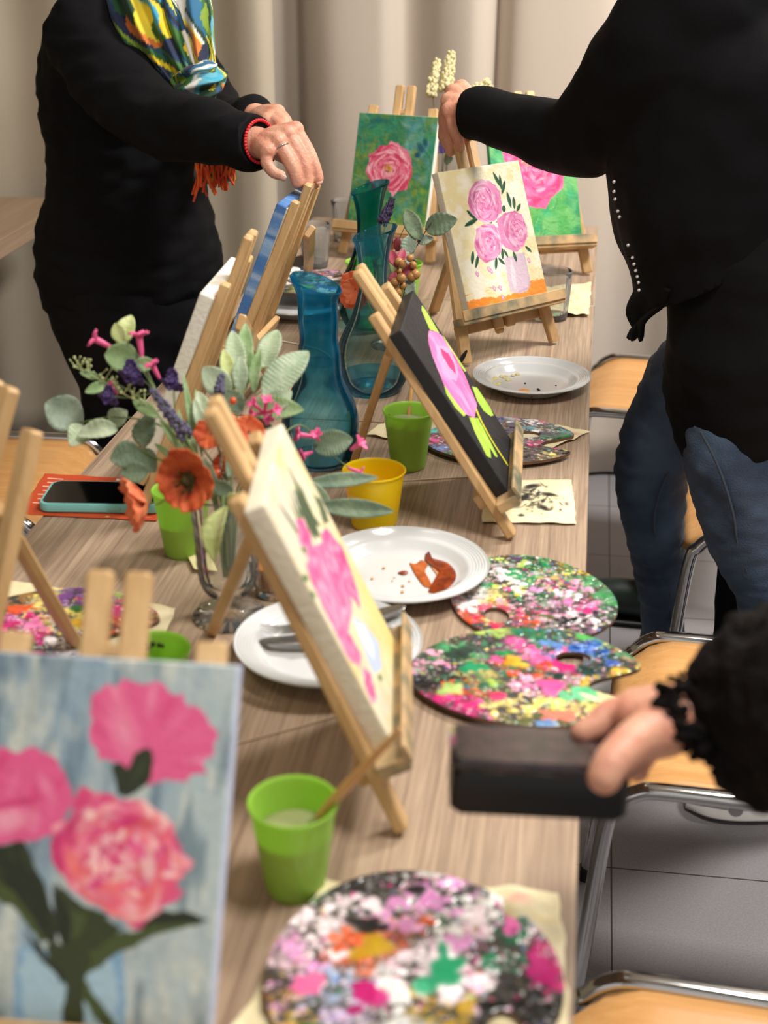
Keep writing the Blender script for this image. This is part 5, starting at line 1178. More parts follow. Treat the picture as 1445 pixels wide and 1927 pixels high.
smear('sauce_smear', 'thick brown crescent of sauce on the right of the white plate', c, rel([(-0.1689, 1.546, 0.748), (-0.1601, 1.5202, 0.748), (-0.1398, 1.5084, 0.748), (-0.1272, 1.4814, 0.748), (-0.1281, 1.4534, 0.748), (-0.1402, 1.4286, 0.748), (-0.1536, 1.4294, 0.748), (-0.1499, 1.4394, 0.748), (-0.1393, 1.4546, 0.748), (-0.137, 1.4744, 0.748), (-0.1446, 1.4932, 0.748), (-0.158, 1.5014, 0.748), (-0.1674, 1.5118, 0.748)], c), M_SAUCE)
smear('sauce_smear', 'thin orange-brown film of sauce left of the thick crescent', c, rel([(-0.1847, 1.502, 0.748), (-0.1768, 1.5002, 0.748), (-0.1712, 1.5112, 0.748), (-0.1624, 1.5008, 0.748), (-0.1634, 1.4819, 0.748), (-0.1559, 1.4605, 0.748), (-0.1514, 1.4419, 0.748), (-0.1601, 1.4434, 0.748), (-0.1688, 1.46, 0.748), (-0.1777, 1.4813, 0.748)], c), mat('sauce_film', (192, 104, 48), 0.3, var=(70, (150, 66, 24), 0.8)), 0.0007)
smear('sauce_smear', 'pale greasy streak inside the sauce crescent', c, rel([(-0.1579, 1.4942, 0.748), (-0.148, 1.4898, 0.748), (-0.1413, 1.4738, 0.748), (-0.1444, 1.4566, 0.748), (-0.1508, 1.4584, 0.748), (-0.1486, 1.4727, 0.748)], c), mat('sauce_pale', (214, 150, 100), 0.3), 0.0005)
smear('sauce_smear', 'thin dark sauce streak left of the big brown smear', c, rel([(-0.1946, 1.4718, 0.748), (-0.1892, 1.4782, 0.748), (-0.1825, 1.4749, 0.748), (-0.1867, 1.4687, 0.748)], c), M_SAUCE)
c = (P1[0], P1[1], Z0 + .0068)
smear('egg_smear', 'small orange yolk smear on the crumby plate', c, rel([(-0.093, 2.1511, 0.747), (-0.0844, 2.1629, 0.747), (-0.0738, 2.1538, 0.747), (-0.079, 2.14, 0.747), (-0.0891, 2.1411, 0.747)], c), mat('yolk', (222, 140, 30), 0.25), 0.001)
def crumbs(label, c, spots, col, r0=.0022):
    mb = MB(); rg = random.Random(2)
    for p in spots: mb.sphere((p[0] - c[0], p[1] - c[1], .001), r0 * rg.uniform(.5, 1.1), 7, (1, 1, .6))
    o = mb.build('crumbs', mat('crumb_%d' % col[0], col, 0.8)); o.location = c; return tag(o, label, 'crumbs', None, 'stuff')
crumbs('dark crumbs scattered on the crumby plate', c, [(-0.0615, 2.1609, 0.747), (-0.0596, 2.1559, 0.747), (-0.0697, 2.1206, 0.747), (-0.0675, 2.1082, 0.747), (-0.1088, 2.1074, 0.747), (-0.0495, 2.1133, 0.747), (-0.0209, 2.1535, 0.747), (-0.0336, 2.1835, 0.747), (-0.0831, 2.1872, 0.747)], (60, 30, 20))
crumbs('pale food scraps at the back of the crumby plate', c, [(-0.1376, 2.1916, 0.752), (-0.1324, 2.2033, 0.752), (-0.1244, 2.188, 0.752), (-0.119, 2.2108, 0.752), (-0.1115, 2.2008, 0.752), (-0.1318, 2.1706, 0.752), (-0.1228, 2.2158, 0.752), (-0.1051, 2.224, 0.752), (-0.0977, 2.2307, 0.752), (-0.1381, 2.1643, 0.752), (-0.1254, 2.1769, 0.752), (-0.1161, 2.2196, 0.752)], (214, 204, 150), .0055)
c = (P2[0], P2[1], Z0 + .0068)
crumbs('orange crumbs scattered on the sauce-smeared plate', c, [(-0.1841, 1.4392, 0.747), (-0.1828, 1.4245, 0.747), (-0.1966, 1.4595, 0.747), (-0.1979, 1.4509, 0.747), (-0.2124, 1.4827, 0.747), (-0.197, 1.4092, 0.747), (-0.2218, 1.4531, 0.747), (-0.1784, 1.4524, 0.747)], (206, 140, 70), .002)
def fork(label, a, b, group=None):
    a = Vector(a); b = Vector(b); d = (b - a); L = d.length; d.normalize(); s = d.cross(Vector((0, 0, 1))).normalized(); up = s.cross(d)
    t = empty('fork', a, 0, label, 'fork', group); h = MB()
    sp = spline([(0.062, 0, .004, .0085), (0.075, 0, .002, .003), (0.11, 0, .004, .0032), (L, 0, .0, .007)], 8)
    v, f = tube_geo([d * q[0] + up * q[2] for q in sp], 1, 10, True, [(q[3], .0013) for q in sp], s); h.add(v, f); h.build('handle', M_STEEL, t)
    for k in range(4):
        o = (k - 1.5) * .0052; tn = MB(); tn.tube([d * .062 + up * .004 + s * o, d * .04 + up * .0005 + s * o, d * .02 + up * .0005 + s * o, d * 0 + up * .005 + s * o], [.0016, .0015, .0013, .0006], 6); tn.build('tine', M_STEEL, t)
def knife(label, a, b, group=None):
    a = Vector(a); b = Vector(b); d = (b - a); L = d.length; d.normalize(); s = d.cross(Vector((0, 0, 1))).normalized()
    t = empty('table_knife', a, 0, label, 'knife', group)
    for nm, q in (('blade', [(0, 0, .002), (.01, 0, .0075), (.05, 0, .0095), (.095, 0, .008), (.105, 0, .005)]), ('handle', [(.105, 0, .005), (.12, 0, .006), (L * .9, 0, .0078), (L, 0, .006)])):
        sp = spline(q, 8); v, f = tube_geo([d * p[0] for p in sp], 1, 10, True, [(p[2], .0008 if nm == 'blade' else .003) for p in sp], s); m = MB(); m.add(v, f); m.build(nm, M_STEEL, t)
fork('steel fork lying on the plate behind the side-on canvas', (-0.3147, 1.2828, 0.762), (P3[0] + .055, P3[1] + .035, Z0 + .030))
knife('table knife lying beside the fork on the same plate', (-0.3152, 1.2739, 0.756), (P3[0] + .08, P3[1] + .015, Z0 + .030))
knife('dark steel knife whose end bridges from the fork plate to the sauce plate', (-0.1696, 1.3451, 0.772), (-0.2528, 1.2863, 0.768))

# ------------------------------------------------------------------ papers and tissues
def sheet(name, label, cat, corners, art, m, wr=0.003, z=Z0 + 0.0012, seed=0, n=(60, 50), th=0.0005, lift=None, group=None):
    """Crumpled sheet through four table points (TL, TR, BR, BL); art gives its colours."""
    a, b, c, d = [Vector((p[0], p[1], 0)) for p in corners]; cen = (a + b + c + d) / 4
    t_ = []; P = art if art is not None else None; nu, nv = (P.w - 1, P.h - 1) if P else n
    def fn(u, v):
        p = a.lerp(b, u).lerp(d.lerp(c, u), v) - cen
        e = min(u, 1 - u, v, 1 - v); j = 0.004 * vnoise((p.x, p.y, seed), 40, seed) * max(0, 1 - e * 10)
        q = p * (1 + j * 8)
        hgt = wr * (0.55 + abs(vnoise((p.x, p.y, seed), 26, seed)) * 1.3 + 0.6 * vnoise((p.x, p.y, seed), 60, seed + 2) + abs(vnoise((p.x, p.y, 1), 14, seed + 9)))
        if lift: hgt += lift(u, v)
        return (q.x, q.y, max(0.0002, hgt))
    v, f = grid(nu, nv, fn); f = [q[::-1] for q in f]
    o = mesh(name, v, f, m, None, True, P.img.reshape(-1, 3) if P else None); solid(o, th, 1); o.location = (cen.x, cen.y, z)
    return tag(o, label, cat, group)
def tissue_art(seed, smears=(), w=110, h=80, base=(232, 220, 180)):
    p = Paint(w, h, base, seed); p.wash([(240, 230, 198), (220, 204, 158)], 4, 3, .5)
    for (u, v, ru, rv, a_, c_, k) in smears: p.dab(u, v, ru, rv, a_, c_, k, .7)
    return p
GT = 'paint-stained tissues'
sheet('tissue', 'crumpled tissue under the nearest palette, rising at its right corner', 'tissue', [(-0.1783, 0.9114), (0.0091, 0.9235), (0.0227, 0.7453), (-0.2211, 0.7153)], tissue_art(1, [(.83, .12, .07, .05, 0, (236, 160, 150), .6), (.78, .25, .06, .03, .6, (190, 140, 40), .6), (.93, .2, .1, .02, .2, (214, 190, 130), .5)]), M_PAPER, 0.005, seed=3,
      lift=lambda u, v: 0.014 * math.exp(-((u - .83) / .08) ** 2 - ((v - .16) / .10) ** 2) + 0.007 * math.exp(-((u - .3) / .1) ** 2 - (v / .05) ** 2), group=GT)
bk = tissue_art(2, w=170, h=120, base=(238, 226, 184))
rgp = bk.rng
for k in range(150):
    u, v = rgp.normal(.48, .19), rgp.normal(.45, .18)
    if .04 < u < .93 and .05 < v < .92: bk.dab(u, v, .02 + .08 * rgp.random() ** 2, .010 + .03 * rgp.random() ** 2, rgp.normal(.1, .7), (26, 25, 23), .25 + .55 * rgp.random(), .9)
for (u, v, ru, rv, a_) in ((.55, .16, .14, .05, -.2), (.45, .42, .12, .05, -.6), (.3, .62, .1, .05, .1), (.66, .66, .1, .045, .7), (.42, .85, .05, .035, 0), (.12, .45, .04, .08, .3), (.74, .36, .12, .03, .3)): bk.dab(u, v, ru, rv, a_, (22, 21, 20), .9, .7)
sheet('tissue', 'cream tissue blotted with black paint, under the black canvas', 'tissue', [(-0.1185, 1.7775), (0.0004, 1.8002), (0.0089, 1.6541), (-0.1098, 1.6405)], bk, M_PAPER, 0.0016, seed=5, group=GT)
sheet('tissue', 'crumpled cream tissue at the right behind the cream canvas', 'tissue', [(-0.1169, 2.7881), (0.0165, 2.8406), (0.0147, 2.6132), (-0.12, 2.6012)], tissue_art(6), M_PAPER, 0.006, seed=8, group=GT)
sheet('tissue', 'flat cream tissue under the palette at the left edge', 'tissue', [(-0.6731, 1.4056), (-0.4273, 1.3573), (-0.421, 1.267), (-0.6142, 1.2222)], tissue_art(9), M_PAPER, 0.0022, seed=11, group=GT)
sheet('tissue', 'cream tissue with a pink-stained tip under the palette beside the black canvas', 'tissue', [(-0.2622, 2.0628), (0.0244, 1.9903), (-0.0681, 1.8573), (-0.3017, 1.9302)], tissue_art(12, [(.93, .12, .1, .05, .3, (214, 130, 120), .5), (.8, .1, .1, .03, 0, (170, 130, 90), .4), (.5, .95, .04, .03, 0, (236, 120, 130), .6)]), M_PAPER, 0.0032, seed=14, group=GT)
sheet('tissue', 'small folded corner of cream tissue beside the glass flower vase', 'tissue', [(-0.4521, 1.4894), (-0.4283, 1.4987), (-0.4047, 1.4525), (-0.4333, 1.4541)], None, mat('plain_tissue', (236, 226, 170), 0.9), 0.004, seed=17, n=(20, 20), group=GT)
fl = Paint(150, 110, (196, 78, 40), 3); fl.wash([(206, 92, 50), (182, 66, 36)], 3, 3, .5)
for k in range(7):
    x0 = .06 + (k % 2) * .02; y0 = .12 + k * .10
    for q in range(9): fl.dab(x0 + q * .014, y0, .010, .008, 0, (250, 228, 214), .95, .3)
fl.dab(.64, .97, .02, .008, 0, (250, 232, 160), .9, .3); fl.poly([(.78, .05), (.95, .05), (.95, .12), (.78, .12)], (70, 60, 60)); fl.poly([(.6, .02), (.74, .02), (.74, .07), (.6, .07)], (230, 220, 214))
for q in range(8): fl.dab(.86 + q * .012, .93, .006, .004, 0, (244, 226, 210), .9, .4)
sheet('flyer', 'orange-red printed flyer under the mint phone at the table\'s left edge', 'flyer', [(-0.7177, 1.7226), (-0.5447, 1.7184), (-0.5188, 1.5903), (-0.7017, 1.5844)], fl, M_COL, 0.0004, seed=2, th=0.0003)
sheet('napkin', 'white napkin crumpled on the far left plate', 'napkin', [(-0.6337, 2.7689), (-0.5684, 2.7782), (-0.541, 2.6082), (-0.6062, 2.6104)], None, mat('white_napkin', (232, 228, 216), 0.9), 0.016, Z0 + .018, 21, (36, 36))

# ------------------------------------------------------------------ palettes
PCOL = [(236, 96, 160), (214, 40, 120), (246, 170, 200), (240, 232, 232), (250, 244, 240), (30, 120, 74), (70, 150, 90), (34, 60, 54), (24, 24, 26), (40, 90, 170), (90, 130, 210), (230, 190, 40), (250, 226, 120), (226, 84, 40), (200, 30, 50), (120, 70, 140), (170, 200, 90), (90, 96, 50), (150, 110, 60), (80, 190, 190), (196, 176, 216)]
def outline(a, b, notch=True, flip=1):
    """Classic oval palette: long axis x, thumb hole and notch towards +x."""
    pts = []
    for k in range(72):
        th = 2 * math.pi * k / 72; x = a * math.cos(th); y = b * math.sin(th) * (1 + 0.10 * math.cos(th))
        pts.append([x, y])
    if notch:
        q = []
        for x, y in pts:
            th = math.atan2(y / b, x / a); d = abs(th + 0.20); w = 0.33
            if d < w: k = math.cos(d / w * math.pi / 2) ** 1.3; x -= a * 0.44 * k; y -= b * 0.02 * k
            else: x += a * .05 * math.exp(-((d - .5) / .22) ** 2)
            q.append([x, y * 1.0])
        pts = q
    return [(x, y * flip) for x, y in pts]
def palette(label, c, rot, a, b, seed, cols=None, blobs=(), notch=True, flip=1, hole=(0.50, 0.16), z=Z0 + 0.001, tilt=(0, 0), res=250, dabs=4200, zones=None, clump=1.3):
    W = res; Hh = int(res * b / a); Wd, Hd = 2 * a * 1.12, 2 * b * 1.16
    p = Paint(W, Hh, (70, 66, 60), seed); rg = p.rng; cl = cols or PCOL
    fld = [p.noise(3, 3) for _ in range(4)]
    zc = [cl[rg.integers(len(cl))] for _ in range(26)]; zu, zv = rg.random(26), rg.random(26)
    def zone_col(u, v):
        i = int(np.argmin((zu - u) ** 2 + (zv - v) ** 2 + rg.random(26) * .010)); c_ = np.array(zc[i], float)
        for (a_, b_, r1, cc, pr) in zones or ():
            if (u - a_) ** 2 + (v - b_) ** 2 < r1 * r1 and rg.random() < pr: c_ = np.array(cc[rg.integers(len(cc))], float)
        return c_
    for k in range(420):                                            # worn, smeared under-layer
        u, v = rg.random(), rg.random(); r_ = .02 + .045 * rg.random()
        p.dab(u, v, r_, r_ * (.4 + .5 * rg.random()), rg.random() * 3.2, zone_col(u, v) * .8 + 20 + rg.normal() * 14, .75, .7, None, .3)
    zz = [('c', 70), ('d', int(dabs * .62)), ('c', 100), ('d', int(dabs * .16))]
    for typ, n_ in zz:
      for k in range(n_):
        if typ == 'c':                                              # squeezed-out clumps
            u, v = rg.random(), rg.random(); c_ = zone_col(u, v); r_ = (.010 + .022 * rg.random()) * clump
            for q in range(5): p.dab(u + rg.normal() * r_ * .5, v + rg.normal() * r_ * .5, r_ * (.4 + .5 * rg.random()), r_ * (.3 + .4 * rg.random()), rg.random() * 3, c_ + rg.normal() * 14, .85, .4, None, 2.0)
            continue
        #small overlapping touches of half-dry paint
        u, v = rg.random(), rg.random(); q = rg.random()
        c_ = zone_col(u, v) if q < .62 else np.array(cl[rg.integers(len(cl))], float)
        w_ = rg.random(); c_ = c_ + (np.array([246, 236, 238]) - c_) * (w_ * .6 if w_ > .55 else 0) if q < .85 else c_ * .75
        r_ = .0035 + .0125 * rg.random() ** 2
        p.dab(u, v, r_, r_ * (.35 + .65 * rg.random()), rg.random() * 3.2, c_ + rg.normal() * 14, .8, .5, None, rg.random() * 1.8)
    for (u, v, ru, rv, c_) in blobs:
        for q in range(9): p.dab(u + rg.normal() * ru * .38, v + rg.normal() * rv * .38, ru * (.25 + .5 * rg.random()), rv * (.25 + .5 * rg.random()), rg.random() * 3, np.array(c_, float) + rg.normal() * 12, .85, .4, None, 2.0)
    ol = outline(a, b, notch, flip)
    U = lambda x, y: (x / Wd + .5, .5 - y / Hd)
    msk = p.mask([U(*q) for q in ol]) > .5
    hx, hy, hr = hole[0] * a, hole[1] * b * flip, 0.0135
    X = (p.U - .5) * Wd; Y = (.5 - p.V) * Hd
    hm = ((X - hx) / 1.35) ** 2 + (Y - hy) ** 2 < hr ** 2
    ins = msk & ~hm
    # grid faces whose four corners are inside; border vertices slide onto the outline
    idx = -np.ones(ins.shape, int); cell = ins[:-1, :-1] & ins[1:, :-1] & ins[:-1, 1:] & ins[1:, 1:]
    used = np.zeros(ins.shape, bool); used[:-1, :-1] |= cell; used[1:, :-1] |= cell; used[:-1, 1:] |= cell; used[1:, 1:] |= cell
    idx[used] = np.arange(used.sum()); xs, ys = X[used].copy(), Y[used].copy(); cc = p.img[used]; hg = p.hgt[used]
    jj, ii = np.nonzero(cell)
    F = np.stack([idx[jj, ii], idx[jj + 1, ii], idx[jj + 1, ii + 1], idx[jj, ii + 1]], 1)
    E_ = {}
    for q in F:
        for k in range(4):
            e = (q[k], q[(k + 1) % 4])
            if (e[1], e[0]) in E_: del E_[(e[1], e[0])]
            else: E_[e] = 1
    bnd = sorted({i for e in E_ for i in e})
    oa = np.array(spline([*ol, ol[0]], 6)); thh = np.linspace(0, 2 * math.pi, 90); ho = np.stack([hx + hr * 1.35 * np.cos(thh), hy + hr * np.sin(thh)], 1); al_ = np.concatenate([oa, ho])
    for i in bnd:
        d = (al_[:, 0] - xs[i]) ** 2 + (al_[:, 1] - ys[i]) ** 2; k = int(np.argmin(d)); xs[i], ys[i] = al_[k]
    n = len(xs); T = 0.0042
    zt = T + 0.0006 * hg; zt[bnd] = T
    V = [(x, y, q) for x, y, q in zip(xs, ys, zt)]
    t = empty('paint_palette', (c[0], c[1], z), rot, label, 'palette', 'paint-covered wooden palettes'); t.rotation_euler = (tilt[0], tilt[1], rot)
    mesh('paint_layer', V, F, M_PAINT, t, True, cc)
    bi = {i: k for k, i in enumerate(bnd)}; VB = [(xs[i], ys[i], T - .0001) for i in bnd] + [(xs[i], ys[i], 0.0) for i in bnd]; m_ = len(bnd)
    FB = [(bi[b_], bi[a_], m_ + bi[a_], m_ + bi[b_]) for a_, b_ in E_]
    VB2 = VB + [(x, y, 0.0) for x, y in zip(xs, ys)]; FB += [tuple(2 * m_ + i for i in q[::-1]) for q in F]
    mesh('board', VB2, FB, mat('palette_board', (120, 86, 62), 0.6, var=(40, (60, 48, 44), 0.8)), t, False)
    return t
PINKS = [(236, 110, 170), (214, 50, 124), (246, 180, 208), (250, 230, 236), (226, 150, 206)]
GREENS = [(30, 140, 80), (50, 160, 96), (22, 90, 60), (180, 206, 90), (240, 220, 90), (246, 240, 240)]
WHITES = [(250, 240, 238), (244, 210, 220), (240, 230, 220), (250, 250, 246)]
REDS = [(220, 40, 80), (236, 80, 130), (226, 90, 50), (248, 190, 200), (200, 30, 60)]
palette('paint-covered palette nearest to the camera, lying on crumpled tissue', (-0.0955, 0.8126, 0.74), R(-75), 0.112, 0.108, 31, PINKS + WHITES + PINKS[:3] + [(30, 28, 30), (34, 34, 34), (20, 110, 70), (70, 150, 90), (34, 60, 54), (200, 160, 50), (170, 190, 224), (60, 100, 180), (226, 100, 60), (196, 176, 216)],
        [(.36, .18, .05, .03, (240, 110, 180)), (.55, .12, .10, .035, (220, 50, 140)), (.52, .40, .08, .06, (20, 140, 90)), (.30, .60, .08, .05, (30, 28, 30)), (.40, .60, .05, .07, (206, 164, 40)), (.62, .66, .07, .06, (190, 30, 110)), (.55, .80, .06, .05, (236, 110, 160)), (.84, .50, .02, .03, (200, 20, 40)), (.9, .75, .05, .05, (226, 130, 110)), (.74, .82, .06, .05, (24, 110, 66)), (.72, .92, .05, .04, (240, 110, 30))],
        True, 1, (0.62, 0.52), Z0 + .010, dabs=4800, clump=1.7, zones=[(.25, .35, .18, WHITES + PINKS[2:], .8), (.5, .35, .12, PINKS, .4)])
palette('notched palette jutting over the table edge beside the black case', (-0.0367, 1.2577, 0.74), R(6), 0.117, 0.098, 32, None,
        [(.27, .33, .09, .05, (34, 60, 50)), (.46, .40, .06, .05, (214, 168, 40)), (.30, .46, .05, .04, (10, 150, 100)), (.66, .43, .07, .06, (206, 40, 120)), (.58, .62, .06, .08, (236, 90, 160)), (.70, .66, .09, .04, (100, 200, 140)), (.22, .66, .06, .05, (176, 206, 120)), (.40, .70, .04, .04, (220, 50, 100)), (.80, .13, .09, .05, (90, 186, 90)), (.93, .22, .09, .07, (110, 136, 84)), (.84, .40, .05, .03, (60, 90, 170)), (.80, .70, .09, .04, (246, 236, 180)), (.62, .85, .08, .05, (240, 120, 100)), (.90, .62, .08, .04, (236, 110, 140)), (.55, .92, .05, .03, (120, 160, 210))],
        True, 1, (0.45, 0.34), Z0 + .0055, zones=[(.3, .4, .25, GREENS[:3] + [(90, 96, 50)], .45), (.62, .6, .15, PINKS, .5), (.68, .3, .12, [(70, 110, 200), (110, 150, 220)], .6)])
palette('round palette lying half under the notched one, between plate and table edge', (-0.0385, 1.4416, 0.74), R(-70), 0.108, 0.092, 33, None, [],
        False, 1, (0.35, -0.55), Z0 + .001, zones=[(.22, .45, .30, GREENS, .85), (.25, .55, .12, WHITES, .7), (.55, .35, .2, PINKS, .7), (.72, .7, .2, REDS, .8), (.82, .35, .2, WHITES + PINKS[2:], .6)])
palette('palette at the left edge under the splayed easel leg', (-0.5452, 1.2785, 0.74), R(10), 0.112, 0.098, 34, None, [(.6, .3, .07, .04, (50, 110, 50)), (.62, .45, .05, .05, (220, 170, 40)), (.35, .3, .1, .03, (230, 90, 50)), (.42, .45, .06, .05, (240, 130, 180)), (.5, .75, .07, .05, (200, 20, 100))],
        True, 1, (0.6, -0.4), Z0 + .006, dabs=4200, res=190, zones=[(.35, .5, .2, PINKS, .5)])
palette('palette beside the black canvas, its notched end towards the table edge', (-0.1076, 1.9228, 0.74), R(8), 0.108, 0.092, 35, None, [(.88, .45, .09, .06, (20, 100, 60)), (.80, .42, .06, .04, (30, 36, 70)), (.35, .7, .09, .06, (170, 30, 90)), (.3, .45, .08, .05, (20, 90, 50)), (.7, .3, .06, .04, (60, 140, 150)), (.62, .24, .08, .05, (28, 34, 52))],
        True, 1, (0.40, 0.20), Z0 + .006, dabs=4200, res=200, zones=[(.75, .3, .25, [(30, 40, 80), (60, 150, 150), (190, 170, 210), (240, 240, 240), (40, 110, 70)], .7), (.35, .5, .25, REDS + [(24, 60, 40)], .5)])
palette('palette resting on the napkin and plate at the far left', (-0.5205, 2.6576, 0.775), R(20), 0.105, 0.092, 36, None, [], True, 1, (0.6, 0.3), Z0 + .034, dabs=3000, res=140, zones=[(.6, .4, .3, [(190, 60, 40), (30, 110, 60), (240, 230, 230), (200, 150, 200)], .6)])

# ------------------------------------------------------------------ phones and cable
def rrect(lx, ly, r_, n=8):
    o = []
    for cx, cy, a0 in ((lx / 2 - r_, ly / 2 - r_, 0), (-lx / 2 + r_, ly / 2 - r_, 90), (-lx / 2 + r_, -ly / 2 + r_, 180), (lx / 2 - r_, -ly / 2 + r_, 270)):
        for k in range(n + 1): a = R(a0 + 90 * k / n); o.append((cx + r_ * math.cos(a), cy + r_ * math.sin(a)))
    return o
def slab(rings):
    v = []; f = []; n = len(rings[0][0])
    for pl_, z in rings: v += [(x, y, z) for x, y in pl_]
    for k in range(len(rings) - 1):
        for i in range(n): f.append((k * n + i, k * n + (i + 1) % n, k * n + n + (i + 1) % n, k * n + n + i))
    f.append(tuple(range(n - 1, -1, -1))); f.append(tuple(range((len(rings) - 1) * n, len(rings) * n))); return v, f
def phone(label, c, rot, L, W, case, h=0.0125):
    t = empty('smartphone', c, rot, label, 'phone')
    v, f = slab([(rrect(L - .004, W - .004, .012), 0), (rrect(L, W, .014), .002), (rrect(L, W, .014), h - .002), (rrect(L - .002, W - .002, .013), h - .0004), (rrect(L - .007, W - .007, .0115), h)])
    sharp(mesh('phone_case', v, f, case, t))
    v, f = slab([(rrect(L - .008, W - .008, .011), h), (rrect(L - .008, W - .008, .011), h + .0004)])
    mesh('phone_screen', v, f, mat('dark_screen', (5, 6, 7), 0.06), t, False)
    b = MB(); b.box((L * .12, -W / 2 - .0003, h * .55), (.017, .0014, .0035), .0006); b.build('side_button', case, t)
phone('smartphone in a mint-green case lying on the orange flyer', (-0.602, 1.6394, 0.7425), R(6), 0.160, 0.080, mat('mint_case', (128, 198, 194), 0.45))
phone('dark smartphone lying behind the blue canvas easel', (-0.6116, 2.915, 0.74), R(60), 0.15, 0.075, mat('slate_case', (50, 56, 72), 0.35), 0.009)
cb = MB(); cb.tube(spline([(-0.5798, 2.4044, 0.7415), (-0.5346, 2.3844, 0.7415), (-0.4816, 2.3596, 0.7415), (-0.4349, 2.3221, 0.7415), (-0.3914, 2.2211, 0.7415), (-0.3629, 2.1156, 0.7415)], 8), 0.0014, 8)
tag(cb.build('charging_cable', mat('white_cable', (226, 220, 210), 0.5)), 'thin white cable curving across the table by the carafes', 'cable')
for lab, pts in (('thin pale cord lying on the table by the nearest green cup', [(-0.3002, 1.1019, 0.741), (-0.2558, 1.1334, 0.741), (-0.21, 1.1669, 0.741)]), ('thin grey cord lying on the table beside the yellow beaker', [(-0.2675, 1.7557, 0.741), (-0.2045, 1.7742, 0.741), (-0.1324, 1.796, 0.741)])):
    cb = MB(); cb.tube(spline(pts, 8), 0.0010, 8); tag(cb.build('cord', mat('pale_cord', (190, 168, 138), 0.8)), lab, 'cord')

# dark boot on the floor and the cloth draped under a chair seat
bt = empty('boot', (0.1389, 2.8225, 0), R(175), 'dark green boot standing on the floor under the table edge', 'boot')
o = blob('upper', [([(-0.07, 0, 0.22), (-0.065, 0, 0.12), (-0.05, 0, 0.06)], [0.045, 0.045, 0.042]), ([(-0.06, 0, 0.05), (0.02, 0, 0.055), (0.10, 0, 0.045), (0.14, 0, 0.036)], [(0.038, 0.04), (0.04, 0.042), (0.046, 0.032), (0.036, 0.026)], (0, 1, 0))], mat('green_leather', (22, 36, 32), 0.5), bt, 0.008, 4)
v, f = tube_geo([(-0.10, 0, .009), (-.05, 0, .009), (0.05, 0, .009), (.12, 0, .009), (.165, 0, .009)], 1, 16, True, [(.03, .009), (.042, .009), (.045, .009), (.05, .009), (.03, .009)], (0, 1, 0)); mesh('sole', v, f, M_BLACK, bt)
v, f = grid(14, 20, lambda u, w: (0.265 + 0.17 * u, 2.262 + 0.012 * math.sin(u * 9 + w * 2) - 0.01 * w, 0.448 - 0.235 * w - 0.03 * u * w + 0.012 * math.sin(u * 7)))
o = mesh('jacket', v, f, M_CARD); solid(o, 0.016); fold(o, 14, 0.006, 70); tag(o, 'black jacket hanging from the chair seat behind the jeans legs', 'jacket')
# ------------------------------------------------------------------ vases and flower sprays
M_PRESS = thin_glass('pressed_glass', (252, 253, 251), 0.06)
def goblet(label, loc, h=0.150):
    t = empty('glass_vase', loc, 0, label, 'vase', 'pressed-glass footed vases')
    out = [(0.040, 0.0), (0.041, 0.003), (0.036, 0.007), (0.020, 0.012), (0.013, 0.020), (0.016, 0.026), (0.026, 0.034), (0.031, 0.046), (0.033, 0.07), (0.034, 0.10), (0.036, 0.13), (0.0385, h)]
    inn = [(0.0355, h), (0.0335, 0.13), (0.0315, 0.10), (0.0305, 0.07), (0.028, 0.05), (0.022, 0.042), (0.001, 0.038)]
    o_ = spline(out, 6); i_ = spline(inn, 5); v, f = lathe_geo([(0.001, 0.002)] + [tuple(q) for q in o_] + [tuple(q) for q in i_], 96)
    vv = []
    for k, (x, y, z) in enumerate(v):
        r_ = math.hypot(x, y); a = math.atan2(y, x); outer = k < 96 * (len(o_) + 1)
        s = 1
        if outer and .045 < z < h - .012: s = 1 + 0.02 * math.cos(a * 16) * (1 + .6 * math.sin(z * 900))
        if outer and z < .010 and r_ > .02: s = 1 + 0.02 * math.cos(a * 16)
        vv.append((x * s, y * s, z))
    mesh('glass_bowl', vv, f, M_PRESS, t); return t
V1 = (-0.3656, 1.3534, 0.74)
goblet('pressed-glass footed vase of artificial flowers near the side-on canvas', V1)

def leafmat(n, c1, c2): return mat('leaf_' + n, c1, 0.6, var=(45, c2, 0.8), bump=(200, 0.2), sheen=0.1)
L_SAGE = leafmat('sage', (138, 158, 128), (178, 192, 164)); L_DARK = leafmat('dark', (84, 106, 84), (120, 138, 108)); L_LIME = leafmat('lime', (168, 182, 110), (198, 206, 150))
L_EUC = leafmat('eucalyptus', (128, 146, 128), (160, 176, 158)); L_MINT = leafmat('mint', (120, 150, 96), (158, 182, 136)); L_PALE = leafmat('pale', (178, 190, 160), (142, 164, 126))
M_STEM = mat('stem_green', (104, 126, 72), 0.6); M_STEM2 = mat('stem_brown', (88, 76, 60), 0.7)
P_ORANGE = mat('poppy_orange', (222, 112, 62), 0.6, var=(60, (184, 62, 34), 0.9)); P_PEACH = mat('petal_peach', (232, 138, 92), 0.6, var=(60, (218, 92, 54), 0.9))
P_PINK = mat('petal_pink', (224, 92, 144), 0.5); P_PURP = mat('petal_purple', (72, 52, 104), 0.6); P_LAV = mat('lavender_blue', (92, 88, 112), 0.7); P_CENT = mat('poppy_centre', (96, 84, 30), 0.8, var=(300, (40, 34, 20), 1)); P_BERRY = mat('berry_orange', (206, 84, 40), 0.35)
M_GOLDB = mat('berry_brown', (176, 124, 70), 0.35); M_MAG = mat('petal_magenta', (160, 66, 84), 0.6)

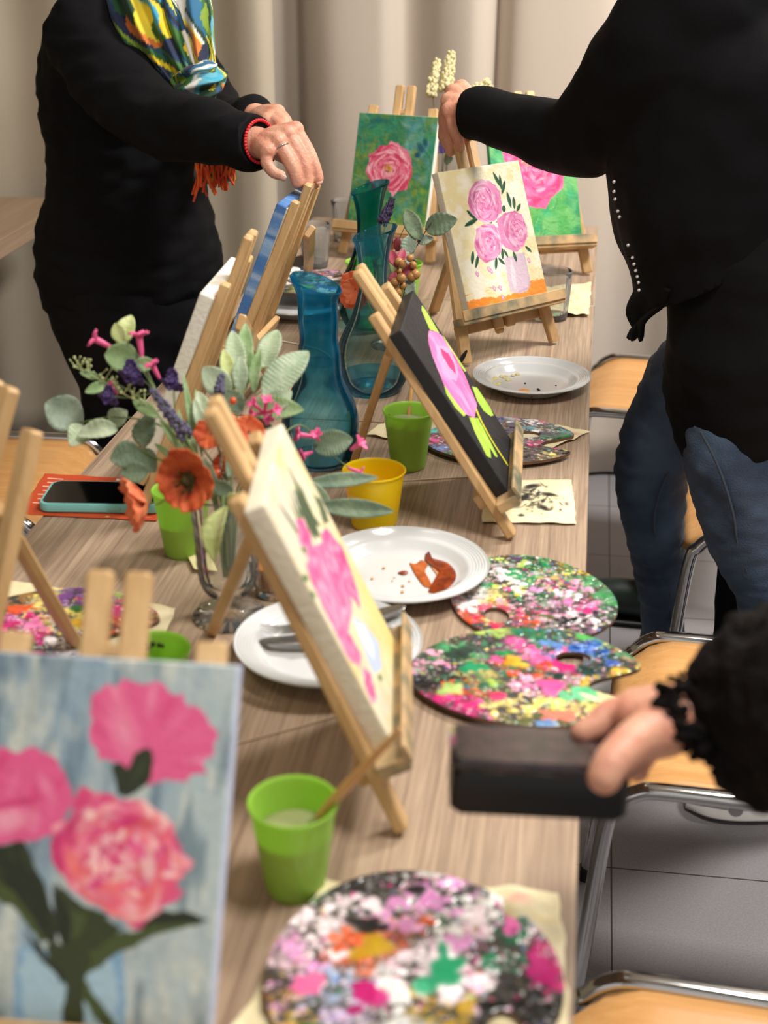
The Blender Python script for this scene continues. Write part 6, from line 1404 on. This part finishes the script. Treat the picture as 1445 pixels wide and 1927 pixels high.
def leaf(m, a, b, w, face=(0, -1, 0.4), ser=0, curl=0.12, cup_=0.15, parent=None, name='leaf', org=None, shape=1.0):
    """Leaf blade from base a to tip b, half-width w, upper face towards `face`; ser = saw-tooth count."""
    a = Vector(a); b = Vector(b); d = b - a; L = d.length; t = d / L; n = Vector(face); n = (n - t * n.dot(t)).normalized(); s = t.cross(n)
    nu, nv = (ser * 4 if ser else 22), 8; v = []; f = []
    for j in range(nu + 1):
        q = j / nu; ww = w * ((math.sin(math.pi * q ** shape) ** 0.75) if not ser else 1.93 * q ** .6 * (1 - q) ** .8) * (1 if q < 1 else 0) + 0.0004
        if ser: ww *= 1 + (0.06 if j % 2 else -0.05)
        c = a + d * q + n * (curl * L * math.sin(q * math.pi) - curl * .6 * L * q * q)
        for i in range(nv + 1):
            x = i / nv * 2 - 1
            v.append(c + s * (x * ww) + n * (cup_ * ww * (abs(x) ** 1.3 * 1.2 - .5) + 0.05 * ww * math.sin(j * 1.9) * abs(x)))
    for j in range(nu):
        for i in range(nv): f.append((j * (nv + 1) + i, j * (nv + 1) + i + 1, (j + 1) * (nv + 1) + i + 1, (j + 1) * (nv + 1) + i))
    if org is not None: v = [p - Vector(org) for p in v]
    o = mesh(name, v, f, m, parent); return solid(o, 0.0006)

def spray(label, path, m=None, r_=0.0013, name='flower_stem', cat='flower', group='artificial flower stems in the near vase'):
    """A stem rooted in a vase: everything on it is a part."""
    o = empty(name, path[0], 0, label, cat, group); org = Vector(path[0]); sp = spline([Vector(p) - org for p in path], 8)
    b = MB(); b.tube(sp, [r_ * (1.15 - .6 * k / len(sp)) for k in range(len(sp))], 7); b.build('stem', m or M_STEM, o)
    return o, org
def twig(o, org, pts, m=None, r_=0.0009, name='twig'):
    b = MB(); b.tube(spline([Vector(p) - org for p in pts], 8), r_, 6); return b.build(name, m or M_STEM, o)
def trumpet(o, org, base, mouth, r_=0.008, m=None):
    """Pink tubular flower with four rounded lobes."""
    a = Vector(base) - org; b = Vector(mouth) - org; d = b - a; L = d.length; t = d / L; s = t.orthogonal().normalized(); u = t.cross(s)
    mb = MB(); mb.tube([a, a + d * .35, a + d * .75, b], [r_ * .16, r_ * .24, r_ * .30, r_ * .34], 12)
    for k in range(4):
        th = k * math.pi / 2 + .5; dr = s * math.cos(th) + u * math.sin(th); sd = t.cross(dr)
        v, f = grid(6, 8, lambda p, q: b + dr * (r_ * (.15 + 1.05 * q)) + sd * ((p - .5) * r_ * .95 * math.sin(math.pi * (.12 + .83 * q)) ** .6) + t * (r_ * (.75 * q - .35 * q * q + .25 * (2 * p - 1) ** 2)))
        mb.add(v, f)
    w = mb.build('trumpet_flower', m or P_PINK, o, True, 80); return solid(w, 0.0008)
def poppy(o, org, c, face, R0, m=None, n=6, seed=0, centre=True, cupd=0.45):
    rg = random.Random(seed); c = Vector(c) - org; n_ = Vector(face).normalized(); s = n_.orthogonal().normalized(); u = n_.cross(s)
    for k in range(n):
        th = 2 * math.pi * k / n + rg.uniform(-.15, .15); dr = s * math.cos(th) + u * math.sin(th); sd = n_.cross(dr); L = R0 * rg.uniform(.9, 1.1); off = 0.0014 * (k % 2)
        def fn(p, q):
            x = p * 2 - 1; w = L * (.62 if n > 5 else .56) * math.sin(math.pi * (.10 + .62 * q)) ** .8
            rr = L * (.08 + .95 * q) * (1 - .10 * x * x * q)
            return c + dr * rr + sd * (x * w) + n_ * (cupd * L * q ** 1.5 * (1.0 - .35 * q) + off + .05 * L * q * math.sin(x * 7 + k * 2) + .10 * L * q * x * x)
        v, f = grid(12, 10, fn); w_ = mesh('petal', v, f, m or P_ORANGE, o); solid(w_, 0.0007)
    if centre:
        mb = MB(); mb.sphere(c + n_ * R0 * .16, R0 * .24, 14, (1, 1, 1))
        for k in range(30):
            th = rg.uniform(0, 6.28); dr = s * math.cos(th) + u * math.sin(th); q = rg.uniform(.26, .46) * R0
            mb.tube([c + dr * q * .4 + n_ * R0 * .1, c + dr * q + n_ * R0 * rg.uniform(.26, .44)], [.0005, .0009], 5)
        mb.build('flower_centre', P_CENT, o, True, 80)
def cluster(o, org, a, b, r_, n, m, size, seed=0, name='floret_spike', taper=.6):
    rg = random.Random(seed); a = Vector(a) - org; b = Vector(b) - org; t = (b - a).normalized(); s = t.orthogonal().normalized(); u = t.cross(s); mb = MB()
    for k in range(n):
        q = k / n; th = k * 2.4 + rg.uniform(-.4, .4); rr = r_ * (1 - taper * q) * rg.uniform(.5, 1.05)
        mb.sphere(a.lerp(b, q) + (s * math.cos(th) + u * math.sin(th)) * rr, size * rg.uniform(.7, 1.15) * (1 - .35 * q), 7, (1, 1, 1.1))
    return mb.build(name, m, o, True, 80)
W0 = Vector(V1) + Vector((0, 0, 0.05)); WM = Vector(V1) + Vector((0, 0, 0.150))
def root(dx=0, dy=0): return [tuple(W0 + Vector((dx * .3, dy * .3, 0))), tuple(WM + Vector((dx, dy, 0)))]

# grey-green eucalyptus bough reaching left
o, g = spray('eucalyptus bough reaching far left over the phone, in the near vase', root(-.014, 0) + [(-0.4155, 1.3984, 0.9092), (-0.452, 1.4168, 0.9377), (-0.5081, 1.4314, 0.9389), (-0.5459, 1.4236, 0.9334)], M_STEM)
for a_, b_, w, m_, fc in (((-0.5429, 1.4235, 0.9324), (-0.5858, 1.427, 0.954), .0205, L_EUC, (0, -1, .7)), ((-0.5409, 1.4226, 0.9297), (-0.5473, 1.3942, 0.9173), .0125, L_PALE, (.2, -1, .2)), ((-0.5017, 1.4225, 0.9292), (-0.5411, 1.3998, 0.928), .0125, L_PALE, (0, -.8, 1)), ((-0.5117, 1.4273, 0.9307), (-0.4951, 1.4364, 0.9459), .012, L_PALE, (-.3, -1, .5))):
    leaf(m_, a_, b_, w, fc, 0, .10, .25, o, 'leaf', g, .85)
o, g = spray('sprig of dark rounded leaves drooping over the orange poppies, in the near vase', root(-.010, -.006) + [(-0.4209, 1.3648, 0.9098), (-0.447, 1.3751, 0.9166), (-0.4664, 1.3852, 0.9208)], M_STEM)
for a_, b_, w, fc in (((-0.4608, 1.3867, 0.9224), (-0.462, 1.4116, 0.9539), .0165, (-.4, -1, .2)), ((-0.4629, 1.3846, 0.9182), (-0.494, 1.3674, 0.9145), .0155, (0, -1, .5)), ((-0.4517, 1.3674, 0.9008), (-0.4824, 1.3635, 0.9019), .0115, (0, -1, .6)), ((-0.4664, 1.385, 0.9203), (-0.445, 1.3688, 0.9019), .012, (.3, -1, .2))):
    leaf(L_DARK, a_, b_, w, fc, 0, .06, .2, o, 'leaf', g, .9)

# pink trumpet spray, upper left
o, g = spray('upright spray of pink trumpet flowers and lime leaves, top left of near bouquet', root(-.006, .004) + [(-0.4134, 1.3728, 0.9255), (-0.4418, 1.3991, 0.969), (-0.4658, 1.4216, 1.0027), (-0.484, 1.4382, 1.0208)])
trumpet(o, g, (-0.5033, 1.434, 1.0177), (-0.5205, 1.4304, 1.0276), .0105); trumpet(o, g, (-0.4693, 1.4254, 1.0122), (-0.4718, 1.4286, 1.0326), .0105); trumpet(o, g, (-0.4462, 1.4097, 0.9942), (-0.4522, 1.4091, 1.0073), .008); trumpet(o, g, (-0.4959, 1.4147, 0.972), (-0.5027, 1.4123, 0.981), .006)
twig(o, g, [(-0.4513, 1.4047, 0.9848), (-0.4715, 1.4208, 1.0027), (-0.4938, 1.4334, 1.0134), (-0.5033, 1.434, 1.0177)])
for a_, b_, w, m_, s_ in (((-0.4966, 1.4363, 1.0208), (-0.4896, 1.4608, 1.0489), .0145, L_LIME, 9), ((-0.4933, 1.4378, 1.023), (-0.5037, 1.4452, 1.0432), .008, L_LIME, 0), ((-0.4735, 1.4287, 1.0085), (-0.5061, 1.4113, 1.0173), .0165, L_MINT, 0), ((-0.4784, 1.4198, 1.0027), (-0.4547, 1.4251, 1.0069), .008, L_MINT, 0), ((-0.4887, 1.4184, 1.0027), (-0.5065, 1.4301, 1.0223), .011, L_MINT, 0)):
    leaf(m_, a_, b_, w, (0, -1, .3), s_, .08, .25, o, 'leaf', g)
# white-tipped sprig
o, g = spray('fine pale sprig of tiny buds pointing left in the near bouquet', root(-.012, .006) + [(-0.4169, 1.3769, 0.9359), (-0.4648, 1.4065, 0.9684), (-0.5036, 1.4193, 0.9847), (-0.5494, 1.4295, 0.9976)], M_STEM, .001)
rg = random.Random(8); bud = MB()
for k in range(46):
    q = rg.random(); p0 = Vector((-0.4543, 1.3998, 0.9621)).lerp(Vector((-0.5494, 1.4295, 0.9976)), q); p1 = p0 + Vector((rg.uniform(-.012, .012), rg.uniform(-.008, .008), rg.uniform(.002, .016)))
    bud.tube([p0 - g, p1 - g], [.0006, .0005], 5); bud.sphere(p1 - g, rg.uniform(.0011, .0019), 6)
bud.build('bud', mat('pale_bud', (186, 196, 140), 0.7), o, True, 80)
for a_, b_, w in (((-0.5063, 1.418, 0.9826), (-0.5282, 1.4015, 0.9773), .006), ((-0.5152, 1.419, 0.9879), (-0.5386, 1.4185, 0.9943), .004), ((-0.4903, 1.4172, 0.9757), (-0.5274, 1.4135, 0.9794), .006), ((-0.4763, 1.4056, 0.9699), (-0.4438, 1.393, 0.9559), .007)): leaf(L_MINT, a_, b_, w, (0, -1, .5), 0, .05, .2, o, 'leaf', g)
# purple flowers
o, g = spray('small violet flowers on thin stems in the near bouquet', root(-.004, .008) + [(-0.4122, 1.3824, 0.9218), (-0.4366, 1.4047, 0.9552), (-0.4571, 1.4135, 0.9816), (-0.4808, 1.422, 0.9958)], M_STEM, .001)
twig(o, g, [(-0.4277, 1.3966, 0.9463), (-0.4305, 1.4078, 0.9726), (-0.4313, 1.4104, 0.9911)]); twig(o, g, [(-0.4539, 1.4116, 0.9763), (-0.4838, 1.4103, 0.9704), (-0.5022, 1.4083, 0.972)])
for c_, s_ in (((-0.4299, 1.4062, 0.9937), .012), ((-0.4776, 1.4128, 0.999), .013), ((-0.5017, 1.4038, 0.9742), .0105), ((-0.4702, 1.4072, 0.9963), .009)): [poppy(o, g, tuple(Vector(c_) + Vector((s_ * .75 * math.cos(q_ * 2.4) * (q_ / 7) ** .5, -.003 * (q_ % 3), s_ * .75 * math.sin(q_ * 2.4) * (q_ / 7) ** .5))), (math.cos(q_), -1, .4 + math.sin(q_)), s_ * .5, P_PURP, 4, q_, False, .4) for q_ in range(7)]
# lavender spike
o, g = spray('dusty blue lavender spike leaning left in the near bouquet', root(-.002, -.004) + [(-0.3942, 1.3473, 0.9364), (-0.4064, 1.3535, 0.9542), (-0.4302, 1.371, 0.9764), (-0.4499, 1.3857, 0.9912)], M_STEM)
cluster(o, g, (-0.4023, 1.3525, 0.9507), (-0.4487, 1.3854, 0.9902), .0075, 110, P_LAV, .0030, 3)
o, g = spray('grey lavender spike in front of the sage leaves in the near bouquet', root(.004, .006) + [(-0.3806, 1.3844, 0.9411), (-0.3847, 1.4168, 0.9657), (-0.3856, 1.439, 0.9911)], M_STEM)
cluster(o, g, (-0.3855, 1.4262, 0.9746), (-0.3851, 1.4396, 0.9921), .006, 50, P_LAV, .0028, 6)
# grass-like stems
o, g = spray('bundle of thin green grass stems in the middle of the near bouquet', root(0, .004) + [(-0.3966, 1.3869, 0.9271), (-0.418, 1.405, 0.9499)], M_STEM)
for a_, b_ in (((-0.4005, 1.3817, 0.9166), (-0.4271, 1.4345, 0.9943)), ((-0.396, 1.3824, 0.9166), (-0.4124, 1.4295, 0.9783)), ((-0.4119, 1.3801, 0.9166), (-0.4437, 1.3919, 0.9533)), ((-0.4067, 1.3762, 0.9061), (-0.4245, 1.3993, 0.9638)), ((-0.4155, 1.3772, 0.9113), (-0.4479, 1.3808, 0.9297)), ((-0.3976, 1.3704, 0.915), (-0.4111, 1.3847, 0.9515))): leaf(L_MINT, a_, b_, .0035, (.3, -1, .2), 0, .10, .1, o, 'leaf', g)
# sage leafy top, serrated
o, g = spray('tall spray of pale sage saw-edged leaves at the top of the near bouquet', root(.006, .010) + [(-0.3752, 1.4159, 0.9109), (-0.371, 1.4546, 0.947), (-0.3702, 1.486, 0.9677), (-0.3718, 1.5173, 0.9891)], M_STEM)
twig(o, g, [(-0.371, 1.4546, 0.947), (-0.3542, 1.463, 0.9605), (-0.3402, 1.4691, 0.9697)]); twig(o, g, [(-0.3685, 1.5008, 0.9755), (-0.3553, 1.5244, 0.9749)])
for a_, b_, w, m_, s_, fc in (((-0.3425, 1.4592, 0.9606), (-0.3024, 1.5108, 1.0017), .0245, L_SAGE, 13, (-.2, -1, .5)), ((-0.3564, 1.5238, 0.9738), (-0.352, 1.5721, 1.0066), .0185, L_PALE, 11, (-.1, -1, .3)), ((-0.3811, 1.4496, 0.9638), (-0.4109, 1.4585, 0.9934), .0195, L_SAGE, 11, (.2, -1, .5)), ((-0.3787, 1.486, 0.9704), (-0.3933, 1.5266, 1.0169), .0155, L_PALE, 11, (.3, -1, .2)), ((-0.3697, 1.4824, 0.9595), (-0.3818, 1.5417, 1.0224), .0105, L_MINT, 0, (.1, -1, .1)), ((-0.3578, 1.4733, 0.96), (-0.3593, 1.5131, 1.0004), .0075, L_MINT, 0, (-.2, -1, .1)), ((-0.3778, 1.4609, 0.9632), (-0.3974, 1.4979, 1.0034), .008, L_LIME, 0, (.3, -1, .1)), ((-0.3684, 1.4526, 0.9665), (-0.372, 1.4737, 1.0027), .0085, L_SAGE, 0, (.2, -1, .1)), ((-0.357, 1.4471, 0.9504), (-0.295, 1.4369, 0.9571), .018, L_MINT, 11, (0, -1, .7)), ((-0.3641, 1.4294, 0.9377), (-0.3201, 1.4132, 0.9367), .016, L_DARK, 9, (0, -1, .6)), ((-0.3344, 1.4408, 0.9537), (-0.3107, 1.4525, 0.9724), .016, L_SAGE, 9, (-.1, -1, .6)), ((-0.3609, 1.4263, 0.9544), (-0.3794, 1.433, 0.9757), .012, L_DARK, 0, (.1, -1, .4)), ((-0.3891, 1.395, 0.9428), (-0.4073, 1.4195, 0.9789), .009, L_PALE, 0, (.4, -1, .1)), ((-0.3899, 1.3808, 0.9359), (-0.4081, 1.4063, 0.9743), .006, L_SAGE, 0, (.4, -1, .1))):
    leaf(m_, a_, b_, w, fc, s_, .08, .2, o, 'leaf', g)
for k in range(5): th = k * 1.26; trumpet(o, g, (-0.3345, 1.4198, 0.9562), tuple(Vector((-0.3337, 1.4175, 0.9632)) + Vector((.013 * math.cos(th), -.004, .010 * math.sin(th)))), .006)
# orange poppies
o, g = spray('open orange poppy with a dark centre facing the camera above the near vase', root(-.002, -.012) + [(-0.3768, 1.29, 0.9012), (-0.3781, 1.28, 0.9288)], M_STEM)
poppy(o, g, (-0.3765, 1.2679, 0.9384), (-.2, -1, .15), .0315, P_ORANGE, 5, 4, True, .62)
o, g = spray('orange poppy in side view drooping left beside the phone', root(-.012, -.010) + [(-0.4, 1.2911, 0.9111), (-0.4195, 1.2936, 0.8982), (-0.4283, 1.293, 0.8997)], M_STEM)
poppy(o, g, (-0.4321, 1.2925, 0.8997), (-.9, -.5, -.1), .029, P_PEACH, 6, 7, False, .9)
o, g = spray('bunch of orange berries and blossoms behind the near easel mast', root(.004, .0) + [(-0.3681, 1.3536, 0.9173), (-0.369, 1.3838, 0.9359), (-0.3639, 1.4009, 0.9481)], M_STEM2)
rg = random.Random(4); mb = MB()
for k in range(22): p = Vector((-0.3687, 1.3698, 0.9291)) + Vector((rg.gauss(0, .014), rg.gauss(0, .008), rg.gauss(0, .022))) - g; mb.sphere(p, rg.uniform(.0035, .0062), 9)
mb.build('berry_cluster', P_BERRY, o, True, 80)
poppy(o, g, (-0.3475, 1.3998, 0.9402), (.2, -1, .5), .018, P_PEACH, 6, 9, False); poppy(o, g, (-0.3796, 1.3661, 0.9492), (-.2, -1, .5), .016, P_ORANGE, 6, 10, False)
for a_, b_, w in (((-0.3805, 1.3609, 0.9379), (-0.3703, 1.3928, 0.9567), .007), ((-0.3543, 1.3323, 0.9146), (-0.3499, 1.3653, 0.9379), .008), ((-0.3584, 1.3064, 0.9072), (-0.3794, 1.3283, 0.9386), .006), ((-0.3432, 1.3085, 0.9072), (-0.3655, 1.3098, 0.9172), .009)): leaf(L_DARK, a_, b_, w, (0, -1, .3), 0, .08, .2, o, 'leaf', g)
# lime leaves hanging over the rim
o, g = spray('lime green leaves hanging over the rim of the near vase', root(.004, -.014) + [(-0.3436, 1.2659, 0.9107), (-0.3367, 1.2554, 0.9099)], M_STEM)
leaf(L_LIME, (-0.3381, 1.258, 0.9161), (-0.3435, 1.213, 0.8786), .0150, (-.5, -1, .1), 0, .14, .3, o, 'leaf', g); leaf(L_LIME, (-0.3358, 1.2571, 0.9132), (-0.3174, 1.2547, 0.9268), .0125, (.2, -1, .5), 0, .1, .2, o, 'leaf', g)
twig(o, g, [(-0.3329, 1.2663, 0.9083), (-0.3348, 1.239, 0.8971), (-0.3335, 1.2264, 0.8683), (-0.3246, 1.2234, 0.8587)], mat('stem_dark', (56, 66, 44), 0.6), .0012)
# right-hand leaves and small pink flowers beyond the canvas
o, g = spray('spray with long dark leaves reaching right over the yellow beaker', root(.016, .006) + [(-0.3348, 1.3655, 0.8838), (-0.3095, 1.4111, 0.8788), (-0.2873, 1.4341, 0.8739)], M_STEM)
leaf(L_DARK, (-0.2949, 1.4267, 0.872), (-0.2159, 1.4647, 0.87), .0085, (0, -1, .8), 0, .03, .2, o, 'leaf', g); leaf(L_DARK, (-0.2792, 1.4054, 0.8564), (-0.1934, 1.4338, 0.843), .0105, (0, -1, .6), 0, .03, .2, o, 'leaf', g); leaf(L_SAGE, (-0.3002, 1.4241, 0.8804), (-0.2603, 1.415, 0.847), .011, (0, -1, .6), 0, .05, .2, o, 'leaf', g)
o, g = spray('drooping spray of small pink flowers in front of the nearest teal carafe', root(.012, .012) + [(-0.3347, 1.4217, 0.9109), (-0.3094, 1.4752, 0.9238), (-0.2882, 1.4898, 0.9002), (-0.2645, 1.4932, 0.8754), (-0.2469, 1.4915, 0.8659)], M_STEM, .0011)
leaf(L_DARK, (-0.2929, 1.4815, 0.8954), (-0.2499, 1.4963, 0.9024), .0205, (.1, -1, .5), 11, .06, .2, o, 'leaf', g)
for a_, b_, s_ in (((-0.2914, 1.4819, 0.9082), (-0.3067, 1.4759, 0.9122), .008), ((-0.2929, 1.4748, 0.8927), (-0.3013, 1.4674, 0.8913), .007), ((-0.2524, 1.4957, 0.8895), (-0.2429, 1.4948, 0.8969), .0085), ((-0.2556, 1.4915, 0.8687), (-0.242, 1.4915, 0.8642), .006), ((-0.2864, 1.4806, 0.9038), (-0.2874, 1.474, 0.9139), .006)): trumpet(o, g, a_, b_, s_)

# ---- berry bouquet in the middle of the table
V2 = (-0.323, 2.3872, 0.74)
goblet('pressed-glass footed vase of berries behind the middle teal carafe', V2)
GB = 'stems of the berry bouquet'
r2 = [(V2[0], V2[1], Z0 + .05), (V2[0], V2[1], Z0 + .15)]
o, g = spray('eucalyptus sprig with one big leaf in front of the cream canvas', r2 + [(-0.3013, 2.2449, 0.8653), (-0.2809, 2.2526, 0.9258), (-0.2572, 2.2534, 0.9697), (-0.2453, 2.2527, 0.9891)], M_STEM2, .0013, group=GB)
for a_, b_, w, m_ in (((-0.2559, 2.2564, 0.976), (-0.2043, 2.2505, 0.9959), .0185, L_DARK), ((-0.2617, 2.2486, 0.9603), (-0.2963, 2.3151, 0.9969), .014, L_DARK), ((-0.2734, 2.2479, 0.9376), (-0.3016, 2.2262, 0.9228), .010, L_EUC), ((-0.2686, 2.2566, 0.9557), (-0.2416, 2.2529, 0.9635), .008, L_EUC), ((-0.2844, 2.2456, 0.9361), (-0.2778, 2.2605, 0.9675), .013, L_EUC), ((-0.2955, 2.2464, 0.8917), (-0.3142, 2.2731, 0.9329), .008, L_MINT), ((-0.2806, 2.2509, 0.9219), (-0.2748, 2.2197, 0.8993), .008, L_EUC), ((-0.2787, 2.2226, 0.9072), (-0.2694, 2.1984, 0.8746), .010, L_EUC), ((-0.3066, 2.2512, 0.8812), (-0.3213, 2.2803, 0.9266), .008, L_DARK)):
    leaf(m_, a_, b_, w, (-.1, -1, .5), 0, .06, .2, o, 'leaf', g, .85)
o, g = spray('dark purple lavender spike rising beside the middle teal carafe', r2 + [(-0.3244, 2.3026, 0.9033), (-0.3355, 2.3427, 0.9474), (-0.324, 2.3892, 0.9989)], M_STEM, .0012, group=GB)
cluster(o, g, (-0.3391, 2.3552, 0.9643), (-0.3266, 2.3881, 0.9973), .0085, 120, mat('lavender_dark', (62, 52, 84), 0.7), .0036, 5, 'floret_spike', .45)
o, g = spray('spray of golden-brown berries and red leaves beside the far green cup', r2 + [(-0.293, 2.2159, 0.847), (-0.2852, 2.2078, 0.8759), (-0.2815, 2.2053, 0.8941)], M_STEM2, .0012, group=GB)
rg = random.Random(12)
for k in range(16):
    mb = MB(); mb.sphere((0, 0, 0), rg.uniform(.006, .0085), 12); bo = mb.build('berry', M_GOLDB, o); bo.location = Vector((-0.287, 2.208, 0.9019)) + Vector((rg.gauss(0, .013), rg.gauss(0, .008), rg.gauss(0, .016))) - g
for a_, b_, w in (((-0.295, 2.2155, 0.9213), (-0.309, 2.2356, 0.9463), .008), ((-0.2919, 2.2177, 0.9252), (-0.2879, 2.2393, 0.9478), .007), ((-0.2878, 2.2131, 0.9136), (-0.2666, 2.2213, 0.9252), .008), ((-0.2998, 2.2131, 0.9175), (-0.3017, 2.2024, 0.8941), .007)): leaf(M_MAG, a_, b_, w, (0, -1, .3), 0, .1, .2, o, 'bract', g)
o, g = spray('stalk with dark pink buds rising before the green canvas', r2 + [(-0.3093, 2.2706, 0.8761), (-0.3111, 2.3153, 0.9276), (-0.2964, 2.3584, 0.9703)], M_STEM2, .001, group=GB)
for c_, s_ in (((-0.2997, 2.3565, 0.967), .0085), ((-0.2916, 2.3497, 0.9616), .006), ((-0.309, 2.3192, 0.9357), .010), ((-0.3199, 2.3205, 0.9422), .006)):
    mb = MB(); mb.sphere(Vector(c_) - g, s_, 12, (.7, .7, 1.2)); mb.build('bud', M_MAG, o)
o, g = spray('coral rose between the middle and farthest teal carafes', r2 + [(-0.3266, 2.237, 0.8307), (-0.3532, 2.2392, 0.8693), (-0.3651, 2.2213, 0.8824)], M_STEM, .0013, group=GB)
poppy(o, g, (-0.3617, 2.2218, 0.8824), (-.5, -1, .2), .030, mat('coral_petal', (232, 116, 74), 0.6), 7, 21, False, .5); poppy(o, g, (-0.3618, 2.2115, 0.8842), (-.5, -1, .2), .020, mat('coral_petal', (232, 116, 74), 0.6), 6, 22, False, .8)

# ---- tall vase of white heather behind the gripping hand
V3 = (-0.3266, 3.3011, 0.74)
goblet('tall clear vase behind the cream canvas, holding the white heather', V3, 0.19)
GH = 'heather stems in the far vase'
r3 = [(V3[0], V3[1], Z0 + .05), (V3[0], V3[1], Z0 + .19)]
M_HEA = mat('heather_white', (226, 216, 168), 0.7)
for lab, pts, a_, b_, rr, n_ in (('left spike of cream heather above the hand on the easel', [(-0.3255, 3.157, 0.9888), (-0.3467, 3.1823, 1.0526), (-0.3436, 3.2181, 1.1323)], (-0.3531, 3.1861, 1.0632), (-0.3426, 3.2197, 1.1355), .0110, 150), ('middle and tallest spike of cream heather above the hand', [(-0.3169, 3.1629, 0.9995), (-0.3209, 3.1907, 1.0632), (-0.3125, 3.2306, 1.1504)], (-0.3214, 3.1944, 1.0717), (-0.3137, 3.2304, 1.1504), .0140, 200), ('drooping right spike of cream heather behind the wrist', [(-0.3031, 3.1649, 0.9995), (-0.2723, 3.1953, 1.0579), (-0.2373, 3.213, 1.0866)], (-0.2636, 3.1998, 1.0654), (-0.226, 3.2156, 1.0888), .016, 120)):
    o, g = spray(lab, r3 + pts, M_STEM2, .0016, group=GH); cluster(o, g, a_, b_, rr, n_, M_HEA, .0050, n_, 'floret_spike', .35)
o, g = spray('short stem with a violet flower and dark leaves below the gripping hand', r3 + [(-0.3179, 3.1203, 0.9038), (-0.3172, 3.1258, 0.9656)], M_STEM2, .0015, group=GH)
poppy(o, g, (-0.3186, 3.1167, 0.9704), (-.2, -1, .3), .018, P_PURP, 6, 31, False, .3)
for a_, b_, w in (((-0.3136, 3.1333, 0.9814), (-0.3297, 3.1672, 1.0381), .018), ((-0.3144, 3.1145, 0.9392), (-0.2932, 3.0979, 0.9448), .012), ((-0.3211, 3.137, 0.992), (-0.3351, 3.1537, 1.0342), .014)): leaf(L_DARK, a_, b_, w, (0, -1, .3), 0, .06, .2, o, 'leaf', g)
